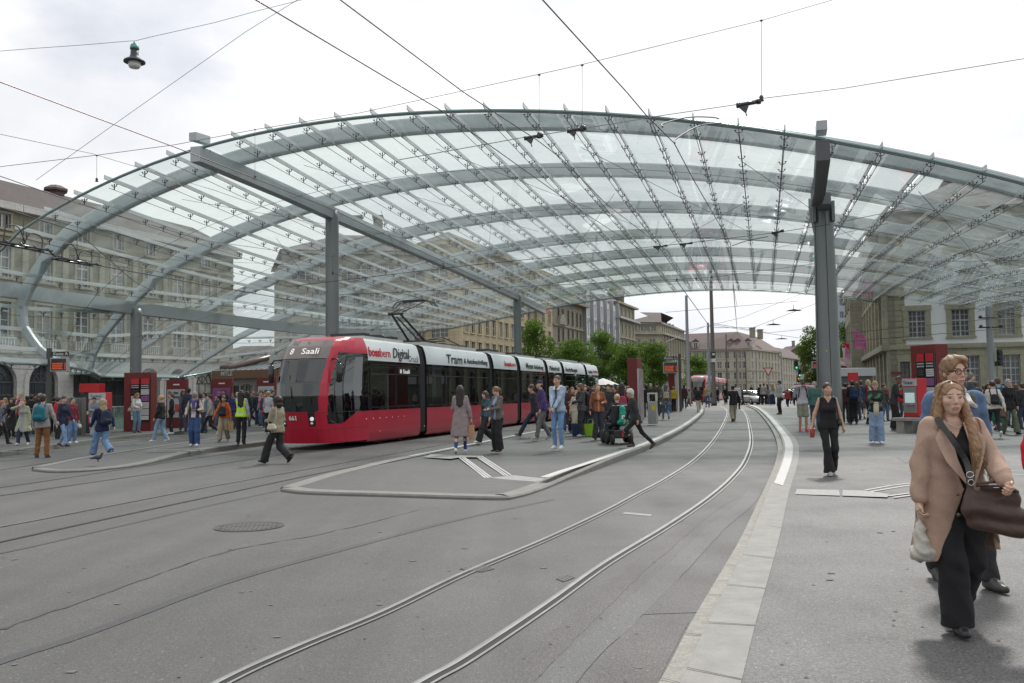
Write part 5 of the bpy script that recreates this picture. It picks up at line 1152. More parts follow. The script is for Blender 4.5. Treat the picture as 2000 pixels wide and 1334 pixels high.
def sdf_obj(name, prims, h, mats, parent, k=.03, noise=None, paint=None, cut=None, sm=1):
    r = sdf_mesh(prims, h, k, noise, cut)
    if r is None: return None
    V, Q, lb = r
    for _ in range(sm):                                   # one relaxing pass
        acc = np.zeros_like(V); cnt = np.zeros(len(V))
        for a, b in ((0, 1), (1, 2), (2, 3), (3, 0)):
            np.add.at(acc, Q[:, a], V[Q[:, b]]); np.add.at(cnt, Q[:, a], 1); np.add.at(acc, Q[:, b], V[Q[:, a]]); np.add.at(cnt, Q[:, b], 1)
        V = V*.5+.5*acc/np.maximum(cnt, 1)[:, None]
    me = bpy.data.meshes.new(name); me.vertices.add(len(V)); me.vertices.foreach_set('co', V.ravel().astype(np.float32)); me.loops.add(Q.size); me.loops.foreach_set('vertex_index', Q.ravel().astype(np.int32))
    me.polygons.add(len(Q)); me.polygons.foreach_set('loop_start', np.arange(0, Q.size, 4, dtype=np.int32)); me.polygons.foreach_set('use_smooth', np.ones(len(Q), bool))
    mi = lb[Q[:, 0]].astype(np.int32)
    if paint is not None: mi = paint(V[Q].mean(1), mi)
    me.polygons.foreach_set('material_index', mi.astype(np.int32))
    for m_ in (mats if isinstance(mats, (list, tuple)) else [mats]): me.materials.append(m_)
    me.update(calc_edges=True)
    o = bpy.data.objects.new(name, me); sc.collection.objects.link(o); o.parent = parent; return o
def wr(seed, amp, f=22):
    r = np.random.default_rng(seed); a = r.uniform(0, 6.28, 6)
    def fn(X, Y, Z): return amp*1.35*(np.abs(np.sin(f*.6*(X*.6+Z)+2.0*np.sin(f*.4*(X-Y)+a[0])+a[1]))*.9-.5+np.sin(f*1.5*(Y*.7-Z*.8)+1.8*np.sin(f*.6*(Z+X)+a[2])+a[3])*.35)
    return fn
SKIN = {'l': (.62, .40, .30), 'm': (.52, .32, .22), 't': (.40, .24, .15), 'b': (.22, .12, .075), 'd': (.10, .055, .035)}
def skin(c):
    m = mat('skin_'+c, SKIN[c], .5, var=.06, vs=14); p = m.node_tree.nodes['Principled BSDF']; p.inputs['Subsurface Weight'].default_value = .12; p.inputs['Subsurface Radius'].default_value = (.02, .008, .004); return m
CL = {}
def cloth(c, kind='cloth'):
    key = (kind,)+tuple(round(x, 3) for x in c)
    if key not in CL:
        d = dict(cloth=dict(rough=.9, var=.12, vs=9, bump=.35, bs=90), denim=dict(rough=.9, var=.28, vs=7, fine=.14, bs=120, bump=.3), leather=dict(rough=.42, var=.15, vs=8, bump=.3, bs=40), hair=dict(rough=.55, var=.35, vs=25, bump=.6, bs=120), vest=dict(rough=.5, var=.05, vs=5))[kind]
        CL[key] = mat('%s_%d' % (kind, len(CL)), c, **d)
    return CL[key]
LIPS = mat('lips', (.40, .16, .13), .5); EYED = mat('eye_dark', (.05, .035, .03), .3); BROW = mat('brow', (.12, .07, .04), .8); EYEW = mat('eye_white', (.42, .38, .35), .3)
def ik(S, T_, l1, l2, pole):
    S = np.array(S, float); T_ = np.array(T_, float); d = T_-S; L_ = np.linalg.norm(d); mxl = (l1+l2)*.995
    if L_ > mxl: T_ = S+d/L_*mxl; d = T_-S; L_ = mxl
    L_ = max(L_, abs(l1-l2)+.02); n = d/L_; a = (l1*l1-l2*l2+L_*L_)/(2*L_); hgt = math.sqrt(max(l1*l1-a*a, 0)); p = np.array(pole, float); p = p-n*(p@n); p /= max(np.linalg.norm(p), 1e-6)
    return S+n*a+p*hgt, T_
ARM = dict(down=(.27, .03, .80), fwd=(.24, .26, .86), back=(.27, -.24, .86), phone=(.05, .33, 1.14), phone2=(.11, .30, 1.08), face=(.09, .17, 1.50), clasp=(.02, .27, .99), pocket=(.21, .12, .93), strap=(.15, .14, 1.33), camera=(.08, .20, 1.54), hip=(.22, .14, 1.0), carry=(.30, .04, .77), bagside=(.26, .18, 1.0), out=(.40, .10, .86), arch=(.12, .24, 1.16), lap=(.12, .33, .80), behind=(.1, -.18, .98), ear=(.14, .10, 1.58), cross=(-.10, .22, 1.18))
LEG = dict(stand=((.10, .02, 0, 0), (.10, -.03, 0, 0)), wide=((.16, .02, 0, 0), (.14, -.04, 0, 0)), walkL=((.09, .36, .01, -14), (.09, -.34, .08, 38)), walkR=((.09, -.34, .08, 38), (.09, .36, .01, -14)), stepL=((.09, .22, 0, -4), (.10, -.22, .03, 20)), stepR=((.10, -.22, .03, 20), (.09, .22, 0, -4)), strideL=((.09, .48, .01, -18), (.1, -.46, .10, 45)), strideR=((.1, -.46, .10, 45), (.09, .48, .01, -18)), sit=((.13, .48, .13, 0), (.13, .50, .13, 0)), contra=((.12, .08, 0, 0), (.09, -.04, 0, 0)))
def finger_prims(W_, dirv, palmn, s, r=.0085, curl=.5, side_=1):
    """palm and five separate fingers; W_ wrist, dirv hand direction, palmn palm normal"""
    o = []; d = np.array(dirv, float); d /= np.linalg.norm(d); n_ = np.array(palmn, float); n_ -= d*(n_@d); n_ /= max(np.linalg.norm(n_), 1e-6); x = np.cross(d, n_)*side_
    o.append(cap(W_, W_+d*.05*s, .022*s, .026*s)); o.append(cap(W_+d*.045*s-x*.018*s, W_+d*.075*s-x*.022*s, .017*s, .014*s)); o.append(cap(W_+d*.045*s+x*.018*s, W_+d*.075*s+x*.024*s, .017*s, .014*s))
    for i, (fx, L_) in enumerate(((-.030, .070), (-.010, .080), (.011, .076), (.031, .058))):
        p = W_+d*(.085-.01*abs(i-1.3)*.4)*s+x*fx*s; a = curl; q = p; dd = d
        for j, fr in enumerate((.45, .32, .23)):
            dd = d*math.cos(a)+n_*math.sin(a); q2 = q+dd*L_*fr*s; o.append(cap(q, q2, (r-.0008*j)*s, (r-.0012*(j+1)+.0004)*s, k=.006)); q = q2; a += curl*.9
    t0 = W_+d*.03*s-x*.026*s; t1 = t0+(d*.6-x*.65+n_*.35)*.04*s; t2 = t1+(d*.9-x*.1+n_*.45)*.034*s; o += [cap(t0, t1, .013*s, .0105*s, k=.008), cap(t1, t2, .0105*s, .008*s, k=.006)]
    return o
def head_prims(hc, HR, s, fem):
    def h(x, y, z): return hc+HR@(np.array([x, y, z])*s)
    o = [ell(h(0, .008, .022), np.array([.074, .092, .094])*s, 0, HR), ell(h(0, -.018, -.035), np.array([.058, .068, .078])*s, 0, HR), ell(h(0, -.052, -.088), np.array([.026, .024, .024])*s, 0, HR, k=.02)]
    o += [cap(h(0, -.086, .010), h(0, -.104, -.027), .007*s, .0095*s, k=.012), cap(h(-.009, -.092, -.033), h(.009, -.092, -.033), .0075*s, k=.008)]
    for sg in (-1, 1):
        o += [ell(h(sg*.075, .012, -.008), np.array([.010, .018, .031])*s, 0, HR, k=.008), ell(h(sg*.031, -.076, .018), np.array([.025, .012, .009])*s, 0, HR, k=.01), ell(h(sg*.040, -.058, -.022), np.array([.024, .024, .022])*s, 0, HR, k=.02)]
    o += [cap(h(-.018, -.083, -.061), h(.018, -.083, -.061), .0085*s, k=.008), cap(h(-.014, -.082, -.069), h(.014, -.082, -.069), .0085*s, k=.008)]
    return o, h
PC = 0
def person(px=0, fy=0, hy=0, rot=0, label='', arms=('down', 'down'), legs='stand', top=((.1, .1, .1), .88, 'long'), inner=None, bot=('straight', (.05, .06, .1)), shoe=(.05, .05, .05), hair=('short', (.05, .03, .02)), sk='l', fem=False, lean=0, hp=0, hyw=0, z=None, y=None, group=None, res=None, build=1.0, hem_f=.0, tk='cloth', bk=None, extra=None, H=None, sit=False, pos=None, fat=0, collar=None, hipz=None, sole=None, vents=None, pat=None, skirt=None, sock=None, glasses=False, hsc=1.07):
    global PC
    PC += 1; seed = PC
    zg = z if z is not None else 0.0
    base = Vector(pos) if pos is not None else (G(px, fy, zg) if y is None else Vector((at(px, 700, y).x, y, zg)))
    if H is None: H = (at(px, hy, base.y).z-zg)
    dist = base.y; s = H/1.76
    if res is None: res = .011 if dist < 19 else (.017 if dist < 34 else (.022 if dist < 50 else .032))
    root = empty('person', base, math.radians(rot), label, 'person', group)
    SH = (.140 if fem else .165)*s*build; HP = (.088 if fem else .085)*s
    Lg = LEG[legs] if isinstance(legs, str) else legs; thigh, shin = .43*s, .43*s
    hz = .925*s if hipz is None else hipz
    for (lx, lf, ll, tp) in Lg:
        rr_ = thigh+shin-.004; dx = math.hypot(lf*s, (lx*s-HP)); az_ = .075*s+ll*s+(.02*s if tp > 20 else 0)
        if hipz is None: hz = min(hz, az_+math.sqrt(max(rr_**2-dx**2, .1)))
    drop = .925*s-hz
    la = math.radians(lean); cl_, sl_ = math.cos(la), math.sin(la)
    def TB(x, f, zz):                                     # torso point: lateral, forward, height -> local (faces -Y)
        v = zz*s-.925*s; f_ = f*s; return np.array([x*s, -(f_*cl_+v*sl_), hz+v*cl_-f_*sl_])
    J = {}
    for i, sg in enumerate((1, -1)):
        hipj = np.array([sg*HP, 0, hz]); lx, lf, ll, tp = Lg[i]; an = np.array([sg*lx*s, -lf*s, .075*s+ll*s+(.03*s if tp > 20 else 0)])
        kn, an = ik(hipj, an, thigh, shin, (sg*.05, -1, .1)); J['hip', sg] = hipj; J['kn', sg] = kn; J['an', sg] = an; J['tp', sg] = math.radians(tp)
        sh = TB(sg*SH/s, 0, 1.435); a = arms[i]; t = ARM[a] if isinstance(a, str) else a; tg = TB(sg*t[0], t[1], t[2]+(0 if not sit else 0))
        if isinstance(a, str) and a in ('down', 'carry', 'fwd', 'back', 'pocket', 'out') and abs(lean) > 12: tg = np.array([sg*t[0]*s, -t[1]*s-.15*s*sl_*2, t[2]*s-drop])
        el, wrs = ik(sh, tg, .285*s, .255*s, (sg*.55, .75, -.45)); J['sh', sg] = sh; J['el', sg] = el; J['wr', sg] = wrs
    hc = TB(0, .02+.10*math.sin(math.radians(hp)), 1.635 if abs(hp) < 10 else 1.62)
    hpr, hyr = math.radians(hp)+la*.55, math.radians(hyw)
    Rx = np.array([[1, 0, 0], [0, math.cos(hpr), -math.sin(hpr)], [0, math.sin(hpr), math.cos(hpr)]]); Rz = np.array([[math.cos(hyr), -math.sin(hyr), 0], [math.sin(hyr), math.cos(hyr), 0], [0, 0, 1]]); HR = Rz@Rx
    hs = s*hsc; hpv, hf = head_prims(hc, HR, hs, fem)
    # ---- body
    B = list(hpv); neck = TB(0, 0, 1.46); B += [cap(neck, hf(0, .018, -.07), .053*s, .050*s, k=.02), cap(J['sh', 1]*.9+neck*.1, J['sh', -1]*.9+neck*.1, .04*s)]
    wv, ch_, hpw = (.052, .062, .072) if fem else (.062, .078, .068); f0 = 1+fat*.5
    def torso(e, lo=.93, hi=1.42):
        o = []
        for sg in (-1, 1):
            o += [cap(TB(sg*hpw, 0, .94), TB(sg*wv, 0, 1.12), (.098+fat*.03)*s+e, (.080+fat*.05)*s+e, sq=.95), cap(TB(sg*wv, 0, 1.12), TB(sg*ch_, .0, 1.33), (.080+fat*.05)*s+e, .092*s*f0**.5+e, sq=.95)]
            if fem: o.append(ell(TB(sg*.062, .085, 1.27), np.array([.058, .05, .055])*s+e*.8, k=.04))
            o.append(cap(TB(sg*ch_*1.0, 0, 1.33), J['sh', sg]*.9+TB(0, 0, 1.39)*.1, .080*s+e, .044*s+e, sq=.95))
        return o
    B += torso(-.012*s)
    for sg in (1, -1):
        B += [cap(J['sh', sg], J['el', sg], .043*s, .036*s), cap(J['el', sg], J['wr', sg], .037*s, .024*s)]
        d = J['wr', sg]-J['el', sg]; d /= max(np.linalg.norm(d), 1e-6)
        a = arms[0 if sg == 1 else 1]
        if res <= .0125: B += finger_prims(J['wr', sg], d, (-sg*.9, -.3, .15), s*.98, curl=.95 if (not isinstance(a, str)) or a in ('carry', 'phone', 'phone2', 'strap', 'camera', 'bagside') else .35, side_=1 if sg > 0 else -1)
        else:
            B += [cap(J['wr', sg], J['wr', sg]+d*.07*s, .027*s, .027*s)]
            for q in (-1.5, -.5, .5, 1.5): x_ = np.cross(d, [1, .2, 0]); x_ /= max(np.linalg.norm(x_), 1e-6); B.append(cap(J['wr', sg]+d*.07*s+x_*q*.017*s, J['wr', sg]+d*.14*s+x_*q*.014*s+np.array([-sg*.025*s, -.01*s, 0]), .0115*s, .010*s, k=.008))
            B.append(cap(J['wr', sg]+d*.03*s, J['wr', sg]+d*.08*s+np.array([-sg*.02*s, -.035*s, 0]), .014*s, .010*s, k=.01))
        B += [cap(J['hip', sg], J['kn', sg], .075*s, .048*s), cap(J['kn', sg]+(J['an', sg]-J['kn', sg])*.02, J['kn', sg]*.65+J['an', sg]*.35, .046*s, .050*s), cap(J['kn', sg]*.65+J['an', sg]*.35, J['an', sg], .050*s, .032*s)]
    hm = cloth(hair[1], 'hair'); mats = [skin(sk), LIPS, EYED, BROW, EYEW]
    def paint(C, mi):
        q = ((C-hc)@HR)/hs; x, y_, z_ = q[:, 0], q[:, 1], q[:, 2]; fr = (y_ < -.045) & (np.abs(x) < .09) & (np.abs(z_) < .14); mi = mi*0
        if res < .02:
            for sg in (-1, 1):
                e_ = fr & ((((x-sg*.031)/.0115)**2+((z_-.003)/.0048)**2) < 1.0); mi[e_] = 4; e2_ = fr & ((((x-sg*.031)/.0052)**2+((z_-.003)/.0055)**2) < 1.0); mi[e2_] = 2
                if res > .009: mi[e_] = 2
                mi[fr & (np.abs(x-sg*.032) < .021) & (np.abs(z_-.0275-.10*(.0-np.abs(x-sg*.030))) < (.0035 if res < .009 else .0055))] = 3
        mi[fr & (np.abs(z_+.064) < .0075*np.sqrt(np.clip(1-(x/.024)**2, 0, 1))+.0005) & (np.abs(x) < .024) & (res < .02) & (y_ < -.066)] = 1
        return mi
    body = sdf_obj('body', B, res, mats, root, k=.022*s, paint=paint)
    # ---- trousers, skirt, shorts
    st, bc = bot[0], bot[1]; bmt = cloth(bc, bk or ('denim' if st.endswith('jeans') else 'cloth')); st = st.replace('jeans', '').strip('_') or 'straight'
    RR = dict(slim=(.086, .060, .050), straight=(.092, .072, .066), wide=(.098, .098, .108), flare=(.085, .066, .105), baggy=(.105, .10, .085), leggings=(.082, .054, .041), shorts=(.10, .095, 0), skirt=(.0, .0, 0), tights=(.08, .053, .04))[st]
    Bt = []
    hemz = (skirt or .45)*s
    if st == 'skirt':
        for sg in (-1, 1): Bt += [cap((sg*.06*s, 0, hz+.06*s), (sg*.07*s, 0, hz-.1*s), .095*s, .115*s), cap((sg*.07*s, 0, hz-.1*s), (sg*.10*s, -.03*s*0, hemz+.09*s), .115*s, .14*s)]
        cutf = (lambda X, Y, Z: (hemz-Z)+0*X+0*Y)
    else:
        for sg in (-1, 1):
            Bt += [cap((sg*hpw*s, 0, hz+.09*s), (sg*HP, 0, hz-.03*s), .098*s, .105*s, sq=.95)]
            kn, an = J['kn', sg], J['an', sg]
            if st == 'shorts': kk_ = kn*.92+an*.08; Bt.append(cap(J['hip', sg], kk_, RR[0]*s, RR[1]*s))
            else: Bt += [cap(J['hip', sg], kn, RR[0]*s, RR[1]*s), cap(kn, an*.97+kn*.03+np.array([0, 0, -.01 if RR[2] > .09 else 0]), RR[1]*s, RR[2]*s)]
        if fat: Bt.append(ell((0, -.05*s, hz+.06*s), (.15*s, .13*s, .12*s)))
        def cutf(X, Y, Z):
            o = np.maximum(.028*s-Z, -9)+0*X+0*Y
            for sg in (1, -1):
                kn, an = (J['kn', sg], J['an', sg]) if st != 'shorts' else (J['hip', sg], J['kn', sg]*.95+J['an', sg]*.05)
                d = (an-kn)/np.linalg.norm(an-kn); px_, py_, pz_ = X-an[0], Y-an[1], Z-an[2]; t = px_*d[0]+py_*d[1]+pz_*d[2]
                o = np.maximum(o, np.where(px_*px_+py_*py_+pz_*pz_ < (.24*s)**2, t-(.012 if st != 'shorts' else .0)*s, -9))
            return o
    sdf_obj('trousers' if st not in ('skirt', 'shorts', 'tights', 'leggings') else {'skirt': 'skirt', 'shorts': 'shorts'}.get(st, 'leggings'), Bt, res, bmt, root, k=.022*s, noise=wr(seed, .0065*s if st not in ('leggings', 'slim', 'tights') else .0035*s, 24/s), cut=cutf)
    # ---- top / coat
    tc_, hem, slv = top; tm = cloth(tc_, tk); e = (.018 if slv != 'none' else .010)*s; Tp = torso(e)
    hem_l = hem*s-drop if hipz is None else hz+(hem-.925)*s
    if hem < .94:
        zb = hem_l
        for sg in (-1, 1): Tp.append(cap((sg*hpw*s, 0, hz+.03*s), (sg*(hpw+.25*max(0, .9-hem)*hem_f)*s, 0, min(zb+.06*s, hz)), .108*s+e, (.112+max(0, .88-hem)*(.08+hem_f))*s+e, sq=.95))
    Tp.append(cap(J['sh', 1]*.85+J['sh', -1]*.15, J['sh', -1]*.85+J['sh', 1]*.15, .048*s+e*.6)); Tp.append(cap(TB(0, -.01, 1.43), TB(0, 0, 1.475), .064*s, .058*s)); 
    if collar: Tp.append(cap(TB(0, -.01, 1.43), TB(0, .01, 1.50), .062*s, .066*s*collar, k=.015))
    for i, sg in enumerate((1, -1)):
        S_, E_, W_ = J['sh', sg], J['el', sg], J['wr', sg]; ra, re, rw = .044*s+e, .039*s+e*.9, .029*s+e*.8
        if slv == 'long': Tp += [cap(S_, E_, ra, re), cap(E_, W_-(W_-E_)*.05, re, rw)]
        elif slv == 'rolled': Tp += [cap(S_, E_, ra, re), cap(E_, E_*.5+W_*.5, re, rw*1.15)]
        elif slv == 'short': Tp += [cap(S_, S_*.35+E_*.65, ra, re*1.12)]
    im = [tm, cloth(inner[0]) if inner else tm]+([cloth(p_) if not isinstance(p_, str) else skin(p_) for p_ in pat] if pat else []); iw = inner[1] if inner else 0
    def ptop(C, mi):
        mi = mi*0
        if inner:
            f = (C[:, 1] < -.03*s) & (np.abs(C[:, 0]) < (iw+.02*np.clip((C[:, 2]-1.2*s)/(.2*s), 0, 1))*s) & (C[:, 2] < 1.5*s); 
            mi[f & (np.abs(C[:, 0]) < SH*.9)] = 1
        if pat: mi = pat_fn(C, mi, s, pat, vents)
        return mi
    def tcut(X, Y, Z): return np.maximum(hem_l+.012*s*np.sin(9*X/s+seed)-Z+0*Y, -9)
    tp_ = sdf_obj('coat' if hem < .8 else 'top', Tp, res, im, root, k=.026*s, noise=wr(seed+50, .0065*s if slv != 'none' else .002*s, 26/s), paint=ptop, cut=tcut)
    # ---- shoes
    shm = cloth(shoe, 'leather') if sum(shoe) < 1.4 else mat('shoe_white', (.68, .67, .65), .6, var=.05)
    for sg in (1, -1):
        an, tp = J['an', sg], J['tp', sg]; c_, n_ = math.cos(tp), math.sin(tp); f = np.array([sg*.10, -1, 0]); f /= np.linalg.norm(f)
        def FP(fw_, up_): return an+f*(fw_*c_+up_*n_)*s*(1)+np.array([0, 0, (up_*c_-fw_*n_)*s])
        Sp = [cap(FP(-.035, -.035), FP(.10, -.045), .036*s, .037*s, 0), cap(FP(.10, -.048), FP(.16, -.052), .037*s, .030*s, 0), cap(FP(0, .02), FP(0, -.03), .040*s, .038*s, 0), cap(FP(.02, 0), FP(.09, -.03), .036*s, .034*s)]
        if sock: Sp.append(cap(FP(0, .02), FP(0, .10), .042*s, .046*s))
        zmin = an[2]-.075*s
        def scut(X, Y, Z, an=an, c_=c_, n_=n_, f=f): return (-.075*s)-((Z-an[2])*c_+((X-an[0])*f[0]+(Y-an[1])*f[1])*n_)
        so_ = sdf_obj('shoe', Sp, min(res, .016), [shm, mat('sole_white', (.62, .62, .6), .6)], root, k=.02*s, cut=scut, paint=(lambda C, mi, an=an, c_=c_, n_=n_, f=f: np.where(((C[:, 2]-an[2])*c_+((C[:, 0]-an[0])*f[0]+(C[:, 1]-an[1])*f[1])*n_) < -.052*s, 1 if sole else 0, 0)))
    # ---- hair and headgear
    hk, hcl = hair[0], hair[1]
    def h(x, y_, z_): return hf(x, y_, z_)
    face = ell(h(0, -.095, -.045), np.array([.062, .062, .098])*hs, 0, HR, op='s')
    hr_ = [ell(h(0, .014, .030), np.array([.084, .101, .098])*hs, 0, HR)]
    if hk in ('short',): hr_ += [ell(h(0, .045, -.01), np.array([.078, .065, .08])*hs, 0, HR), face]
    elif hk == 'buzz': hr_ = [ell(h(0, .012, .030), np.array([.078, .096, .092])*hs, 0, HR), ell(h(0, -.10, -.06), np.array([.08, .08, .11])*hs, 0, HR, op='s')]
    elif hk in ('bald', 'none'): hr_ = []
    elif hk == 'fluffy': hr_ = [ell(h(0, .012, .042), np.array([.093, .108, .098])*hs, 0, HR), ell(h(.02, -.055, .098), np.array([.055, .04, .028])*hs, 0, HR), ell(h(0, .045, -.015), np.array([.084, .07, .08])*hs, 0, HR), face, ell(h(0, -.11, .005), np.array([.066, .066, .075])*hs, 0, HR, op='s')]
    elif hk == 'bun': hr_ += [ell(h(0, .10, .05), np.array([.042, .042, .042])*hs, 0, HR), ell(h(0, -.095, -.04), np.array([.067, .055, .105])*hs, 0, HR, op='s')]
    elif hk == 'tied': hr_ = [ell(h(0, .012, .030), np.array([.079, .098, .093])*hs, 0, HR), ell(h(0, .10, -.01), np.array([.034, .034, .034])*hs, 0, HR), ell(h(0, -.10, -.05), np.array([.075, .065, .110])*hs, 0, HR, op='s')]
    elif hk == 'pony': hr_ += [cap(h(0, .10, .05), h(0, .15, -.02), .03*hs, .032*hs), cap(h(0, .15, -.02), h(0, .12, -.17), .032*hs, .015*hs), ell(h(0, -.095, -.04), np.array([.067, .055, .105])*hs, 0, HR, op='s')]
    elif hk == 'bob': hr_ += [ell(h(0, .03, -.045), np.array([.094, .078, .085])*hs, 0, HR), ell(h(0, -.095, -.04), np.array([.064, .066, .10])*hs, 0, HR, op='s')]
    elif hk == 'curly': hr_ = [ell(h(0, .03, .03), np.array([.115, .12, .115])*hs, 0, HR), ell(h(0, .05, -.08), np.array([.11, .09, .09])*hs, 0, HR), ell(h(0, -.10, -.04), np.array([.062, .07, .095])*hs, 0, HR, op='s')]
    elif hk in ('long', 'longer'):
        ln = -.34 if hk == 'longer' else -.24
        hr_ += [cap(h(-.045, .06, 0), h(-.05, .085, ln), .058*hs, .045*hs), cap(h(.045, .06, 0), h(.05, .085, ln), .058*hs, .045*hs), cap(h(0, .07, 0), h(0, .095, ln-.03), .06*hs, .045*hs), cap(h(-.07, .0, .0), h(-.082, -.01, ln*.75), .026*hs, .026*hs), cap(h(.07, .0, .0), h(.082, -.01, ln*.75), .026*hs, .026*hs), ell(h(0, -.095, -.05), np.array([.058, .064, .105])*hs, 0, HR, op='s')]
    elif hk in ('hijab', 'hood', 'beanie', 'cap', 'furhood'):
        hr_ = []
        if hk == 'hijab': hr_ = [ell(h(0, .012, .02), np.array([.090, .104, .112])*hs, 0, HR), cap(h(0, .02, -.08), TB(0, .02, 1.44), .085*hs, .10*hs), ell(h(0, -.10, -.03), np.array([.052, .06, .075])*hs, 0, HR, op='s')]
        if hk == 'hood' or hk == 'furhood': hr_ = [ell(h(0, .03, .02), np.array([.115, .12, .13])*hs, 0, HR), cap(h(0, .04, -.06), TB(0, -.04, 1.46), .10*hs, .11*hs), ell(h(0, -.13, -.01), np.array([.08, .10, .10])*hs, 0, HR, op='s')]
        if hk == 'beanie': hr_ = [ell(h(0, .014, .040), np.array([.084, .100, .100])*hs, 0, HR), ell(h(0, -.06, -.075), np.array([.15, .2, .10])*hs, 0, HR, op='s')]
        if hk == 'cap': hr_ = [ell(h(0, .012, .042), np.array([.082, .098, .088])*hs, 0, HR), ell(h(0, -.02, -.055), np.array([.15, .2, .095])*hs, 0, HR, op='s')]
    if hr_:
        hn = wr(seed+9, .004*hs if hk not in ('curly', 'furhood', 'fluffy') else (.010 if hk != 'fluffy' else .005)*hs, 60/s if hk not in ('curly', 'furhood') else 45/s)
        nm = {'hijab': 'headscarf', 'hood': 'hood', 'furhood': 'hood', 'beanie': 'woolly_hat', 'cap': 'cap'}.get(hk, 'hair')
        hm2 = cloth(hcl) if nm not in ('hair',) else hm
        sdf_obj(nm, hr_, min(res, .016), hm2, root, k=.02*hs, noise=hn if nm in ('hair', 'hood') else wr(seed, .003*s, 30))
        if hk == 'cap':
            m_ = MB(); pts = []
            for k_ in range(9): a_ = math.pi*(k_/8); pts.append(h(.075*math.cos(a_), -.075-.085*math.sin(a_), .052-.012*math.sin(a_)))
            m_.add(pts+[p_+np.array([0, 0, .006]) for p_ in pts], [tuple(range(9)), tuple(range(17, 8, -1))]+[(i, i+1, 10+i, 9+i) for i in range(8)]); m_.build('cap_peak', hm2, root)
            u_ = [ell(h(0, .04, -.02), np.array([.076, .07, .06])*hs, 0, HR), face]; sdf_obj('hair', u_, min(res, .016), cloth((.05, .035, .025), 'hair'), root, k=.01)
    if glasses:
        m_ = MB()
        for sg in (-1, 1):
            c2_ = (sg*.033, -.098, .004); m_.tube([h(c2_[0]+.026*math.cos(t), c2_[1]+.006*abs(math.cos(t)), c2_[2]+.020*math.sin(t)) for t in np.linspace(0, 2*math.pi, 15)], .0034*hs, 6); m_.tube([h(sg*.058, -.092, .01), h(sg*.078, -.02, .008), h(sg*.078, .015, .002)], .003*hs, 5)
        m_.tube([h(-.008, -.103, .008), h(.008, -.103, .008)], .003*hs, 5); m_.build('glasses', mat('black_plastic', (.015, .014, .014), .25), root)
    root['h'] = H
    del root['h']
    return dict(root=root, J=J, TB=TB, hf=h, s=s, hz=hz, M=Matrix.Translation(base)@Matrix.Rotation(math.radians(rot), 4, 'Z'), base=base, H=H, rot=rot, res=res, hs=hs, HR=HR, hc=hc)
def pat_fn(C, mi, s, pat, vents):
    if vents == 'vest':                                   # reflective bands
        z_ = C[:, 2]/s; mi[(np.abs(z_-1.02) < .022) | (np.abs(z_-1.22) < .022)] = 2; return mi
    if vents == 'vneck': mi[(C[:, 1] < .02*s) & (C[:, 2] > 1.355*s) & (np.abs(C[:, 0]) < (C[:, 2]-1.355*s)*.62)] = 2; return mi
    if vents == 'varsity': mi[np.abs(C[:, 0]) > .17*s] = 2; mi[(np.abs(C[:, 0]) > .17*s) & (np.sin(C[:, 2]*40/s) > .6)] = 3; return mi
    r = np.sin(C[:, 0]*31+1.3*np.sin(C[:, 2]*23))+np.sin(C[:, 2]*37+1.7*np.sin(C[:, 1]*29)); mi[(r > .9)] = 2; return mi
def wpt(P_, v): return P_['M']@Vector([float(q) for q in v])
def item(P_, name, label, cat, prims, m, res=None, k=.02, noise=None, extra=None, paint=None):
    """a thing worn or carried: own top-level object, built in the wearer's frame"""
    o = empty(name, P_['base'], math.radians(P_['rot']), label, cat)
    sdf_obj('bag_body' if 'bag' in name or 'pack' in name else 'body', prims, res or max(.01, P_['res']*.8), m, o, k=k, noise=noise, paint=paint)
    if extra: extra(o)
    return o
def backpack(P_, c, label, w_=.15, h_=.21, d=.09, zc=1.22, front=False):
    s, TB = P_['s'], P_['TB']; f = -.19-d*.4 if not front else .2+d*.4; m = cloth(c); sg = 1 if not front else -1
    pr = [cap(TB(-w_*.6, f, zc-h_*.6), TB(-w_*.5, f+.02*sg, zc+h_*.6), d*s, d*.85*s), cap(TB(w_*.6, f, zc-h_*.6), TB(w_*.5, f+.02*sg, zc+h_*.6), d*s, d*.85*s), cap(TB(0, f, zc-h_*.6), TB(0, f+.02*sg, zc+h_*.75), d*1.05*s, d*.85*s), cap(TB(-w_*.4, f-.06*sg, zc-h_*.45), TB(w_*.4, f-.06*sg, zc-h_*.45), d*.7*s, k=.01)]
    def ex(o):
        mb = MB()
        for q in (-1, 1): mb.tube([TB(q*.09, f+.05*sg, zc+h_*.6), TB(q*.10, -.02*sg, 1.525), TB(q*.115, .125*sg, 1.40), TB(q*.14, .135*sg, 1.25), TB(q*.15, .02*sg, zc-.12), TB(q*.13, f+.05*sg, zc-.15)], .018*s, 6)
        mb.build('strap', m, o)
    return item(P_, 'backpack', label, 'backpack', pr, m, noise=wr(3, .004, 20), extra=ex)
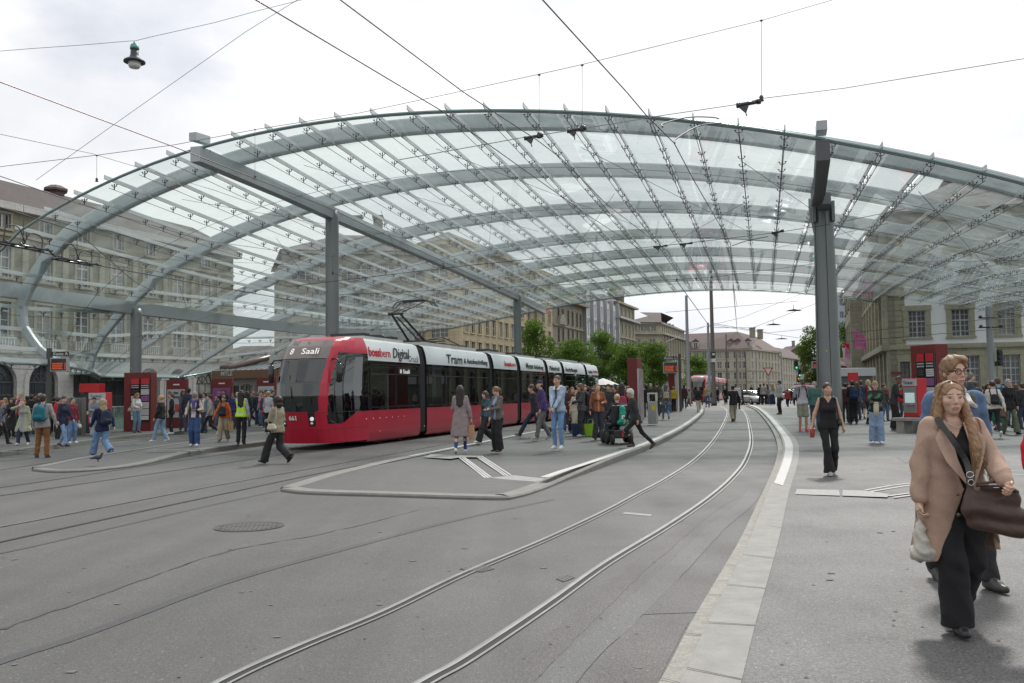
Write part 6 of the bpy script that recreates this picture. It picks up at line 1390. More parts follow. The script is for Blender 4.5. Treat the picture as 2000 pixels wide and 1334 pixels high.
def handbag(P_, c, label, hand=1, kind='paper', w_=.15, h_=.17, d=.06, drop=.12, cat='bag', name=None):
    W_ = np.array(P_['J']['wr', hand]); s = P_['s']; dd = W_-np.array(P_['J']['el', hand]); dd /= np.linalg.norm(dd); hp_ = W_+dd*.07*s
    o = empty(name or {'paper': 'paper_bag', 'tote': 'tote_bag', 'plastic': 'plastic_bag', 'hand': 'handbag'}[kind], P_['base'], math.radians(P_['rot']), label, cat); m = cloth(c) if kind != 'hand' else cloth(c, 'leather')
    top_ = hp_+np.array([0, 0, -drop*s]); mb = MB(); 
    if kind in ('paper', 'tote'):
        n = 5; vs = []
        for zz, kx in ((0, .96), (-.5, 1.0), (-1, .93)):
            for x, y_ in ((-1, -1), (0, -1.12), (1, -1), (1, 1), (0, .85), (-1, 1)): vs.append(top_+np.array([y_*d*kx*s, x*w_*kx*s, zz*2*h_*s]))
        mb.add(vs, [(a*6+i, a*6+(i+1) % 6, (a+1)*6+(i+1) % 6, (a+1)*6+i) for a in range(2) for i in range(6)]+[tuple(range(12, 18))], 0, kind == 'tote'); mb.build('bag_body', m, o)
    else: sdf_obj('bag_body', [cap(top_+np.array([0, -w_*.6*s, -h_*1.5*s]), top_+np.array([0, w_*.6*s, -h_*1.5*s]), d*1.2*s), cap(top_+np.array([0, -w_*.3*s, -h_*.2*s]), top_+np.array([0, w_*.3*s, -h_*.2*s]), d*.7*s), cap(top_+np.array([0, 0, -h_*s]), top_+np.array([0, 0, -h_*1.4*s]), d*1.1*s)], .012, m, o, k=.05, noise=wr(5, .005, 30))
    hb = MB()
    for q in (-1, 1): hb.tube([top_+np.array([q*d*.9*s, -w_*.5*s, -.01]), hp_+np.array([q*.01, -.03*s, -.015]), hp_+np.array([q*.01, .03*s, -.015]), top_+np.array([q*d*.9*s, w_*.5*s, -.01])], .006*s, 5)
    hb.build('handle', m, o); return o
def shoulderbag(P_, c, label, sg=1, f=.0, zc=.98, w_=.13, h_=.10, d=.055, kind='leather', cross=False, x=.24, strap=None):
    s, TB = P_['s'], P_['TB']; m = cloth(c, kind)
    pr = [cap(TB(sg*x, f-w_*.6, zc-h_*.4), TB(sg*x, f+w_*.6, zc-h_*.4), d*s), cap(TB(sg*x, f-w_*.45, zc+h_*.4), TB(sg*x, f+w_*.45, zc+h_*.4), d*.8*s)]
    def ex(o):
        mb = MB(); t = -sg if cross else sg; mb.tube([TB(sg*x, f-w_*.5, zc+h_*.4), TB(sg*(x-.05), -.12, 1.2), TB(t*.12, -.06, 1.50), TB(t*.13, .10, 1.45), TB(sg*(x-.04), .16, 1.15), TB(sg*x, f+w_*.5, zc+h_*.4)], .010*s, 6); mb.build('strap', strap or m, o)
    return item(P_, 'shoulder_bag', label, 'bag', pr, m, k=.04, noise=wr(4, .003, 30), extra=ex)
def phone(P_, label, hand=1, c=(.02, .02, .022)):
    W_ = np.array(P_['J']['wr', hand]); d = W_-np.array(P_['J']['el', hand]); d /= np.linalg.norm(d); p = W_+d*.10*P_['s']; o = MB(); M_ = Matrix.Translation(Vector(p)+Vector((0, 0, .03)))@Matrix.Rotation(math.radians(-35), 4, 'X'); o.box(-.036, .036, -.004, .004, -.075, .075, 0, M_); o.box(-.033, .033, .0041, .0055, -.07, .07, 1, M_)
    q = o.build('phone', [mat('phone_black', c, .3), mat('phone_screen', (.1, .12, .16), .1)]); q.matrix_world = P_['M']; return tag(q, label, 'phone')
# ---------------------------------------------------------------- people
W_ = (.6, .6, .58); KB = (.018, .018, .02); NV = (.02, .03, .07); JN_ = (.13, .22, .40); JL = (.26, .38, .55); JD = (.05, .09, .2)
DB = (.06, .035, .02); BL = (.42, .27, .12); BK_ = (.02, .015, .013); BRN_ = (.12, .06, .03)
PF = .15
GL, GM, GR_ = 'people on the left side of the square', 'people waiting on the middle platform', 'people on the right pavement'
def PP(*a, **k): return person(*a, **k)
# left side
q = PP(2, 868, 781, 110, 'person cut by the left edge, dark grey jacket with a black backpack', legs='stepL', top=((.12, .13, .16), .86, 'long'), bot=('straight', KB), hair=('short', (.3, .12, .08)), z=PF, group=GL); backpack(q, (.02, .025, .035), 'bulky black backpack at the left edge of the picture', w_=.17, h_=.24)
PP(22, 857, 777, 10, 'woman all in black standing behind the green coat at the far left', arms=('clasp', 'phone2'), top=(KB, .35, 'long'), fem=True, bot=('straight', KB), hair=('long', BK_), sk='t', z=PF, group=GL)
PP(9, 850, 777, 200, 'blond person seen from behind at the left edge', top=((.25, .22, .22), .85, 'long'), bot=('straight', KB), fem=True, hair=('bob', BL), z=PF, group=GL)
PP(38, 853, 768, -20, 'person in a maroon scarf and pale shirt behind the green coat', top=((.5, .46, .42), .85, 'long'), inner=((.25, .03, .04), .07), bot=('straight', KB), fem=True, hair=('bun', BL), z=PF, group=GL)
q = PP(45, 869, 778, 5, 'woman in an open pale green trench coat holding her face', arms=('down', 'face'), legs='stepR', top=((.36, .38, .26), .52, 'long'), inner=((.30, .31, .34), .075), hem_f=.15, bot=('straight', (.03, .04, .08)), shoe=(.6, .57, .45), fem=True, hair=('tied', (.16, .08, .05)), z=PF, group=GL)
PP(60, 848, 771, 180, 'dark haired man in the crowd behind the grey cardigan', top=(KB, .86, 'long'), hair=('short', BK_), sk='t', z=PF, group=GL)
PP(69, 846, 775, 160, 'curly haired person in brown in the left crowd', top=((.12, .07, .05), .86, 'long'), hair=('curly', (.15, .07, .04)), z=PF, group=GL)
PP(77, 850, 768, 170, 'person in a pale grey cap and black hoodie in the left crowd', top=(KB, .86, 'long'), hair=('cap', (.4, .38, .38)), z=PF, group=GL)
q = PP(82, 894, 770, 184, 'man seen from behind in a grey cardigan and rust brown trousers', arms=('down', (.36, .06, .86)), legs='wide', top=((.30, .285, .28), .82, 'long'), bot=('straight', (.22, .09, .03)), shoe=(.06, .06, .065), hair=('short', (.035, .025, .02)), build=1.1, z=0, group=GL); backpack(q, (.015, .13, .17), 'teal backpack with dark straps on the man in the grey cardigan')
PP(112, 858, 775, 150, 'person in a bright red and black jacket behind the navy coat', top=((.45, .02, .03), .88, 'long'), bot=('straight', KB), hair=('short', (.05, .03, .02)), z=PF, group=GL)
q = PP(122, 872, 772, 75, 'woman in a navy coat and light jeans stepping to the right', arms=('fwd', 'down'), legs='stepR', top=((.02, .028, .06), .76, 'long'), bot=('slimjeans', (.22, .34, .55)), shoe=KB, fem=True, hair=('tied', DB), hp=8, z=PF, group=GL)
q = PP(140, 866, 776, 60, 'person in a maroon jacket and blue jeans behind the navy coat', top=((.20, .03, .05), .86, 'long'), bot=('jeans', JN_), shoe=(.55, .55, .3), hair=('short', DB), z=PF, group=GL); handbag(q, (.55, .55, .5), 'small pale bag hanging beside the maroon jacket', 1, 'plastic', w_=.12, h_=.06)
q = PP(183, 853, 773, 30, 'dark haired person leaning at the left ticket machine', arms=('phone2', 'phone'), top=((.22, .24, .30), .86, 'long'), bot=('jeans', (.3, .38, .48)), legs='stepR', hair=('short', BK_), sk='m', hp=18, z=PF, group=GL)
shoulderbag(q, (.42, .34, .2), 'beige shoulder bag of the person at the left ticket machine', -1, 0, 1.05)
PP(207, 848, 776, -80, 'person in pale blue behind the fur hood by the ticket machine', top=((.3, .42, .5), .86, 'long'), bot=('straight', KB), hair=('bun', DB), fem=True, z=PF, group=GL)
q = PP(199, 891, 776, -128, 'person striding away in a navy parka with a beige fur hood', arms=('fwd', 'back'), legs='walkL', top=((.012, .02, .06), .80, 'long'), bot=('wide_jeans', (.17, .28, .46)), shoe=(.04, .05, .08), hair=('furhood', (.34, .26, .17)), sole=True, z=0, group=GL, build=1.1); backpack(q, (.022, .03, .06), 'navy backpack over the parka with the fur hood', w_=.14)
q = PP(266, 845, 767, 62, 'woman in a white jumper and blue jeans leaning at the red timetable stele', arms=('phone', 'phone2'), top=((.62, .61, .62), .95, 'long'), bot=('straight_jeans', (.16, .27, .38)), shoe=(.22, .07, .02), fem=True, hair=('long', (.25, .13, .06)), hp=18, z=PF, group=GL); phone(q, 'phone in the hands of the woman in the white jumper'); shoulderbag(q, (.40, .33, .22), 'beige shoulder bag of the woman in the white jumper', -1, -.12, 1.02, cross=False)
q = PP(314, 863, 771, -100, 'blond woman in a fluffy black jacket and light blue jeans walking left', arms=('pocket', 'pocket'), legs='stepL', top=(KB, .88, 'long'), bot=('straight_jeans', (.22, .34, .48)), shoe=W_, fem=True, hair=('bun', BL), z=PF, group=GL)
PP(335, 848, 767, -70, 'man in black with white shoes beside the black fluffy jacket', arms=('pocket', 'down'), top=(KB, .84, 'long'), bot=('slim', KB), shoe=W_, hair=('short', (.16, .08, .05)), z=PF, group=GL)
PP(368, 844, 757, 200, 'tall dark haired man in navy behind the grey headscarf', top=((.03, .035, .06), .84, 'long'), sk='b', hair=('short', BK_), z=PF, group=GL)
q = PP(380, 871, 765, 0, 'woman in a grey headscarf, varsity jacket and wide blue jeans', arms=('arch', (.24, .14, 1.02)), legs='contra', top=((.03, .03, .045), .90, 'long'), inner=((.55, .52, .6), .075), pat=[(.5, .48, .43), (.55, .35, .15)], vents='varsity', bot=('baggy_jeans', (.035, .075, .19)), shoe=W_, fem=True, hair=('hijab', (.26, .25, .27)), sk='b', z=PF, group=GL)
o = item(q, 'scarf', 'blue and purple scarf on the woman in the varsity jacket', 'scarf', [cap(q['TB'](-.07, .06, 1.47), q['TB'](.07, .06, 1.47), .06*q['s']), cap(q['TB'](0, .14, 1.42), q['TB'](.02, .17, 1.20), .055*q['s'], .045*q['s'])], cloth((.09, .07, .22)), noise=wr(8, .006, 40))
PP(400, 846, 766, -30, 'young man in a white shirt and grey jacket in the left background', top=((.16, .2, .22), .88, 'long'), inner=((.6, .6, .6), .05), hair=('short', BK_), sk='t', z=PF, group=GL)
PP(410, 850, 767, -65, 'man in a beige grey jacket and slim black trousers walking left', arms=('pocket', 'back'), legs='walkR', top=((.33, .31, .28), .88, 'long'), bot=('slim', KB), shoe=W_, hair=('short', (.05, .035, .03)), z=PF, group=GL)
q = PP(437, 862, 772, 0, 'woman with orange sleeves and baggy khaki trousers carrying a paper bag', arms=('carry', 'out'), legs='stepR', top=((.55, .12, .02), .92, 'long'), bot=('baggy', (.34, .29, .20)), shoe=(.25, .23, .35), fem=True, hair=('tied', BK_), sk='t', z=PF, group=GL); backpack(q, (.02, .025, .035), 'black backpack worn on the front of the woman in orange', front=True, zc=1.18, d=.07, w_=.12); handbag(q, (.38, .25, .13), 'brown paper bag carried by the woman in orange', 1, 'paper', drop=.06)
PP(437, 832, 761, 5, 'man in a dark suit and white shirt behind the woman in orange', top=(KB, .82, 'long'), inner=((.6, .6, .6), .04), sk='t', hair=('short', BK_), z=PF, group=GL)
PP(453, 838, 768, 40, 'dark haired person in deep blue behind the orange sleeves', top=((.03, .04, .14), .86, 'long'), sk='t', hair=('short', BK_), z=PF, group=GL)
q = PP(471, 868, 762, 182, 'woman in a yellow high visibility vest and black cap seen from behind', arms=('clasp', 'down'), legs='contra', top=((.50, .85, .02), .88, 'none'), tk='vest', pat=[(.5, .5, .5)], vents='vest', bot=('straight', KB), shoe=KB, fem=True, hair=('longer', BK_), sk='t', z=PF, group=GL)
_e = [cap(q['J']['sh', g], q['J']['el', g], .058*q['s'], .05*q['s']) for g in (1, -1)]+[cap(q['J']['el', g], q['J']['wr', g], .05*q['s'], .037*q['s']) for g in (1, -1)]
sdf_obj('sleeves', _e[:1]+_e[2:3], .016, cloth((.38, .40, .48)), q['root'], k=.02); sdf_obj('sleeves', _e[1:2]+_e[3:4], .016, cloth((.38, .40, .48)), q['root'], k=.02)
PP(494, 828, 763, -30, 'woman in a dark green jacket with crossed arms behind the yellow vest', arms=('cross', 'clasp'), legs='walkL', top=((.02, .09, .06), .86, 'long'), bot=('straight', KB), shoe=W_, hair=('short', (.3, .1, .06)), z=PF, group=GL)
PP(503, 830, 766, 170, 'man in dark navy walking away behind the yellow vest', top=(NV, .86, 'long'), hair=('short', (.2, .14, .1)), z=PF, group=GL)
PP(512, 832, 764, -20, 'woman in a pink and white top in the left background', top=((.5, .25, .26), .9, 'short'), bot=('jeans', JN_), fem=True, hair=('short', DB), z=PF, group=GL)
q = PP(524, 848, 764, 160, 'blond woman in a pale shirt behind the curly haired woman', top=((.42, .43, .48), .88, 'short'), bot=('straight', KB), shoe=W_, fem=True, hair=('bun', BL), z=PF, group=GL); shoulderbag(q, (.3, .02, .03), 'dark red shoulder bag of the blond woman in the pale shirt', 1, 0, .9)
PP(535, 834, 762, 10, 'dark haired man standing just left of the tram nose', top=((.05, .05, .07), .86, 'long'), sk='t', hair=('short', BK_), z=PF, group=GL)
q = PP(542, 906, 769, -118, 'woman with big curly black hair in a khaki jacket crossing left before the tram', arms=('phone', 'pocket'), legs='walkL', top=((.30, .27, .185), .84, 'long'), bot=('wide', (.022, .022, .024)), shoe=(.025, .02, .02), fem=True, hair=('curly', (.022, .014, .012)), sk='t', z=0, build=1.08, group=GL); shoulderbag(q, (.5, .46, .36), 'cream handbag under the arm of the curly haired woman', 1, -.02, 1.0, w_=.15, h_=.09, x=.23)
# middle platform
q = PP(900, 885, 751, 176, 'woman with dark hair in a long grey mauve cardigan seen from behind', arms=('phone2', 'carry'), legs='stepR', top=((.26, .215, .215), .44, 'long'), hem_f=.04, bot=('leggings', (.03, .06, .22)), shoe=W_, fem=True, hair=('longer', (.025, .015, .015)), z=PF, group=GM, build=1.05); handbag(q, (.42, .24, .12), 'brown paper bag of the woman in the mauve cardigan', -1, 'paper', w_=.15, h_=.19, drop=.1)
q = PP(950, 866, 759, -55, 'woman in a blue denim jacket and dark green top stepping left', arms=('down', 'down'), legs='walkL', top=((.05, .09, .14), .92, 'long'), inner=((.02, .05, .035), .07), bot=('wide', KB), shoe=W_, fem=True, hair=('long', (.06, .03, .02)), hp=10, z=PF, group=GM, tk='denim')
q = PP(973, 882, 754, -48, 'woman in a grey brown jacket looking down at her phone', arms=('phone', 'phone'), legs='stand', top=((.125, .118, .105), .86, 'long'), inner=((.28, .36, .55), .035), bot=('wide', KB), shoe=(.05, .03, .025), fem=True, hair=('pony', (.16, .09, .05)), hp=22, z=PF, group=GM); phone(q, 'phone held by the woman in the grey brown jacket')
PP(1046, 853, 742, -75, 'man in a dark jacket and navy trousers striding left behind the purple hoodie', legs='strideR', lean=8, top=((.03, .035, .05), .82, 'long'), bot=('straight', (.02, .03, .06)), shoe=(.05, .05, .05), hair=('short', DB), sole=True, z=PF, group=GM)
q = PP(1062, 858, 741, -80, 'man in a dark cap, purple hoodie and faded grey jeans walking left', arms=('pocket', 'back'), legs='stepL', lean=7, top=((.07, .045, .16), .84, 'long'), bot=('straight_jeans', (.14, .14, .135)), shoe=(.3, .28, .26), hair=('cap', (.04, .035, .06)), sole=True, z=PF, group=GM)
q = PP(1091, 877, 733, -28, 'man in a pale denim jacket and blue jeans with folded hands', arms=('clasp', 'clasp'), legs='stand', top=((.36, .46, .58), .88, 'long'), tk='denim', inner=((.06, .08, .12), .02), bot=('slim_jeans', (.15, .27, .46)), shoe=W_, hair=('buzz', (.08, .06, .05)), sk='m', hyw=-12, z=PF, group=GM, res=.013)
o = item(q, 'collar', 'white fleece collar of the pale denim jacket', 'collar', [cap(q['TB'](-.07, .0, 1.475), q['TB'](-.05, .10, 1.42), .030*q['s']), cap(q['TB'](.07, .0, 1.475), q['TB'](.05, .10, 1.42), .030*q['s']), cap(q['TB'](-.07, 0, 1.48), q['TB'](.07, -.04, 1.49), .035*q['s'])], mat('fleece', (.62, .6, .56), .95, var=.05, vs=20, bump=.6, bs=80), res=.011)
o.parent = q['root']; o.location = (0, 0, 0); o.rotation_euler = (0, 0, 0); del o['category']; del o['label']
PP(1119, 845, 756, 12, 'woman with brown hair in a long dark red dress', top=((.07, .02, .025), .30, 'long'), fem=True, bot=('straight', KB), hair=('long', (.2, .1, .05)), z=PF, group=GM)
q = PP(1127, 850, 762, -10, 'person in a long cream coat behind the grey jacket', top=((.50, .46, .37), .42, 'long'), fem=True, bot=('straight', (.3, .28, .2)), hair=('bob', (.3, .2, .12)), z=PF, group=GM); handbag(q, (.05, .03, .025), 'dark brown handbag of the person in the cream coat', -1, 'hand', w_=.14, h_=.1)
q = PP(1137, 853, 748, -75, 'brown haired person in a dark grey jacket with a backpack reading a phone', arms=('phone', 'phone2'), top=((.07, .072, .075), .84, 'long'), bot=('straight', (.03, .03, .04)), hair=('bob', (.14, .07, .035)), hp=15, shoe=(.3, .3, .3), z=PF, group=GM); backpack(q, (.02, .022, .025), 'black backpack of the person reading a phone'); phone(q, 'phone with a red case held by the grey jacketed person', c=(.5, .04, .03))
q = PP(1169, 859, 749, 8, 'woman with pulled back hair in a rust brown fleece jacket', arms=('arch', 'down'), top=((.24, .085, .035), .88, 'long'), inner=((.5, .22, .14), .03), bot=('flare', (.035, .035, .045)), shoe=KB, fem=True, hair=('tied', (.3, .2, .13)), z=PF, group=GM, build=1.1); shoulderbag(q, (.06, .05, .05), 'grey sling bag across the rust brown jacket', -1, .05, 1.02)
PP(1190, 848, 750, -15, 'man with black hair in a dark jacket behind the wheelchair', top=((.035, .035, .04), .84, 'long'), sk='m', hair=('short', BK_), z=PF, group=GM)
q = PP(1216, 845, 748, 175, 'woman with black hair and a maroon top seen from behind', top=((.09, .015, .035), .86, 'long'), fem=True, hair=('long', BK_), bot=('straight', KB), z=PF, group=GM); backpack(q, (.30, .05, .10), 'pink and purple backpack beside the wheelchair', zc=1.08)
q = PP(1243, 872, 746, -82, 'stooping white haired man in a dark suit stepping off the kerb', arms=('down', 'fwd'), legs=((.09, .12, 0, 0), (.1, -.50, -.03, 42)), lean=11, top=((.035, .037, .042), .80, 'long'), bot=('slim', (.014, .014, .016)), shoe=(.07, .035, .025), hair=('short', (.55, .54, .53)), sk='m', z=PF, group=GM, glasses=True)
for i, (x, fy, hy, rot, c, hc_, lb_) in enumerate([(1150, 838, 755, 170, (.05, .05, .06), BK_, 'dark haired man in grey far back on the middle platform'), (1178, 836, 754, 20, (.45, .42, .42), BK_, 'black haired woman in a pale top behind the rust jacket'), (1203, 836, 750, 190, (.25, .22, .24), BK_, 'person in a checked shirt behind the wheelchair user'), (1228, 838, 753, -30, (.4, .38, .4), DB, 'person in a light top left of the red stele'), (1098, 838, 752, 200, (.04, .04, .05), BRN_, 'dark clad person beyond the denim jacket'), (1160, 835, 757, 60, (.3, .3, .33), BRN_, 'grey clad person in the distance on the platform')]):
    PP(x, fy, hy, rot, lb_, top=(c, .86, 'long'), hair=('short', hc_), sk='m', z=PF, group=GM, legs='stepL' if i % 2 else 'stand')
for i, (x, hy, rot, lb_) in enumerate([(1272, 749, 10, 'soldier in camouflage with grey hair right of the red stele'), (1284, 745, 190, 'soldier in camouflage seen from behind near the litter bin')]):
    PP(x, 812, hy, rot, lb_, top=((.05, .05, .03), .84, 'long'), pat=[(.09, .085, .05)], bot=('straight', (.055, .055, .035)), hair=('cap' if i else 'short', (.05, .05, .03) if i else (.3, .25, .2)), z=PF, group=GM)
q = PP(1301, 820, 748, 178, 'person in a grey headscarf and jeans with pink shoes walking away', arms=('pocket', 'down'), legs='walkL', top=((.12, .13, .15), .74, 'long'), pat=[(.25, .26, .28)], bot=('slim_jeans', (.1, .2, .3)), shoe=(.45, .22, .22), fem=True, hair=('hijab', (.12, .12, .14)), z=PF, group=GM); backpack(q, (.42, .34, .22), 'large beige bag on the back of the grey headscarf', w_=.16, h_=.2, d=.06)
q = PP(1316, 804, 755, 160, 'person in a mustard yellow jacket beside the second red stele', top=((.45, .32, .03), .9, 'long'), bot=('straight', KB), hair=('cap', (.3, .2, .08)), z=PF, group=GM)
# track and far square
GC = 'people crossing the tracks further away'
q = PP(1364, 810, 752, 8, 'person in a black jumper and beige trousers walking towards the camera', arms=('back', 'fwd'), legs='walkR', top=(KB, .90, 'long'), bot=('straight', (.46, .42, .35)), shoe=(.5, .45, .4), hair=('short', BK_), sk='m', z=0, group=GC)
PP(1337, 798, 751, 185, 'person in dark red and black by the twin grey poles', top=((.06, .02, .02), .7, 'long'), fem=True, hair=('bob', BK_), z=PF, group=GC)
PP(1382, 796, 750, -10, 'man in a khaki shirt and blue jeans left of the thick dark pole', legs='walkL', arms=('phone', 'down'), top=((.33, .28, .18), .9, 'short'), bot=('slim_jeans', (.06, .10, .2)), hair=('short', BL), z=0, group=GC)
q = PP(1433, 823, 752, 182, 'man in a black jacket and khaki cargo trousers walking away between the rails', arms=('out', 'out'), legs='stepR', top=((.022, .022, .024), .80, 'long'), bot=('baggy', (.34, .30, .21)), shoe=(.06, .02, .02), hair=('short', (.02, .015, .015)), z=0, group=GC, build=1.15)
PP(1441, 799, 750, 10, 'person in a white shirt just behind the black jacket', top=((.62, .62, .62), .88, 'long'), hair=('short', BK_), bot=('straight', KB), z=0, group=GC)
PP(1468, 781, 752, 30, 'distant person in a dark coat left of the cars', top=(KB, .8, 'long'), z=0, group=GC)
for x, fy, hy, rot, c, bt, hr, lb_ in [(1486, 793, 750, 150, KB, ('straight', KB), ('short', BK_), 'dark clad person beside the silver car'), (1493, 793, 748, 160, (.36, .32, .34), ('straight', KB), ('short', BRN_), 'person with a pale patterned shirt next to the silver car'), (1500, 792, 750, 200, (.08, .07, .08), ('straight', KB), ('long', DB), 'dark haired woman in black left of the blue skirt')]:
    PP(x, fy, hy, rot, lb_, top=(c, .86, 'long'), bot=bt, hair=hr, sk='m', z=0, group=GC)
q = PP(1509, 794, 749, 178, 'woman with long blond hair and a long navy skirt at the crossing', top=((.45, .5, .52), .92, 'short'), bot=('skirt', (.02, .035, .09)), skirt=.18, fem=True, hair=('longer', (.4, .24, .1)), z=0, group=GC)
PP(1524, 809, 743, -75, 'man in a pale grey green hoodie and black trousers standing at the kerb', arms=('pocket', 'pocket'), top=((.40, .42, .38), .86, 'long'), bot=('straight', KB), hair=('short', BK_), sk='m', z=PF, group=GC)
# cyclists
for (x, fy, hy, lb_) in ((1418, 790, 751, 'grey haired cyclist in dark clothes riding towards the camera'), (1402, 787, 754, 'cyclist in black behind the thick dark pole')):
    q = PP(x, fy, hy, -25, lb_, arms=((.24, .42, .98),)*2, legs=((.1, .2, .12, 0), (.1, .12, .3, 0)), hipz=.98*1.0, lean=18, top=(KB, .88, 'long'), bot=('straight', (.03, .03, .035)), hair=('short', (.3, .3, .3)), z=0, group=GC)
    b_ = empty('bicycle', q['base'], math.radians(-25), 'bicycle ridden by the %s' % ('grey haired cyclist' if x > 1410 else 'cyclist in black'), 'bicycle', 'bicycles among the people')
    for yy in (-.55, .5):
        wl = MB(); wl.tube([(0, yy+.33*math.cos(a), .34+.33*math.sin(a)) for a in np.linspace(0, 2*math.pi, 25)], .022, 6)
        for k in range(10): a = k*math.pi/5; wl.tube([(0, yy, .34), (0, yy+.32*math.cos(a), .34+.32*math.sin(a))], .004, 3)
        wl.build('wheel', RUB, b_)
    fr = MB(); fr.tube([(0, .5, .34), (0, .02, .30), (0, -.38, .80), (0, .12, .86), (0, .02, .30)], .018, 6); fr.tube([(0, .5, .34), (0, .12, .80)], .015, 6); fr.tube([(0, -.55, .34), (0, -.38, .80), (0, -.34, 1.0)], .018, 6); fr.tube([(-.28, -.3, 1.02), (0, -.36, 1.0), (.28, -.3, 1.02)], .014, 6); fr.build('frame', DKST, b_)
    sa_ = MB(); sa_.lathe([(.02, .9), (.10, .93), (.09, .97), (.0, .98)], 10, Matrix.Translation((0, .15, 0))); sa_.build('saddle', BLK, b_)
# right side
q = PP(1569, 842, 741, -5, 'man photographing, in a pale grey sweatshirt, camouflage shorts and red shoes', arms=('camera', 'camera'), top=((.44, .44, .48), .92, 'long'), bot=('shorts', (.22, .24, .17)), shoe=(.55, .03, .05), hair=('cap', (.05, .06, .08)), sk='t', z=PF, group=GR_)
cm = MB(); p_ = q['hf'](0, -.16, 0); cm.box(-.07, .07, -.03, .03, -.045, .045, 0, Matrix.Translation(Vector(p_))); cm.lathe([(.035, 0), (.035, .07), (.0, .07)], 12, Matrix.Translation(Vector(p_))@Matrix.Rotation(math.pi/2, 4, 'X')); o = cm.build('camera_body', BLK); o.name = 'photo_camera'; o.matrix_world = q['M']; tag(o, 'black camera held to the face of the photographing man', 'camera')
backpack(q, (.02, .025, .04), 'dark backpack of the photographing man')
PP(1593, 838, 745, 165, 'grey haired person in a teal jacket behind the photographing man', top=((.06, .15, .14), .86, 'long'), hair=('short', (.35, .3, .25)), z=PF, group=GR_)
q = PP(1653, 826, 747, 175, 'woman in a dark maroon jumper beside the right column', arms=('down', 'down'), top=((.07, .02, .03), .86, 'long'), bot=('straight', (.05, .05, .06)), hair=('bun', BK_), fem=True, z=PF, group=GR_, H=1.68); handbag(q, (.55, .52, .5), 'white carrier bag of the woman in maroon', 1, 'tote', w_=.15, h_=.13, drop=.1)
q = PP(1668, 828, 743, 170, 'man in a dark jacket with a navy backpack facing the right square', arms=('phone2', 'phone2'), top=((.02, .022, .028), .84, 'long'), bot=('straight', KB), hair=('short', BK_), hp=15, z=PF, group=GR_); backpack(q, (.02, .04, .10), 'navy backpack of the dark jacketed man')
PP(1684, 818, 743, 150, 'man in a navy tee shirt and shorts behind the dark jacket', top=((.03, .05, .1), .88, 'short'), bot=('shorts', (.08, .08, .09)), hair=('short', DB), z=PF, group=GR_)
PP(1698, 828, 742, 40, 'blond woman in a dark red cardigan and black leggings', top=((.20, .02, .04), .86, 'long'), inner=((.55, .5, .5), .05), bot=('leggings', KB), fem=True, hair=('bob', (.5, .34, .18)), z=PF, group=GR_, arms=('clasp', 'clasp'))
q = PP(1713, 866, 743, -18, 'person in a patterned dark jacket and wide faded jeans looking at a phone', arms=('phone2', 'phone'), top=((.02, .028, .022), .88, 'long'), pat=[(.06, .16, .09)], bot=('wide_jeans', (.22, .31, .45)), shoe=W_, hair=('tied', (.28, .18, .1)), hp=25, legs='stand', z=PF, group=GR_, fem=True, build=1.15); handbag(q, (.55, .52, .42), 'cream tote bag hanging beside the wide faded jeans', -1, 'tote', w_=.13, h_=.17, drop=.02); phone(q, 'phone held by the person in the patterned jacket', 1, (.5, .3, .3))
q = PP(1747, 840, 733, 62, 'bald man in a black jacket bending to the red ticket machine', arms=('phone2', 'phone'), top=((.035, .036, .045), .80, 'long'), bot=('wide', KB), shoe=(.2, .2, .2), hair=('buzz', (.05, .04, .035)), sk='b', hp=20, lean=10, z=PF, group=GR_, build=1.1, glasses=False)
PP(1764, 822, 750, 20, 'dark haired person in a red top behind the ticket machine', top=((.4, .03, .04), .86, 'long'), inner=((.03, .03, .03), .03), sk='t', hair=('short', BK_), z=PF, group=GR_)
PP(1899, 852, 728, 75, 'grey haired man in a dark jacket behind the man with glasses', top=((.05, .06, .08), .84, 'long'), hair=('short', (.16, .14, .13)), z=PF, group=GR_, fat=.4)
q = PP(1943, 855, 739, 165, 'woman in a cream jumper and black trousers walking away at the right', legs='walkL', arms=('phone2', 'back'), top=((.58, .55, .5), .92, 'long'), bot=('slim', KB), shoe=W_, fem=True, hair=('bun', (.06, .03, .02)), z=PF, group=GR_); backpack(q, (.02, .02, .022), 'small black backpack on the cream jumper', w_=.10, h_=.14, d=.07, zc=1.2)
q = PP(1953, 840, 738, 175, 'woman with short brown hair, blue backpack and green patterned skirt', top=((.2, .42, .6), .9, 'long'), bot=('skirt', (.02, .13, .10)), skirt=.25, fem=True, hair=('short', (.10, .05, .03)), z=PF, group=GR_); backpack(q, (.03, .07, .14), 'dark blue backpack above the green patterned skirt')
PP(1965, 832, 748, 10, 'brown skinned person far behind the green skirt', top=((.1, .1, .12), .86, 'long'), sk='b', hair=('short', BK_), z=PF, group=GR_)
q = PP(1973, 848, 739, 8, 'woman with a grey bob, black jacket and green trousers walking towards the camera', arms=('carry', 'carry'), legs='stepL', top=((.014, .014, .016), .78, 'long'), inner=((.012, .012, .012), .06), bot=('flare', (.10, .13, .08)), shoe=KB, fem=True, hair=('bob', (.30, .30, .31)), z=PF, group=GR_, glasses=True); handbag(q, (.12, .04, .035), 'dark red handbag of the woman with the grey bob', -1, 'hand', w_=.12, h_=.08)
PP(2000, 838, 748, 200, 'dark clad person cut by the right edge of the picture', top=((.03, .035, .04), .84, 'long'), hair=('short', DB), z=PF, group=GR_)
PP(1925, 828, 752, 150, 'small person in pale pink behind the man with glasses', top=((.5, .4, .4), .88, 'long'), hair=('short', BRN_), fem=True, z=PF, group=GR_)
rnd = random.Random(4)
GF = 'distant people beyond the crossing'
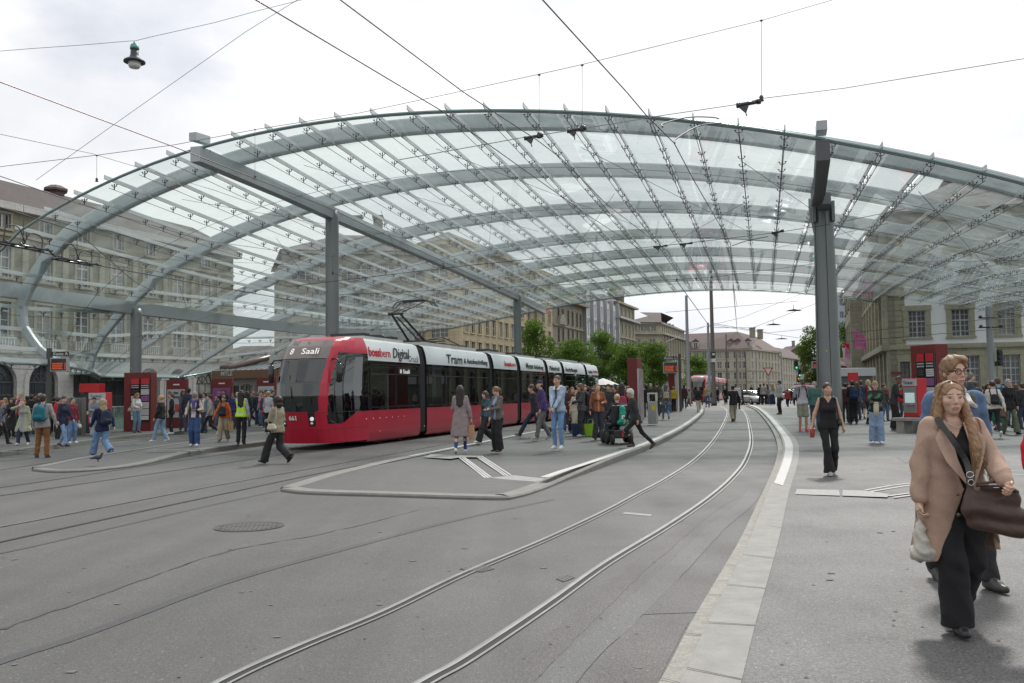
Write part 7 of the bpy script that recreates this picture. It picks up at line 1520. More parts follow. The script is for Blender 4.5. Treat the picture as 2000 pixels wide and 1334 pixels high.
far_cl = [((.35, .05, .05), 'red'), (KB, 'black'), ((.4, .4, .42), 'light grey'), ((.05, .08, .16), 'navy'), ((.3, .28, .22), 'beige'), ((.12, .1, .1), 'brown')]
for i, (x, d_) in enumerate([(1536, 74), (1544, 88), (1552, 80), (1560, 92), (1583, 66), (1590, 84), (1605, 60), (1448, 92), (1456, 96), (1476, 105), (1344, 82), (1350, 96), (1376, 88), (1390, 100), (1640, 58), (1691, 62), (1678, 52), (1706, 60), (1726, 56), (1250, 62), (1262, 70), (1293, 66), (1190, 68), (1212, 64), (1140, 60)]):
    c_, nm_ = far_cl[i % 6]; pl = 'right of the white van' if x > 1600 else ('near the crossing' if x > 1500 else ('by the poles' if x > 1320 else 'at the far end of the platform'))
    PP(x, 0, 0, rnd.choice((0, 180, 90, -90)), 'distant person in %s %s, %s' % (nm_, pl, ['walking', 'standing', 'waiting', 'turning', 'nearest the square'][i % 4 if i != 18 else 4]), y=d_, H=rnd.uniform(1.62, 1.82), top=(c_, .86, 'long'), legs=rnd.choice(('stand', 'stepL', 'walkR')), bot=('straight', rnd.choice((KB, NV, (.1, .1, .1)))), hair=('short', rnd.choice((BK_, BRN_, DB))), sk=rnd.choice('lmt'), z=PF if x < 1320 or x > 1570 else 0, group=GF)

more = [(12, 848, 783, 40, (.05, .04, .05), DB, 'm', 'dark haired person in a plum coat squeezed in at the left edge', GL), (30, 846, 775, 190, (.10, .10, .11), BRN_, 'l', 'person in a charcoal coat just behind the woman all in black', GL), (52, 845, 773, 150, (.03, .05, .09), BK_, 'm', 'dark haired person in a navy anorak behind the trench coat', GL), (92, 848, 776, 20, (.25, .2, .15), BRN_, 'l', 'person in a camel coloured jacket behind the teal backpack', GL), (104, 846, 774, 200, KB, BK_, 't', 'person in black between the teal backpack and the navy coat', GL), (357, 842, 762, 30, (.09, .09, .10), BK_, 'b', 'man in dark grey left of the varsity jacket', GL), (392, 840, 768, 170, (.15, .1, .09), DB, 'l', 'person in brown just right of the grey headscarf', GL), (425, 838, 770, -40, (.05, .06, .06), BK_, 'm', 'person in black green left of the orange sleeves', GL), (463, 836, 766, 15, (.2, .2, .22), BL, 'l', 'fair haired person in grey left of the yellow vest', GL), (483, 834, 764, 180, (.04, .04, .05), BK_, 'm', 'person in black right of the yellow vest', GL), (518, 834, 766, 0, (.06, .07, .12), BRN_, 'l', 'person in slate blue right of the pink top', GL),
 (1108, 842, 754, 160, (.04, .04, .05), BK_, 'm', 'person in black between denim jacket and red dress', GM), (1144, 842, 752, 0, (.11, .05, .05), BRN_, 'l', 'person in russet behind the backpack reader', GM), (1158, 846, 757, 190, KB, BK_, 'm', 'person in black left of the rust fleece', GM), (1182, 842, 756, 170, (.22, .2, .2), DB, 'l', 'person in a taupe jacket right of the rust fleece', GM), (1198, 842, 752, 10, (.04, .05, .1), BK_, 't', 'person in dark blue behind the wheelchair', GM), (1209, 840, 754, 200, (.06, .05, .05), BRN_, 'm', 'person in dark brown behind the blond wheelchair user', GM), (1222, 842, 757, 20, (.3, .1, .14), BK_, 'm', 'person in raspberry pink left of the stele', GM), (1264, 815, 751, 180, KB, BK_, 'm', 'person in black right of the stele', GM), (1306, 806, 753, 0, (.1, .1, .1), BRN_, 'l', 'person in grey behind the grey headscarf', GM),
 (1660, 822, 748, 0, (.05, .05, .06), BK_, 'm', 'person in black behind the maroon jumper', GR_), (1676, 820, 746, 190, (.06, .09, .14), DB, 'l', 'person in petrol blue behind the navy backpack', GR_), (1706, 824, 748, 170, (.1, .03, .04), BRN_, 'm', 'person in wine red behind the patterned jacket', GR_), (1728, 822, 750, 20, (.05, .05, .05), BK_, 't', 'person in black left of the bald man', GR_), (1908, 832, 745, 160, (.07, .08, .1), BRN_, 'l', 'person in slate grey right of the man with glasses', GR_), (1933, 830, 748, 0, KB, BK_, 'm', 'person in black left of the cream jumper', GR_), (1988, 836, 750, 180, (.03, .035, .05), BRN_, 'l', 'person in dark navy by the right edge', GR_)]
for i, (x, fy, hy, rot, c_, hc_, sk_, lb_, g_r) in enumerate(more):
    PP(x, fy, hy, rot, lb_, top=(c_, (.82, .74, .88)[i % 3], 'long'), arms=(('down', 'down'), ('phone', 'down'), ('pocket', 'clasp'))[i % 3], bot=('straight', (KB, (.05, .06, .09), (.1, .1, .1), (.09, .14, .24))[i % 4]), hair=(('short', 'bun', 'bob', 'long')[(i*7) % 4], hc_), fem=i % 2 == 1, sk=sk_, legs=('stand', 'stepL', 'contra')[i % 3], z=PF, group=g_r)
# ---------------------------------------------------------------- near figures
# woman in black, mid right
q = PP(1621, 928, 745, -6, 'young woman in a black sleeveless top and flared black trousers walking towards the camera', arms=('carry', (.33, -.02, .82)), legs=((.06, -.10, .02, 22), (.05, .20, .0, -6)), top=((.012, .012, .014), .90, 'none'), pat=['m'], vents='vneck', bot=('flare', (.012, .012, .014)), shoe=(.35, .34, .33), fem=True, hair=('tied', (.035, .02, .015)), sk='m', z=PF, res=.0085, hyw=6, sole=True)
shoulderbag(q, (.014, .014, .015), 'black leather handbag on the shoulder of the woman in black', 1, -.02, 1.02, w_=.13, h_=.08, d=.05, x=.19)
o = MB(); W1 = np.array(q['J']['wr', -1]); o.box(-.038, .038, -.006, .006, -.08, .08, 0, Matrix.Translation(Vector(W1+np.array([0, -.03, -.10])))@Matrix.Rotation(.3, 4, 'X')); o = o.build('phone', mat('phone_red', (.4, .05, .05), .3)); o.matrix_world = q['M']; tag(o, 'red phone in the hand of the woman in black', 'phone')
# ---- man with glasses
gpos = at(1860, 700, 7.3); gpos = Vector((gpos.x, 7.3, .035)); GH = at(1866, 690, 7.3).z-.035
q = person(label='man with black glasses and tousled blond brown hair in a blue denim jacket', rot=3, pos=gpos, H=GH, arms=('down', 'down'), legs='stepL', top=((.10, .17, .29), .84, 'long'), tk='denim', inner=((.42, .40, .38), .035), bot=('straight', (.03, .03, .035)), shoe=(.05, .05, .05), hair=('fluffy', (.24, .145, .075)), sk='l', res=.007, glasses=True, hyw=7, build=1.08, hsc=1.0)
s, TB = q['s'], q['TB']; FLC = mat('fleece', (.62, .6, .56), .95, var=.05, vs=20, bump=.6, bs=80)
sdf_obj('fleece_collar', [cap(TB(-.085, .0, 1.47), TB(-.06, .115, 1.40), .022*s), cap(TB(.085, .0, 1.47), TB(.06, .115, 1.40), .022*s), cap(TB(-.085, 0, 1.48), TB(.085, -.03, 1.49), .03*s), cap(TB(.06, .115, 1.40), TB(.11, .10, 1.37), .016*s), cap(TB(-.06, .115, 1.40), TB(-.11, .10, 1.37), .016*s)], .008, FLC, q['root'], k=.02, noise=wr(3, .004, 80))
o = MB(); o.tube([TB(.10, .09, 1.36), TB(.125, .03, 1.47), TB(.13, -.07, 1.45)], .022*s, 6); o = o.build('bag_strap', cloth((.07, .085, .05))); o.matrix_world = q['M']; tag(o, 'olive green strap over the shoulder of the man with glasses', 'strap')
# ---- person in red cut by the right edge
rp_ = at(2044, 700, 6.2); q = person(label='person with a red sleeve pushed up, cut by the right edge of the picture', rot=-20, pos=Vector((rp_.x+.12, 6.2, .035)), H=1.78, arms=('down', 'down'), legs='stepR', top=((.50, .015, .035), .88, 'rolled'), bot=('straight', KB), hair=('short', BRN_), sk='m', res=.011)
# ---- woman in the camel coat
fp = G(1893, 1240, .035); FH = 1.625
q = person(label='woman with long auburn hair in a camel coat over black clothes walking towards the camera', rot=-4, pos=Vector((fp.x-.01, fp.y+.10, .035)), H=FH, arms=((.20, .36, 1.065), (.30, .10, .77)), legs=((.075, -.24, .05, 30), (.055, .12, .0, -8)), top=((.014, .014, .016), .86, 'none'), pat=['l'], vents='vneck', bot=('wide', (.012, .012, .014)), shoe=(.02, .02, .022), fem=True, hair=('none', (.17, .085, .04)), sk='l', res=.0065, hyw=-4, build=1.12, fat=.0, hsc=1.03)
s, TB, J, hf, hs = q['s'], q['TB'], q['J'], q['hf'], q['hs']; root = q['root']
CAMEL = cloth((.42, .285, .22)); CAMEL2 = mat('camel_lining', (.42, .28, .19), .9)
# coat shell: hollow, open at the front over a V
e = .032*s; Ct = []
for sg in (-1, 1):
    Ct += [cap(TB(sg*.08, -.0, .94), TB(sg*.065, 0, 1.12), .112*s+e, .098*s+e, sq=.95), cap(TB(sg*.065, 0, 1.12), TB(sg*.07, .0, 1.33), .098*s+e, .100*s+e, sq=.95), ell(TB(sg*.07, .085, 1.26), np.array([.066, .06, .065])*s+e*.6, k=.04), cap(TB(sg*.07, 0, 1.34), J['sh', sg]*.9+TB(0, 0, 1.40)*.1, .084*s+e, .040*s+e, sq=.95)]
    Ct.append(cap((sg*.085*s, 0, q['hz']+.03*s), (sg*.125*s, .01, .52*s), .125*s+e, .150*s+e, sq=.9))
    S_, E_, W2 = J['sh', sg], J['el', sg], J['wr', sg]; Ct += [cap(S_, E_, .047*s+e*.6, .048*s+e*.5), cap(E_, W2-(W2-E_)*.12, .054*s+e*.5, .046*s+e*.4)]
Ct.append(cap(TB(0, -.02, 1.43), TB(0, -.015, 1.49), .078*s, .072*s))
inn = [('c', p[1], p[2], p[3]-.014*s, p[4]-.014*s, p[5], p[6], 's', None) if p[0] == 'c' else None for p in Ct]
hemz = .535*s
def ccut(X, Y, Z):
    o = np.maximum(hemz+.03*np.sin(X*7)-Z+0*Y, -9)
    # opening: narrow at the belly button, wide at the chest and at the hem; shifted to the figure's left
    zz_ = Z/s; half = np.where(zz_ > 1.0, .012+.125*np.clip((zz_-1.0)/.42, 0, 1), .012+.26*np.clip((1.0-zz_)/.5, 0, 1))*s+0*X+0*Y
    cx_ = (.035+.05*np.clip((1.0-zz_)/.5, 0, 1))*s; f = half-np.abs(X-cx_)+0*Z
    return np.maximum(o, np.where((Y < -.02*s)+0*X+0*Z > 0, f, -9))
for g_ in (1, -1):
    pass
core = [cap(TB(sg*.08, 0, .94), TB(sg*.065, 0, 1.12), .098*s+e*.7, .084*s+e*.7, sq=.95, op='s') for sg in (-1, 1)]+[cap(TB(sg*.065, 0, 1.12), TB(sg*.07, 0, 1.36), .084*s+e*.7, .088*s+e*.7, sq=.95, op='s') for sg in (-1, 1)]+[cap((sg*.085*s, 0, q['hz']), (sg*.125*s, .01, .40*s), .112*s+e*.7, .137*s+e*.7, sq=.9, op='s') for sg in (-1, 1)]
sdf_obj('coat', Ct+core, .0075, CAMEL, root, k=.028*s, noise=wr(77, .008*s, 20), cut=ccut)
# lapels
for sg in (-1, 1):
    mb = MB(); P0 = [TB(sg*.075, .055, 1.475), TB(sg*.17, .135, 1.36), TB(sg*.155, .155, 1.30), TB(sg*.12+.0, .185, 1.20), TB(.04+sg*.02, .185, 1.03), TB(sg*.06+.02, .16, 1.22), TB(sg*.055, .12, 1.36), TB(sg*.05, .06, 1.46)]
    P0 = [p_+np.array([0, -.018, 0]) for p_ in P0]; c0 = sum(P0)/len(P0); n_ = len(P0)
    mb.add([*P0, *[p_+np.array([0, .012, 0]) for p_ in P0]], [tuple(range(n_)) if sg < 0 else tuple(range(n_-1, -1, -1)), tuple(range(n_, 2*n_))]+[(i, (i+1) % n_, n_+(i+1) % n_, n_+i) for i in range(n_)]); mb.build('lapel', CAMEL, root, bev=.003)
# pocket flap, cuff fold and buttons
mb = MB()
for zb_ in (.98, .84): mb.lathe([(.0, .0), (.012, .002), (.012, .006), (0, .008)], 10, Matrix.Translation(Vector(TB(-.06, .205, zb_)))@Matrix.Rotation(math.pi/2, 4, 'X'))
mb.build('button', mat('button_brown', (.16, .09, .05), .4), root)
mb = MB()
for sg in (-1,):
    W2, E_ = J['wr', sg], J['el', sg]; d = (W2-E_)/np.linalg.norm(W2-E_); mb.tube([W2-d*.10*s, W2-d*.045*s], .054*s, 18); mb.tube([W2-d*.045*s, W2-d*.02*s], .044*s, 18, 1)
mb.build('cuff', [CAMEL, cloth((.014, .014, .016))], root)
# necklace
mb = MB(); mb.tube([TB(-.055, .03, 1.50), TB(-.045, .085, 1.455), TB(0, .115, 1.43), TB(.045, .085, 1.455), TB(.055, .03, 1.50)], .0025, 5); mb.build('necklace', CHROME, root)
# long hair: base volume plus locks
HC = mat('auburn_hair', (.20, .105, .048), .42, var=.5, vs=30, bump=.4, bs=60, spec=.6, c2=(.34, .20, .10)); HC2 = mat('auburn_hair_light', (.38, .24, .13), .45, var=.4, vs=30)
bs_ = [ell(hf(0, .016, .032), np.array([.082, .098, .092])*hs, 0, q['HR']), cap(hf(-.05, .05, 0), hf(-.075, .06, -.26), .055*hs, .05*hs), cap(hf(.05, .05, 0), hf(.085, .05, -.28), .055*hs, .05*hs), cap(hf(0, .06, 0), hf(0, .09, -.24), .06*hs, .05*hs), cap(hf(-.068, .01, .02), hf(-.098, -.005, -.17), .024*hs, .034*hs), cap(hf(.068, .01, .02), hf(.105, -.04, -.18), .024*hs, .036*hs), cap(hf(.100, -.05, -.18), hf(.105, -.115, -.33), .038*hs, .034*hs), cap(hf(.105, -.115, -.33), hf(.10, -.15, -.46), .034*hs, .018*hs), ell(hf(0, -.105, -.045), np.array([.060, .072, .122])*hs, 0, q['HR'], op='s')]
hr0 = sdf_obj('hair', bs_, .007, HC, root, k=.02, noise=wr(12, .004, 120))
rg = random.Random(11); mb = MB()
for i in range(560):
    sd = rg.choice((-1, 1)); a = rg.random()
    x0 = sd*rg.uniform(.004, .03); y0_ = rg.uniform(-.03, .06); st_ = hf(x0, y0_, .122-abs(x0)*.3-max(0, -y0_-.04)*.8)
    yb = rg.uniform(.002, .085)
    p1 = hf(sd*(.070+.010*rg.random()), yb-.022, .075+rg.uniform(-.01, .01)); p2 = hf(sd*(.082+.010*rg.random()), yb-.01, 0); wv = rg.uniform(-.015, .015)
    if sd > 0: p3 = hf(.100+rg.uniform(-.02, .02)+wv, yb-.02, -.13); p4 = hf(.105+rg.uniform(-.04, .05), -.115 if yb < .055 else yb, -.30+rg.uniform(-.03, .03)); p5 = hf(.105+rg.uniform(-.05, .06), -.165 if yb < .055 else .06, -.47+rg.uniform(-.07, .06))
    else: p3 = hf(-.094+rg.uniform(-.015, .015)+wv, yb, -.12); p4 = hf(-.105+rg.uniform(-.04, .03), yb+.01, -.22+rg.uniform(-.03, .03)); p5 = hf(-.12+rg.uniform(-.07, .05), yb+.03, -.31+rg.uniform(-.05, .05))
    pts = catmull([st_, p1, p2, p3, p4, p5], 3); n_ = len(pts); r0 = rg.uniform(.0018, .0042); mb.tube(pts, [r0*(1-.75*(k/(n_-1))**2) for k in range(n_)], 4, rg.choice((0, 0, 1)), cap=False)
mb.build('hair_locks', [HC, HC2], hr0)
# brown shoulder bag
LB = mat('brown_leather', (.065, .036, .027), .42, var=.25, vs=6, bump=.25, bs=35); HW = CHROME
hw = J['wr', 1]; bc = TB(.125, .31, .955)
o = empty('leather_bag', q['base'], math.radians(q['rot']), 'large dark brown leather bag carried in front by the woman in the camel coat', 'bag')
bx0 = bc+np.array([.0, 0, 0]); dx = np.array([.97, .10, -.12]); 
def BP(a, b, c): return bx0+dx*a*s+np.array([.05, 0, 1.0])*c*s+np.array([0, -1, 0])*b*s
sdf_obj('bag_body', [cap(BP(-.13, 0, -.17), BP(.20, 0, -.19), .046*s, k=.06), cap(BP(-.15, 0, -.08), BP(.21, .0, -.09), .054*s), cap(BP(-.13, 0, .01), BP(.15, 0, .01), .040*s), cap(BP(-.08, .02, .075), BP(.14, .02, .075), .016*s), cap(BP(-.18, .0, -.1), BP(-.16, 0, .12), .02*s)], .008, LB, o, k=.05, noise=wr(31, .007, 22))
mb = MB(); mb.tube([BP(-.13, .03, .085), BP(.0, .075, .10), BP(.11, .075, .085), BP(.16, .03, .07)], .011*s, 7); mb.tube([BP(-.10, -.03, .085), BP(.03, .0, .125), BP(.16, -.03, .07)], .011*s, 7); mb.build('handle', LB, o)
mb = MB(); sp_ = catmull([BP(-.17, .035, .11), TB(.0, .225, 1.20), TB(-.07, .215, 1.33), TB(-.105, .12, 1.44), TB(-.115, .03, 1.50), TB(-.10, -.09, 1.47)], 5)
n_ = len(sp_); L1 = []; 
for i, p_ in enumerate(sp_):
    t_ = (sp_[min(i+1, n_-1)]-sp_[max(i-1, 0)]).normalized(); nrm = Vector((-.3, -1, .25)).normalized(); w_ = t_.cross(nrm).normalized()*.019*s; L1 += [p_-w_, p_+w_, p_+w_+nrm*.006, p_-w_+nrm*.006]
mb.add(L1, [(i*4+a, i*4+(a+1) % 4, (i+1)*4+(a+1) % 4, (i+1)*4+a) for i in range(n_-1) for a in range(4)]); mb.build('strap', mat('strap_black', (.02, .018, .017), .5), o)
mb = MB(); c0 = Vector(BP(-.17, .04, .10)); mb.tube([c0+Vector((.018*math.cos(a), 0, .018*math.sin(a))) for a in np.linspace(0, 2*math.pi, 13)], .003, 6); c1 = c0+Vector((-.012, -.02, .05)); mb.tube([c1+Vector((.022*math.cos(a), 0, .018*math.sin(a))) for a in np.linspace(0, 2*math.pi, 13)], .003, 6); mb.build('ring', CHROME, o)
# translucent plastic bag in the other hand
wr_ = J['wr', -1]; d = (wr_-J['el', -1]); d /= np.linalg.norm(d); hb_ = wr_+d*.085*s
o = empty('plastic_bag', q['base'], math.radians(q['rot']), 'crumpled whitish plastic bag held by the woman in the camel coat', 'bag')
sdf_obj('bag_body', [cap(hb_+np.array([0, 0, -.02]), hb_+np.array([.0, 0, -.12]), .010, .032), cap(hb_+np.array([0, 0, -.12]), hb_+np.array([.015, 0, -.24]), .034, .062), cap(hb_+np.array([-.02, 0, -.25]), hb_+np.array([.045, 0, -.255]), .052)], .007, mat('bag_film', (.50, .48, .42), .35, var=.2, vs=12, bump=.5, bs=40), o, k=.03, noise=wr(15, .008, 55))
mb = MB(); mb.tube([hb_+np.array([-.02, -.01, -.03]), hb_+np.array([-.03, -.02, .02]), hb_+np.array([0, -.03, .035]), hb_+np.array([.02, -.01, -.02])], .005, 6); mb.build('handle', mat('bag_film', (.5, .48, .42)), o)
# ---------------------------------------------------------------- street furniture
def box_obj(name, M, x0, x1, y0, y1, z0, z1, m, parent=None, bev=0): mb = MB(); mb.box(x0, x1, y0, y1, z0, z1, 0, M); return mb.build(name, m, parent, bev=bev)
PAPER = mat('paper_white', (.6, .6, .58), .6, var=.08, vs=9); PAPERD = mat('screen_dark', (.02, .022, .028), .15); ALU = mat('aluminium', (.42, .43, .43), .35, .7, var=.06, vs=4); PURP = mat('poster_purple', (.25, .09, .24), .5); POSTG = mat('poster_grey', (.42, .46, .47), .4); CONC = mat('concrete', (.30, .285, .26), .85, var=.15, vs=6, fine=.1, bs=40); SKYB = mat('poster_pale', (.45, .5, .52), .4)
def lines(mb, x0, x1, z0, z1, n, y, rnd, h=.3, mi=0):
    """rows of short printed strokes on a notice"""
    for i in range(n):
        z = z1-(z1-z0)*(i+.5)/n; x = x0
        while x < x1-.02:
            w_ = rnd.uniform(.02, .07); xe = min(x+w_, x1); mb.box(x, xe, y-.002, y, z-(z1-z0)/n*h/2, z+(z1-z0)/n*h/2, mi); x = xe+.02
def stele(p, rz, w_, d_, h_, label, panels=True, z0=.15, sidepanel=False, flip=1):
    o = empty('timetable_stele', (p[0], p[1], z0), rz, label, 'stele', 'red steles of the tram stop')
    mb = MB(); mb.box(-w_/2, w_/2, -d_/2, d_/2, 0, h_); mb.build('body', MAROON, o, bev=.01)
    if panels:
        y = -d_/2-.001; rnd = random.Random(int(w_*100))
        for k, (a, b) in enumerate(((.30, .60), (.66, .97))):
            x0, x1 = -w_/2+a*w_, -w_/2+b*w_
            fr = MB(); fr.box(x0-.02, x1+.02, y-.07, y, .45, h_*.90); pf = fr.build('notice_frame', PAPERD, o)
            def bx(nm, za, zb, m): q = MB(); q.box(x0+.01, x1-.01, y-.078, y-.0701, za*h_, zb*h_); q.build(nm, m, pf)
            bx('header', .80, .895, REDS); bx('notice', .62, .71, PAPERD if k == 0 else PAPER); bx('notice', .51, .60, PURP if k else mat('poster_cream', (.5, .47, .36), .5)); bx('notice', .385, .49, PAPER); bx('notice', .27, .37, PAPER); bx('notice', .19, .26, PAPER)
            pr_ = MB(); lines(pr_, x0+.03, x1-.03, .63*h_, .70*h_, 3, y-.0781, rnd); lines(pr_, x0+.03, x1-.03, .40*h_, .48*h_, 5, y-.0781, rnd); lines(pr_, x0+.03, x1-.03, .28*h_, .36*h_, 5, y-.0781, rnd); pr_.build('print', mat('ink_grey', (.14, .14, .15), .7), pf)
            wl_ = MB(); lines(wl_, x0+.02, x1-.02, .725*h_, .79*h_, 2, y-.0701, rnd, .45); wl_.build('print', PAPER, pf)
    if sidepanel:
        q = MB(); x = w_/2*flip; xa, xb = sorted((x+.001*flip, x+.09*flip)); q.box(xa, xb, -d_/2-.05, d_/2-.1, .1, h_*.84); pf = q.build('poster_case', ALU, o); q = MB(); xa, xb = sorted((x+.0901*flip, x+.097*flip)); q.box(xa, xb, -d_/2, d_/2-.15, .2, h_*.80); q.build('poster', mat('poster_pinkish', (.35, .28, .30), .3, var=.5, vs=3), pf)
    return o
def base(px, py, z=.15): v = G(px, py, z); return (v.x, v.y)
p = base(268, 842); stele((p[0], p[1]+.3), math.radians(-8), 1.30, .5, 2.62, 'dark red timetable stele with two white notice columns by the left column')
p = base(1245, 827); stele((p[0], p[1]+.6), -TAZ, .46, 1.25, 2.95, 'tall dark red stele with a grey poster case on the middle platform', panels=False, sidepanel=True)
p = base(1318, 803); stele((p[0], p[1]+.6), -TAZ, .46, 1.25, 3.05, 'smaller dark red stele under the departure board further along', panels=False, sidepanel=True)
v = at(1812, 700, 31.8); stele((v.x+.05, v.y), math.radians(-76), 1.3, .50, 2.95, 'bright red stele with timetable panels on the right pavement')
# poster steles by the subway on the left
for x0, x1, y0, dd, m_, lb_, tx in ((327, 368, 742, 44, POSTG, 'red framed poster stand with grey poster and bold heading left of the pole', 'Starlen\nDoopel'), (415, 456, 740, 46, PURP, 'red framed poster stand with a purple poster', None), (503, 541, 737, 47, SKYB, 'red framed poster stand with faces, beside the tram nose', None)):
    a = at(x0, 700, dd); b = at(x1, 700, dd); ztop = at(x0, y0, dd).z; w_ = b.x-a.x; o = empty('poster_stand', (a.x, dd, .15), math.radians(-4), lb_, 'poster stand', 'red poster stands by the underpass')
    mb = MB(); mb.box(0, w_, -.12, .12, 0, ztop-.15); mb.build('frame', MAROON, o, bev=.01); mb = MB(); mb.box(.07, w_-.09, -.135, -.1201, .5, ztop-.62); ps = mb.build('poster', m_, o)
    if tx:
        for i, s_ in enumerate(tx.split('\n')): text(s_, .2, mat('ink', (.03, .03, .035), .6), Matrix.Translation((.12, -.14, ztop-.85-.2*i))@Matrix.Rotation(math.pi/2, 4, 'X'), ps, fit=.5, offset=.006)
        mb = MB(); mb.box(.45, .8, -.14, -.1351, .75, 1.15); mb.build('picture', mat('pic_red', (.5, .08, .06), .5, var=.4, vs=5), ps)
    elif m_ is PURP:
        mb = MB(); lines(mb, .2, w_-.25, 1.25, 1.5, 2, -.1355, random.Random(2), .5); lines(mb, .3, w_-.3, 1.65, 1.75, 2, -.1355, random.Random(3), .3); mb.build('print', WTXT, ps)
    else:
        for k in range(3): mb = MB(); M = Matrix.Translation((.25+k*.26, -.1355, ztop-.9))@Matrix.Rotation(math.pi/2, 4, 'X'); mb.lathe([(.11, 0), (.11, .003), (.06, .004), (.06, .005), (0, .005)], 14, M); mb.build('picture', mat('pic_%d' % k, ((.3, .15, .1), (.08, .08, .09), (.1, .15, .3))[k], .5), ps)
    mb = MB(); mb.box(w_*.35, w_*.65, -.13, -.1201, ztop-.42, ztop-.36); mb.build('print', WTXT, o)
# ticket machines
def ticket(p, rz, label, h_=1.72, z0=.15, dp=.62):
    o = empty('ticket_machine', (p[0], p[1], z0), rz, label, 'ticket machine', 'red ticket machines')
    mb = MB(); mb.prism([(-.35, .0, .5), (.35, 0, .5), (.35, 0, h_), (-.35, 0, h_)], (0, dp, 0)); mb.build('casing', REDS, o, bev=.012)
    mb = MB(); mb.box(-.30, .30, -.02, -.001, .62, h_-.28); mb.box(-.22, .22, -.035, -.0201, .95, 1.28, 1); mb.box(-.2, .2, -.16, -.0201, .88, .93, 0); fp_ = mb.build('front_panel', [ALU, mat('screen_lit', (.5, .6, .62), .3, emit=.4)], o)
    mb = MB(); mb.box(-.33, .33, -.03, -.001, h_-.25, h_-.02); hd = mb.build('header', POSTG, o); text('Ticket', .15, mat('ink', (.03, .03, .035)), Matrix.Translation((-.28, -.035, h_-.19))@Matrix.Rotation(math.pi/2, 4, 'X'), hd, fit=.45)
    mb = MB(); mb.box(-.3, .3, .05, dp-.04, 0, .5); mb.build('plinth', CONC, o, bev=.01); return o
p = base(187, 851); ticket((p[0], p[1]+.1), math.radians(4), 'red ticket machine on the left pavement with a lit screen')
v = at(1775, 700, 29.5); ticket((v.x, v.y+.0), math.radians(-74), 'red ticket machine with silver front beside the bright red stele', 1.75, dp=.36)
o = empty('vending_box', (*base(167, 847), .15), math.radians(2), 'red topped sign box behind the left ticket machine', 'sign box'); box_obj('post', None, -.25, .25, .4, .9, 0, 1.75, DKST, o); box_obj('head', None, -.43, .43, .3, .9, 1.75, 2.12, REDS, o, .01)
o = empty('cabinet', (*base(151, 850), .15), math.radians(4), 'grey switch cabinet standing left of the ticket machine', 'cabinet'); box_obj('body', None, -.24, .24, -.2, .25, 0, 1.52, mat('cabinet_grey', (.16, .17, .16), .5, .3, var=.1, vs=3), o, .01); box_obj('seam', None, -.235, .235, -.206, -.2005, .88, .89, JN, o)
o = empty('cabinet', (*base(131, 852), .15), math.radians(4), 'second grey cabinet behind the navy coated woman', 'cabinet'); box_obj('body', None, -.24, .24, -.2, .25, 0, 1.5, mat('cabinet_grey', (.16, .17, .16)), o, .01)
# glass balustrade of the underpass
BALG = glass('rail_glass', (.72, .86, .82), .12, (.35, .45, .42))
for i, (xa, xb, ya, yb) in enumerate(((200, 243, 846, 842), (297, 345, 840, 834), (345, 400, 834, 828), (400, 462, 828, 822), (0, 70, 858, 853))):
    A, B = G(xa, ya-3, .15), G(xb, yb-3, .15); d = B-A; o = empty('glass_railing', (A.x, A.y, .15), math.atan2(d.y, d.x), 'greenish glass railing of the underpass, bay %s' % ('left of the red stele', 'right of the red stele', 'behind the black jackets', 'behind the orange sleeves', 'at the far left edge')[i], 'railing', 'glass railings of the underpass'); L_ = d.length
    mb = MB(); mb.box(0, L_, -.008, .008, .05, 1.05); mb.build('pane', BALG, o); mb = MB(); mb.tube([(0, 0, 1.08), (L_, 0, 1.08)], .022, 8); mb.build('handrail', ALU, o)
    for k in range(3): mb = MB(); x = L_*k/2; mb.box(x-.02, x+.02, -.03, .03, 0, 1.05); mb.build('post', ALU, o)
# departure boards
def board(pole, x0, x1, y, zs, zb, head, label, h_=3.4, n=4, group='departure boards'):
    o = empty('departure_board', (pole, y, .15), 0, label, 'departure board', group); sgn = 1 if x0 > pole-1 and x0 >= pole else -1
    mb = MB(); mb.box(-.09, .09, -.06, .06, 0, zs[1]); mb.build('pole', mat('pole_dark', (.09, .09, .08), .5, .4), o)
    a, b = x0-pole, x1-pole; mb = MB(); mb.box(a, b, -.04, .04, zs[0]-.15, zs[1]-.15); sg_ = mb.build('name_sign', PAPERD, o); text(head, (zs[1]-zs[0])*.95, WTXT, Matrix.Translation((a+.08, -.045, zs[0]-.15+(zs[1]-zs[0])*.2))@Matrix.Rotation(math.pi/2, 4, 'X'), sg_, fit=(b-a)*.85)
    mb = MB(); mb.box(a, b, -.12, .10, zb[0]-.15, zb[1]-.15); cs = mb.build('casing', ALU, o, bev=.01); mb = MB(); mb.box(a+.04, b-.04, -.127, -.1201, zb[0]-.11, zb[1]-.19); sc_ = mb.build('screen', PAPERD, cs)
    mb = MB(); rnd = random.Random(int(abs(a)*77)); H_ = zb[1]-zb[0]-.12
    for i in range(n):
        z = zb[0]-.11+H_*(.12+.62*i/n); x = a+.09
        for k in range(9):
            w_ = rnd.uniform(.03, .07)*(b-a); 
            if x+w_ < b-.25*(b-a): mb.box(x, x+w_, -.130, -.1271, z, z+H_*.11)
            x += w_+.02*(b-a)
        mb.box(b-.14*(b-a), b-.09*(b-a), -.130, -.1271, z, z+H_*.11)
    mb.build('led_text', LEDO, sc_); return o
d_ = 37; X = lambda px, d: at(px, 700, d).x; Z = lambda px, py, d: at(px, py, d).z
board(X(96, d_), X(101, d_), X(134, d_), d_, (Z(100, 696, d_), Z(100, 687, d_)), (Z(100, 726, d_), Z(100, 699, d_)), 'Kante A', 'departure board with orange text under the sign Kante A')
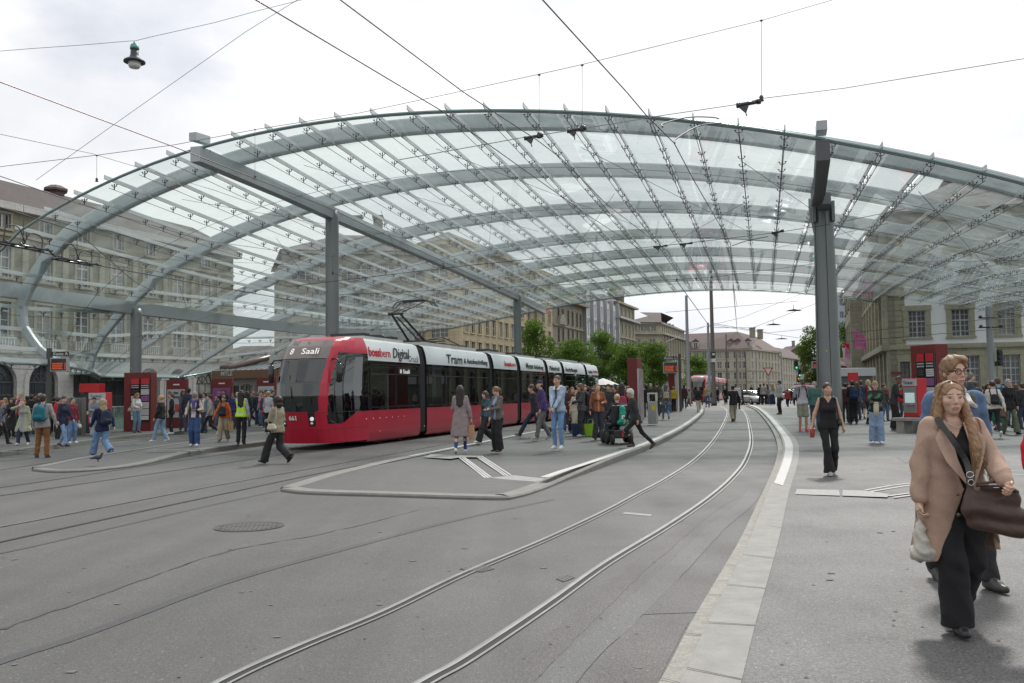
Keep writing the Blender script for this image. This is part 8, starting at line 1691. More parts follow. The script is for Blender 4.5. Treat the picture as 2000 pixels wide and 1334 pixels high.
d_ = 63; board(X(1327, d_), X(1295, d_), X(1323, d_), d_, (Z(1300, 703, d_), Z(1300, 696, d_)), (Z(1300, 729, d_), Z(1300, 707, d_)), 'Kante C', 'departure board above the second red stele of the middle platform')
d_ = 60; board(X(1600, d_), X(1585, d_), X(1599, d_), d_, (Z(1590, 703, d_), Z(1590, 697, d_)), (Z(1590, 719, d_), Z(1590, 706, d_)), 'Kante', 'small departure board half hidden behind the right hand column', n=3)
# litter bin
p = base(1277, 830); o = empty('litter_bin', (p[0], p[1]+.2, .15), -TAZ, 'stainless litter bin with a yellow sticker on the platform', 'litter bin'); box_obj('body', None, -.19, .19, -.2, .2, .05, 1.0, ALU, o, .02)
mb = MB(); 
for x in (-.19, .15): mb.box(x, x+.04, -.2, .2, 1.001, 1.32)
mb.box(-.2, .2, -.2, .2, 1.321, 1.38); mb.build('hood', mat('bin_white', (.6, .6, .56), .4), o, bev=.005); box_obj('sticker', None, -.02, .14, -.207, -.2005, .62, .84, mat('yellow_sticker', (.6, .5, .04), .5), o)
p = base(1333, 792); o = empty('bollard', (p[0], p[1], .15), 0, 'short grey bollard beside the second red stele', 'bollard'); mb = MB(); mb.lathe([(.13, 0), (.13, .75), (.10, .8), (0, .81)], 14); mb.build('post', ALU, o)
# concrete bench below the ticket machine on the right
v = at(1792, 700, 28.6); o = empty('bench', (v.x, v.y, .15), math.radians(-64), 'low concrete bench at the foot of the red stele', 'bench'); box_obj('seat', None, -.9, .9, -.25, .25, .38, .48, CONC, o, .01); box_obj('support', None, -.75, -.45, -.2, .2, 0, .379, CONC, o); box_obj('support', None, .45, .75, -.2, .2, 0, .379, CONC, o)
# grey masts
POLE = mat('mast_grey', (.24, .25, .265), .5, .4, var=.08, vs=1); POLED = mat('mast_brown', (.115, .105, .095), .6, .3, var=.15, vs=1.5)
def mast(px, y, pytop, r0, r1, m, label, extra=None, z0=0):
    v = at(px, 760, y); zt = at(px, pytop, y).z; o = empty('tram_mast', (v.x, v.y, z0), 0, label, 'mast', 'masts of the overhead line'); mb = MB(); mb.lathe([(r0*1.25, 0), (r0*1.25, .35), (r0, .4), (r1, zt-.1), (r1*.9, zt), (0, zt)], 12); mb.build('shaft', m, o)
    if extra: extra(o)
    return o
mast(1345, 98, 577, .22, .15, POLE, 'pale grey mast left of the two tallest masts')
def sg1(o):
    mb = MB(); mb.box(-.22, .22, -.30, -.24, 4.9, 5.5); s_ = mb.build('signal_box', BLK, o); mb = MB(); mb.box(-.12, .12, -.31, -.3001, 5.15, 5.35); mb.build('symbol', WTXT, s_); mb = MB(); mb.box(-.2, .2, -.30, -.24, 4.45, 4.8); mb.build('plate', WTXT, o)
mast(1394, 92, 528, .24, .16, POLED, 'tall dark brown mast with a small black signal box', sg1)
mast(1386, 108, 630, .2, .13, POLE, 'shorter grey mast directly left of the dark brown one')
for i, (px, y, pt, m, lb_) in enumerate([(1421, 150, 652, POLED, 'thin distant mast right of the dark brown one'), (1440, 165, 690, POLED, 'thin distant mast before the corner block'), (1458, 160, 688, POLED, 'thin distant mast near the corner of the block'), (1479, 170, 700, POLE, 'faint thin mast behind the silver car'), (1528, 150, 690, POLE, 'thin mast left of the traffic light')]): mast(px, y, pt, .14, .10, m, lb_)
def br(o):
    mb = MB(); 
    for z in (4.35, 3.95): mb.tube([(-.5, -.1, z), (.5, -.1, z)], .035, 6); mb.lathe([(.05, z), (.07, z+.05), (.05, z+.1), (0, z+.1)], 8, Matrix.Translation((-.42, -.1, 0))); mb.lathe([(.05, z), (.07, z+.05), (.05, z+.1), (0, z+.1)], 8, Matrix.Translation((.42, -.1, 0)))
    mb.build('bracket', DKST, o)
    mb = MB(); mb.box(.22, .44, -.12, .12, 2.3, 3.0); tl = mb.build('signal_head', BLK, o); mb = MB()
    for z in (2.42, 2.64, 2.86): mb.lathe([(.08, -.0), (.09, .06), (.07, .07), (0, .02)], 12, Matrix.Translation((.33, -.125, z))@Matrix.Rotation(math.pi/2, 4, 'X'))
    mb.build('lens', PAPERD, tl); mb = MB(); mb.box(.0, .2, -.1, .1, 2.5, 3.1); mb.build('control_box', mat('box_green', (.36, .38, .28), .6), o)
mast(1938, 38, 604, .15, .13, POLE, 'grey mast with brackets and a traffic signal before the corner palace', br, .15)
# signs and traffic lights
v = at(1501, 760, 84); o = empty('road_sign', (v.x, v.y, 0), 0, 'red and white give way triangle on a grey post', 'road sign'); mb = MB(); mb.tube([(0, 0, 0), (0, 0, 3.6)], .04, 8); mb.build('post', POLE, o)
mb = MB(); mb.prism([(-.46, -.05, 3.62), (.46, -.05, 3.62), (0, -.05, 2.8)], (0, -.02, 0)); sg_ = mb.build('sign_plate', REDS, o); mb = MB(); mb.prism([(-.32, -.0701, 3.54), (.32, -.0701, 3.54), (0, -.0701, 2.97)], (0, -.006, 0)); mb.build('sign_face', WTXT, sg_)
for px, y, z, lb_ in ((1556, 95, 4.1, 'black traffic light showing green, upper one'), (1562, 110, 3.5, 'smaller traffic light lower right of the other'), (1560, 128, 3.0, 'faint traffic light with an amber lamp')):
    v = at(px, 760, y); o = empty('traffic_light', (v.x, v.y, 0), 0, lb_, 'traffic light', 'traffic lights at the crossing'); mb = MB(); mb.tube([(0, 0, 0), (0, 0, z-.4)], .05, 8); mb.build('post', POLE, o); mb = MB(); mb.box(-.17, .17, -.15, .15, z-.45, z+.5); hd = mb.build('signal_head', BLK, o)
    for k in range(3): mb = MB(); mb.lathe([(.10, 0), (.11, .05), (0, .01)], 12, Matrix.Translation((0, -.152, z+.33-.3*k))@Matrix.Rotation(math.pi/2, 4, 'X')); mb.build('lamp', mat('lamp_green', (.05, .8, .45), .4, emit=1.2) if (k == 2 and y < 120) else (mat('lamp_amber', (.9, .4, .03), .4, emit=1) if k == 1 and y > 120 else PAPERD), hd)
# flags on the corner palace
FP_, FW, FRD = leafmat('flag_pink', (.85, .42, .68), (.85, .45, .7)), leafmat('flag_white', (.8, .74, .76), (.8, .76, .76)), leafmat('flag_red', (.75, .05, .08), (.7, .05, .08))
for (px, py, y, w_, h_, m_, lb_, tilt) in ((1682, 662, 93, 1.5, 2.1, FP_, 'large pink flag with writing on the corner palace', 0), (1663, 690, 103, 1.5, 1.6, FP_, 'crumpled pink flag under the red one', .5), (1660, 676, 104, 1.5, .8, FRD, 'narrow red flag between the pink flags', .6), (1655, 695, 107, 1.1, 2.0, FW, 'white flag hanging left of the pink ones', .3), (1651, 708, 112, 1.7, 1.2, leafmat('flag_palepink', (.85, .68, .76), (.85, .7, .76)), 'pale pink flag lowest beside the right column', .1)):
    c = at(px, py, y); o = empty('flag', c, .0, lb_, 'flag', 'flags on the corner palace'); n = 10; vs = []; rnd = random.Random(px)
    for i in range(n+1):
        for j in range(n+1):
            a, b = i/n, j/n; x = -w_/2+w_*a; z = h_/2-h_*b*(.35+.65*a if tilt == 0 else .7+.3*a)-(tilt*a*h_*.9); 
            if tilt == 0: z = h_/2-h_*a*.45*(1-b)-h_*b
            vs.append((x, .10*math.sin(a*7+b*3+px)+.05*math.sin(b*9), z))
    mb = MB(); mb.add(vs, [(i*(n+1)+j, (i+1)*(n+1)+j, (i+1)*(n+1)+j+1, i*(n+1)+j+1) for i in range(n) for j in range(n)], smooth=True); mb.add([(p_[0], p_[1]+.01, p_[2]) for p_ in vs], [(i*(n+1)+j+1, (i+1)*(n+1)+j+1, (i+1)*(n+1)+j, i*(n+1)+j) for i in range(n) for j in range(n)], smooth=True); cl_ = mb.build('cloth', m_, o)
    mb = MB(); mb.tube([(-w_/2-.02, 0, h_/2+.1), (-w_/2-.02, 0, -h_/2)] if tilt == 0 else [(-w_/2, 0, h_/2+.1), (w_*.9, .3, -h_*.6)], .03, 6); mb.build('pole', POLE, o)
    if tilt == 0:
        for i, t_ in enumerate(('WIR', 'KOM', 'MEN')): text(t_, .42, mat('flag_ink', (.45, .12, .25), .8), Matrix.Translation((-w_/2+.15, -.22, .1-.42*i))@Matrix.Rotation(math.pi/2, 4, 'X'), cl_, fit=.9)
# cars
GLC = mat('car_glass', (.03, .035, .04), .05, spec=1); TYRE = mat('tyre', (.02, .02, .021), .8)
def car(px, y, rz, c, label, kind='estate', z0=0, name='parked_car'):
    v = at(px, 760, y); o = empty('car', (v.x, v.y, z0), math.radians(rz), label, 'car', 'cars waiting at the crossing'); pm = mat('car_paint_%.2f' % sum(c), c, .25, .3, coat=.6)
    # front faces -y; stations (y, half width, z low, z high)
    def loft(st, m_, name, par=None, zc=None):
        mb = MB(); n = 12; vs = []
        for (yy, hw, zl, zh, r_) in st:
            for k in range(n):
                a = 2*math.pi*(k+.5)/n; cx_ = math.copysign(min(1, abs(math.cos(a))*r_), math.cos(a)); cz = math.copysign(min(1, abs(math.sin(a))*r_), math.sin(a)); vs.append((hw*cx_, yy, (zl+zh)/2+(zh-zl)/2*cz))
        K = len(st); mb.add(vs, [(i*n+k, i*n+(k+1) % n, (i+1)*n+(k+1) % n, (i+1)*n+k) for i in range(K-1) for k in range(n)]+[tuple(range(n-1, -1, -1)), tuple(range((K-1)*n, K*n))], 0, True); q = mb.build(name, m_, par or o); return q
    bd = loft([(-2.15, .55, .35, .62, 1.2), (-2.1, .8, .24, .72, 1.25), (-1.7, .9, .2, .86, 1.3), (-1.0, .92, .2, .98, 1.3), (0, .93, .2, 1.0, 1.3), (1.4, .92, .2, 1.02, 1.3), (2.0, .86, .24, .98, 1.3), (2.2, .7, .35, .85, 1.2)], pm, 'body')
    loft([(-1.15, .72, .93, .98, 1.25), (-.35, .70, .95, 1.42, 1.25), (.3, .70, .95, 1.47, 1.25), (1.3, .68, .95, 1.43, 1.25), (1.95, .66, .95, 1.05, 1.25)], GLC, 'windows')
    loft([(-.4, .64, 1.40, 1.45, 1.25), (.3, .67, 1.43, 1.50, 1.25), (1.3, .64, 1.41, 1.46, 1.25)], pm, 'roof')
    mb = MB(); mb.box(-.45, .45, -2.18, -2.1, .42, .56); mb.build('grille', BLK, o); mb = MB(); mb.box(-.24, .24, -2.2, -2.181, .36, .46); mb.build('number_plate', WTXT, o)
    for sx in (-1, 1):
        mb = MB(); mb.lathe([(.0, 0), (.10, .01), (.12, .05)], 12, Matrix.Translation((sx*.66, -2.10, .64))@Matrix.Rotation(math.pi/2, 4, 'X')@Matrix.Diagonal((1.3, .8, 1, 1))); mb.build('headlight', mat('headlight_glass', (.6, .62, .65), .1, emit=.15), o)
        mb = MB(); mb.box(sx*.98-.08, sx*.98+.08, -.72, -.58, .98, 1.1); mb.build('mirror', pm, o)
        for yy in (-1.35, 1.35):
            M = Matrix.Translation((sx*.84, yy, .32))@Matrix.Rotation(math.pi/2, 4, 'Y'); mb = MB(); mb.lathe([(.2, -.1), (.32, -.1), (.32, .1), (.2, .1)], 20, M); w2 = mb.build('tyre', TYRE, o); mb = MB(); mb.lathe([(.0, -.11), (.2, -.105), (.2, .105), (0, .11)], 12, M); mb.build('rim', ALU, w2)
    return o
car(1473, 94, 6, (.5, .5, .5), 'silver car in front facing the camera between the pedestrians')
car(1461, 106, 8, (.42, .43, .45), 'second pale car behind the silver one, partly hidden')
car(1547, 120, 8, (.62, .62, .62), 'small white car far away at the right of the crossing')
o = empty('van', (at(1580, 760, 118).x, 118, 0), .1, 'far white and red van behind the photographing man', 'van'); box_obj('body', None, -1, 1, -2.4, 2.4, .4, 2.3, mat('van_red', (.35, .04, .05), .4), o, .15); box_obj('windscreen', None, -.85, .85, -2.45, -2.405, 1.3, 2.0, GLC, o); box_obj('bumper', None, -.95, .95, -2.5, -2.41, .4, .7, BLK, o)
for k, (sx, yy) in enumerate(((-.9, -1.5), (.9, -1.5), (-.9, 1.5), (.9, 1.5))): mb = MB(); mb.lathe([(0, -.1), (.33, -.1), (.33, .1), (0, .1)], 16, Matrix.Translation((sx, yy, .34))@Matrix.Rotation(math.pi/2, 4, 'Y')); mb.build('wheel', TYRE, o)
o = empty('sign_box', at(1666, 736, 60), 0, 'small red sign box above the crowd right of the column', 'sign box'); box_obj('face', None, -.32, .32, -.1, .1, -.3, .3, REDS, o, .02); mb = MB(); mb.tube([(0, 0, -.3), (0, 0, -2.2)], .04, 6); mb.build('post', POLE, o)
o = empty('kiosk', (at(1664, 760, 66).x, 66, .15), 0, 'low white kiosk roof behind the crowd by the right column', 'kiosk'); box_obj('roof', None, -1.6, 1.4, -1, 1, 2.3, 2.9, mat('kiosk_white', (.55, .55, .55), .5), o, .03); box_obj('body', None, -1.4, 1.2, -.8, .8, 0, 2.299, mat('kiosk_dark', (.12, .12, .12), .5), o)
# white parasols at the far end
for i, (px, y, r_) in enumerate(((1102, 74, 1.5), (1178, 88, 1.6), (1128, 96, 1.5))):
    v = at(px, 760, y); o = empty('parasol', (v.x, v.y, 0), 0, 'white market parasol far behind the crowd, %s' % ('leftmost', 'rightmost', 'middle one')[i], 'parasol', 'white parasols'); mb = MB(); mb.lathe([(.03, 0), (.03, 2.6), (.0, 2.65)], 8); mb.build('pole', POLE, o); mb = MB(); mb.lathe([(r_, 2.25), (r_*.5, 2.62), (.05, 2.9), (0, 2.9)], 8, smooth=False); mb.build('canopy_cloth', mat('parasol_white', (.6, .58, .55), .8), o)
# name sign on the corner palace
M = frame((K_[0], K_[1], 0), Vector((B[0]-K_[0], 0, 0))); v = at(1748, 729, 70.1); o = empty('street_sign', v+Vector((0, -.3, 0)), 0, 'small dark red street sign on the corner palace', 'street sign'); box_obj('plate', None, -.42, .42, -.02, .02, -.11, .11, MAROON, o)
# luggage on the ground
p = base(1292, 807); o = empty('suitcase', (p[0], p[1], .15), .2, 'black suitcase standing left of the grey headscarf', 'suitcase'); box_obj('case', None, -.25, .25, -.15, .15, .04, .62, BLK, o, .04); mb = MB(); mb.tube([(-.1, 0, .6), (-.1, 0, .95), (.1, 0, .95), (.1, 0, .6)], .012, 6); mb.build('handle', DKST, o)
for x, fy, lb_, c in ((1130, 851, 'blue and green shopping bag on the platform by the grey jacket', (.02, .04, .10)), (1153, 852, 'bright green shopping bag standing behind the dark trousers', (.22, .42, .02))):
    p = G(x, fy, PF); o = empty('shopping_bag', p, .1, lb_, 'bag', 'shopping bags on the platform'); mb = MB(); mb.add([(-.2, -.1, 0), (.2, -.1, 0), (.2, .1, 0), (-.2, .1, 0), (-.24, -.13, .42), (.24, -.13, .40), (.24, .13, .42), (-.24, .13, .4)], [(3, 2, 1, 0), (0, 1, 5, 4), (1, 2, 6, 5), (2, 3, 7, 6), (3, 0, 4, 7)]); mb.build('bag_body', cloth(c), o, bev=.02); mb = MB(); mb.tube([(-.12, -.12, .4), (-.08, -.12, .56), (.08, -.12, .56), (.12, -.12, .4)], .01, 5); mb.build('handle', cloth((.25, .5, .03)), o)
# push chair
v = G(1505, 793, 0); o = empty('pushchair', v, math.radians(170), 'dark pushchair in front of the navy skirt', 'pushchair'); mb = MB(); mb.tube([(-.25, .5, .15), (-.25, -.1, .6), (-.25, -.45, 1.0), (.25, -.45, 1.0), (.25, -.1, .6), (.25, .5, .15)], .02, 6); mb.build('frame', DKST, o); sdf_obj('seat', [cap((0, .1, .5), (0, .25, .85), .2, .18), cap((0, .1, .5), (0, .4, .5), .18)], .03, cloth(KB), o)
for sx in (-1, 1):
    for yy in (-.2, .5): mb = MB(); mb.lathe([(0, -.03), (.13, -.03), (.13, .03), (0, .03)], 14, Matrix.Translation((sx*.28, yy, .13))@Matrix.Rotation(math.pi/2, 4, 'Y')); mb.build('wheel', TYRE, o)
# wheelchair with its user
wp = G(1207, 866, PF); wrz = 188
q = person(label='person with blond hair in a dark jacket sitting in the electric wheelchair, seen from behind', rot=wrz, pos=wp, H=1.66, arms=((.28, .22, 1.02), (.28, .22, 1.02)), legs='sit', hipz=.60, top=((.03, .032, .038), .90, 'long'), bot=('straight', KB), hair=('bun', (.5, .36, .18)), fem=True, sk='l', build=1.15, fat=.5, group=GM)
o = empty('electric_wheelchair', wp, math.radians(wrz), 'black electric wheelchair with a patterned cloth and chunky tyres, seen from behind', 'wheelchair')
for sx in (-1, 1):
    for yy, r_, nm, ww in ((.18, .17, 'front_wheel', .05), (-.12, .19, 'drive_wheel', .07), (.40, .14, 'castor', .045)):
        M = Matrix.Translation((sx*(.33 if r_ > .16 else .26), -yy if False else (yy-.1)*1.3, r_))@Matrix.Rotation(math.pi/2, 4, 'Y'); mb = MB(); mb.lathe([(r_*.55, -ww), (r_*.92, -ww), (r_, -ww*.6), (r_, ww*.6), (r_*.92, ww), (r_*.55, ww)], 20, M); w2 = mb.build(nm, TYRE, o); mb = MB(); mb.lathe([(0, -ww*.7), (r_*.55, -ww*.6), (r_*.55, ww*.6), (0, ww*.7)], 12, M); mb.build('rim', ALU, w2)
mb = MB(); mb.box(-.22, .22, -.30, .40, .16, .40); mb.box(-.16, .16, .0, .2, .40, .50); mb.build('chassis', BLK, o, bev=.03); box_obj('seat', None, -.26, .26, -.38, .22, .50, .57, cloth(KB, 'leather'), o, .02); box_obj('backrest', None, -.24, .24, .22, .30, .55, 1.08, cloth(KB, 'leather'), o, .03)
mb = MB()
for sx in (-1, 1): mb.tube([(sx*.27, .22, .62), (sx*.29, .20, .76), (sx*.29, -.28, .76)], .025, 7); mb.box(sx*.29-.04, sx*.29+.04, -.3, .12, .77, .80)
mb.build('armrest', BLK, o); mb = MB(); mb.tube([(-.29, -.3, .8), (-.29, -.33, .9)], .02, 6); mb.build('joystick', BLK, o)
sdf_obj('patterned_cloth', [cap((-.26, .30, .42), (-.05, .34, .44), .10, .09), cap((-.22, .32, .5), (-.1, .34, .36), .08)], .02, mat('cloth_pattern', (.05, .05, .05), .9, c2=(.5, .5, .48), vs=28), o, k=.04, noise=wr(2, .01, 25))
box_obj('reflector', None, -.06, -.02, .401, .408, .2, .33, REDS, o)
gb = empty('carrier_bag', wp, math.radians(wrz), 'green carrier bag hanging on the back of the wheelchair', 'bag'); GRN = mat('bag_green', (.0, .26, .17), .45, var=.12, vs=6, bump=.4, bs=20)
sdf_obj('bag_body', [cap((-.04, .39, .98), (-.05, .41, .66), .085, .115), cap((-.13, .41, .62), (.05, .41, .60), .075)], .014, GRN, gb, k=.05, noise=wr(6, .007, 30)); box_obj('label', None, -.09, .01, .50, .512, .70, .80, WTXT, gb); mb = MB(); mb.tube([(-.10, .36, 1.0), (-.04, .31, 1.1), (.03, .36, 1.0)], .008, 5); mb.build('handle', GRN, gb)
# pigeon
v = G(191, 902, .15); o = empty('pigeon', v, math.radians(80), 'dark grey pigeon on the tip of the left island', 'pigeon')
sdf_obj('body', [ell((0, .0, .11), (.055, .10, .055)), cap((0, -.07, .13), (0, -.105, .185), .030, .022), ell((0, -.115, .195), (.022, .028, .022)), cap((0, -.135, .193), (0, -.155, .188), .006, .003), cap((0, .08, .10), (0, .19, .075), .035, .018), cap((.02, 0, .06), (.02, -.01, .012), .008, .005), cap((-.02, 0, .06), (-.02, -.01, .012), .008, .005), cap((.02, -.01, .01), (.02, -.04, .006), .005), cap((-.02, -.01, .01), (-.02, -.04, .006), .005)], .008, mat('pigeon_grey', (.06, .065, .08), .6, var=.4, vs=18), o, k=.02)
# ---------------------------------------------------------------- hanging lamp and wires
WIRE = mat('wire', (.07, .065, .065), .5, .5); COPPER = mat('copper_wire', (.16, .095, .08), .4, .6); THIN = mat('thin_wire', (.22, .22, .22), .5, .5)
def wire(pts, r_, label, m=WIRE, name='overhead_wire', n=5):
    mb = MB(); mb.tube(pts, r_, n, cap=False); o = mb.build(name, m); return tag(o, label, 'overhead wire', 'wires above the square')
def zc(px, py, z): d = ray(px, py); t = (z-CAMH)/d.z; return Vector((d.x*t, d.y*t, z))
lp = at(263, 80, 28)
wire([at(-40, 103, 28), at(60, 95, 28), at(160, 88, 28), at(255, 80, 28), lp, at(300, 71, 28), at(420, 44, 28), at(500, 22, 28), at(620, -8, 28)], .008, 'cable carrying the hanging street lamp at the top left')
o = empty('street_lamp', lp, 0, 'green capped bell shaped lamp hanging from a cable at the top left', 'street lamp')
mb = MB(); mb.lathe([(.0, -.02), (.03, -.03), (.05, -.08), (.12, -.13), (.14, -.22), (.14, -.27)], 18); mb.build('cap', mat('lamp_green_cap', (.12, .30, .25), .5, .3, var=.2, vs=8), o); mb = MB(); mb.lathe([(.12, -.271), (.125, -.45), (.16, -.55), (.30, -.63), (.33, -.66), (.33, -.70), (.26, -.695), (.20, -.68)], 22); mb.build('housing', mat('lamp_housing', (.055, .07, .075), .5, .4), o); mb = MB(); mb.lathe([(.19, -.66), (.185, -.82), (.15, -.875), (.0, -.90)], 20); mb.build('glass_bowl', mat('milk_glass', (.62, .64, .62), .25, var=.05, vs=6), o)
wire([at(70, 352, 34), at(230, 238, 33), at(480, 62, 32), at(600, -12, 31)], .010, 'thin diagonal guy wire crossing the sky at the left', THIN)
wire([at(-20, 328, 30), at(190, 303, 30), at(340, 283, 30), at(505, 252, 30), at(700, 221, 30), at(860, 187, 30), at(1053, 145, 30), at(1137, 126, 30), at(1300, 86, 30), at(1487, 40, 30), at(1570, 16, 30), at(1660, -10, 30)], .011, 'long span wire above the roof edge', THIN)
wire([zc(-60, 133, 5.6), zc(0, 160, 5.6), zc(375, 300, 5.6), zc(640, 405, 5.6), zc(870, 513, 5.6), zc(1000, 573, 5.6), zc(1100, 622, 5.6)], .008, 'copper contact wire of the empty track along the left beam', COPPER)
wire([zc(430, -50, 5.6), zc(500, 0, 5.6), zc(860, 215, 5.6), zc(996, 312, 5.6), zc(1145, 418, 5.6), zc(1258, 492, 5.6), zc(1310, 556, 5.6)], .008, 'contact wire running from the top left over the near track')
wire([zc(600, -50, 5.8), zc(665, 0, 5.8), zc(905, 180, 5.8), zc(1048, 273, 5.8), zc(1093, 307, 5.8), zc(1186, 400, 5.8), zc(1303, 490, 5.8), zc(1348, 557, 5.8)], .008, 'contact wire right of the one over the near track')
wire([zc(1020, -50, 5.6), zc(1060, 0, 5.6), zc(1224, 180, 5.6), zc(1262, 225, 5.6), zc(1317, 280, 5.6), zc(1355, 352, 5.6), zc(1427, 476, 5.6), zc(1432, 556, 5.6), zc(1440, 600, 5.6)], .0085, 'contact wire above the curving track')
wire([at(780, 312, 19), at(1025, 268, 19), at(1140, 251, 19), at(1290, 226, 19), at(1440, 204, 19), at(1490, 192, 19), at(1650, 172, 19), at(2040, 108, 19)], .009, 'upper span wire carrying black insulators', THIN)
wire([at(560, 560, 34), at(900, 520, 34), at(1255, 484, 34), at(1350, 474, 34), at(1510, 455, 34), at(1610, 440, 34), at(2040, 352, 34)], .012, 'middle span wire passing behind the right column')
wire([at(655, 576, 52), at(965, 562, 52), at(1320, 546, 52), at(1395, 541, 52), at(1600, 514, 52)], .014, 'lower span wire between the left and right columns')
wire([at(655, 500, 40), at(560, 492, 38), at(400, 470, 30), at(160, 400, 22), at(-40, 330, 18)], .010, 'thin wire from the left column towards the left edge')
wire([at(0, 262, 26), at(180, 300, 28), at(420, 372, 34), at(655, 455, 40)], .009, 'faint wire below the roof at the far left', THIN)
wire([at(-30, 470, 15), at(80, 492, 17), at(180, 516, 19), at(420, 560, 26), at(640, 598, 36)], .013, 'contact wire at the left with a section insulator')
wire([at(-30, 395, 14), at(150, 452, 18), at(260, 548, 24), at(300, 570, 28)], .010, 'short stay wire at the left below the palace eaves')
wire([at(655, 535, 39), at(770, 570, 44), at(905, 604, 50), at(1000, 640, 60)], .012, 'wire from the left column over the tram')
def ins(px, py, y, L_, ang, label, s_=1.0):
    c = at(px, py, y); o = empty('insulator', c, 0, label, 'insulator', 'black insulators on the span wires'); R_ = Matrix.Rotation(-math.radians(ang), 4, 'Y'); mb = MB(); mb.tube([R_@Vector((-L_/2, 0, 0)), R_@Vector((L_/2, 0, 0))], .045*s_, 8); mb.tube([R_@Vector((-L_/2-.02, 0, 0)), R_@Vector((-L_/2+.05, 0, 0))], .06*s_, 8); mb.tube([R_@Vector((L_/2-.05, 0, 0)), R_@Vector((L_/2+.02, 0, 0))], .06*s_, 8); mb.build('body', BLK, o)
    mb = MB(); mb.prism([R_@Vector((-L_/2, -.02, -.02)), R_@Vector((.02*L_, -.02, -.02)), R_@Vector((-.2*L_, -.02, -.20*s_))], (0, .04, 0)); mb.tube([R_@Vector((-.2*L_, 0, -.19*s_)), R_@Vector((-.2*L_, 0, -.26*s_))], .012, 6); mb.build('hanger', BLK, o); return o
ins(1462, 202, 19, .48, 10, 'black insulator with triangular hanger at the upper right'); ins(1042, 267, 19, .38, 10, 'black insulator left of a pair over the near track', .8); ins(1126, 253, 19, .38, 10, 'black insulator right of a pair over the near track', .8)
ins(1519, 453, 34, .42, 12, 'black insulator left of the right column'); ins(1290, 481, 34, .5, 5, 'small black insulator in the middle under the roof, left one', .8); ins(1340, 476, 34, .45, 6, 'small black insulator in the middle under the roof, right one', .8)
def hang(px, py0, py1, y, label):
    mb = MB(); a, b = at(px, py0, y), at(px, py1, y); mb.tube([a, b], .006, 4); mb.lathe([(.0, -.10), (.06, -.08), (.035, -.04), (.05, 0), (.02, .05), (0, .05)], 8, Matrix.Translation(b)); mb.lathe([(.0, -.04), (.04, 0), (0, .03)], 8, Matrix.Translation(a)); o = mb.build('wire_hanger', WIRE); return tag(o, label, 'wire hanger', 'hangers of the span wires')
hang(189, 304, 350, 30, 'hanger at the far left under the long span wire'); hang(498, 253, 345, 30, 'hanger with dark clamp beside the left beam'); hang(1053, 146, 262, 19, 'thin hanger above the left insulator of the pair'); hang(1137, 127, 248, 19, 'thin hanger above the right insulator of the pair'); hang(1487, 40, 190, 19, 'thin hanger at the upper right')
hang(866, 515, 520, 30, 'small clamp on the copper wire under the left beam'); hang(1322, 500, 545, 52, 'small clamp left on the lower span wire'); hang(1360, 500, 543, 52, 'small clamp in the middle of the lower span wire'); hang(1390, 505, 541, 52, 'small clamp right on the lower span wire'); hang(975, 500, 562, 52, 'small clamp above the tram on the lower span wire'); hang(650, 500, 532, 38.6, 'small clamp in front of the left column')
def horn(pts, label): mb = MB(); mb.tube(catmull(pts, 5), .014, 6); tag(mb.build('pull_off_arm', DKST), label, 'pull off arm', 'curved arms of the contact wire')
horn([zc(1294, 248, 5.6), at(1296, 241, 17), at(1345, 229, 18), at(1390, 229, 18.5), at(1404, 232, 19)], 'upper curved steel arm near the roof edge'); horn([zc(1318, 280, 5.6), at(1322, 270, 16), at(1365, 246, 18), at(1408, 240, 19)], 'lower curved steel arm near the roof edge'); horn([at(1430, 480, 36), at(1460, 470, 35), at(1500, 462, 34)], 'curved steel arm further back under the roof')
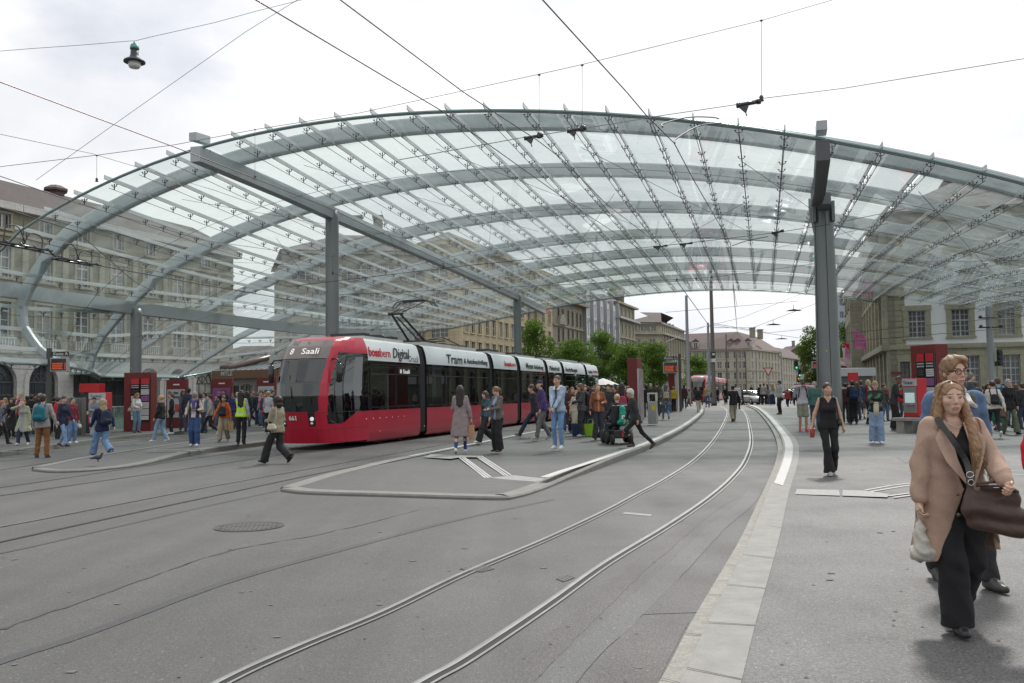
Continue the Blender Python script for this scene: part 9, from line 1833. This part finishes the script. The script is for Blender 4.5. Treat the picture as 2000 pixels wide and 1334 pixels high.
for c, lb_ in (((45, 482, 15.5), 'section insulator with copper loops at the left edge'), ((150, 512, 18), 'section insulator with copper loops right of the first one')):
    p = at(*c); o = empty('section_insulator', p, -TAZ, lb_, 'section insulator', 'section insulators of the contact wire'); mb = MB()
    for x in (-.10, .10): mb.tube([(x, -.55, .0), (x, .55, .0)], .022, 6)
    for y_ in (-.45, -.15, .15, .45): mb.tube([(-.12, y_, .02), (.12, y_, .02)], .02, 5)
    mb.tube([(0, -.55, .04), (0, -.7, .12)], .02, 6); mb.build('frame', BLK, o); mb = MB(); mb.tube(catmull([(.1, -.5, 0), (.1, -.45, .28), (.1, -.2, .30), (.1, -.05, .05)], 4), .012, 5); mb.tube(catmull([(-.1, .5, 0), (-.1, .5, .25), (-.1, .25, .28), (-.1, .1, .05)], 4), .012, 5); mb.tube([(0, 0, 0), (0, 0, .75)], .006, 4); mb.build('copper_loop', WIRE, o)
for i, (px, py, y, w_) in enumerate(((1511, 633, 120, 1.7), (1527, 661, 150, 1.8), (1551, 605, 100, 1.5))):
    c = at(px, py, y); o = empty('hanging_street_lamp', c, 0, 'distant winged street lamp hanging over the street, %s' % ('middle one', 'lowest one', 'highest one')[i], 'street lamp', 'winged lamps over the street'); mb = MB(); mb.prism([(-w_*.6, 0, -.12), (-w_*.3, 0, .02), (0, 0, -.05), (w_*.3, 0, .02), (w_*.6, 0, -.12), (0, 0, .10)], (0, .4, 0)); mb.build('shade', POLE, o); mb = MB(); mb.tube([(0, .2, .1), (0, .2, .6)], .03, 5); mb.build('stem', POLE, o)
for i, pts in enumerate(([(1345, 645, 98), (1450, 620, 120), (1600, 560, 120)], [(1395, 640, 92), (1470, 640, 110), (1600, 590, 110)], [(1300, 668, 90), (1386, 634, 108), (1560, 660, 130)], [(1320, 546, 52), (1395, 650, 100)], [(1432, 556, 50), (1440, 650, 110)], [(1395, 632, 92), (1500, 650, 120), (1600, 640, 120)])):
    wire([at(*p_) for p_ in pts], .028, ('far wire from the pale grey mast to the column', 'far wire from the dark brown mast to the column', 'far wire across the shorter grey mast', 'far wire dropping from the roof edge to the masts', 'far contact wire going down the street', 'far wire above the give way sign')[i], THIN)
for i, (a, b) in enumerate((((1640, 652, 40), (2040, 612, 36)), ((1640, 668, 40), (2040, 635, 36)), ((1560, 588, 60), (1300, 610, 60)))):
    wire([at(*a), at(*b)], .014, ('upper wire crossing before the corner palace', 'lower wire crossing before the corner palace', 'wire below the far roof edge')[i])
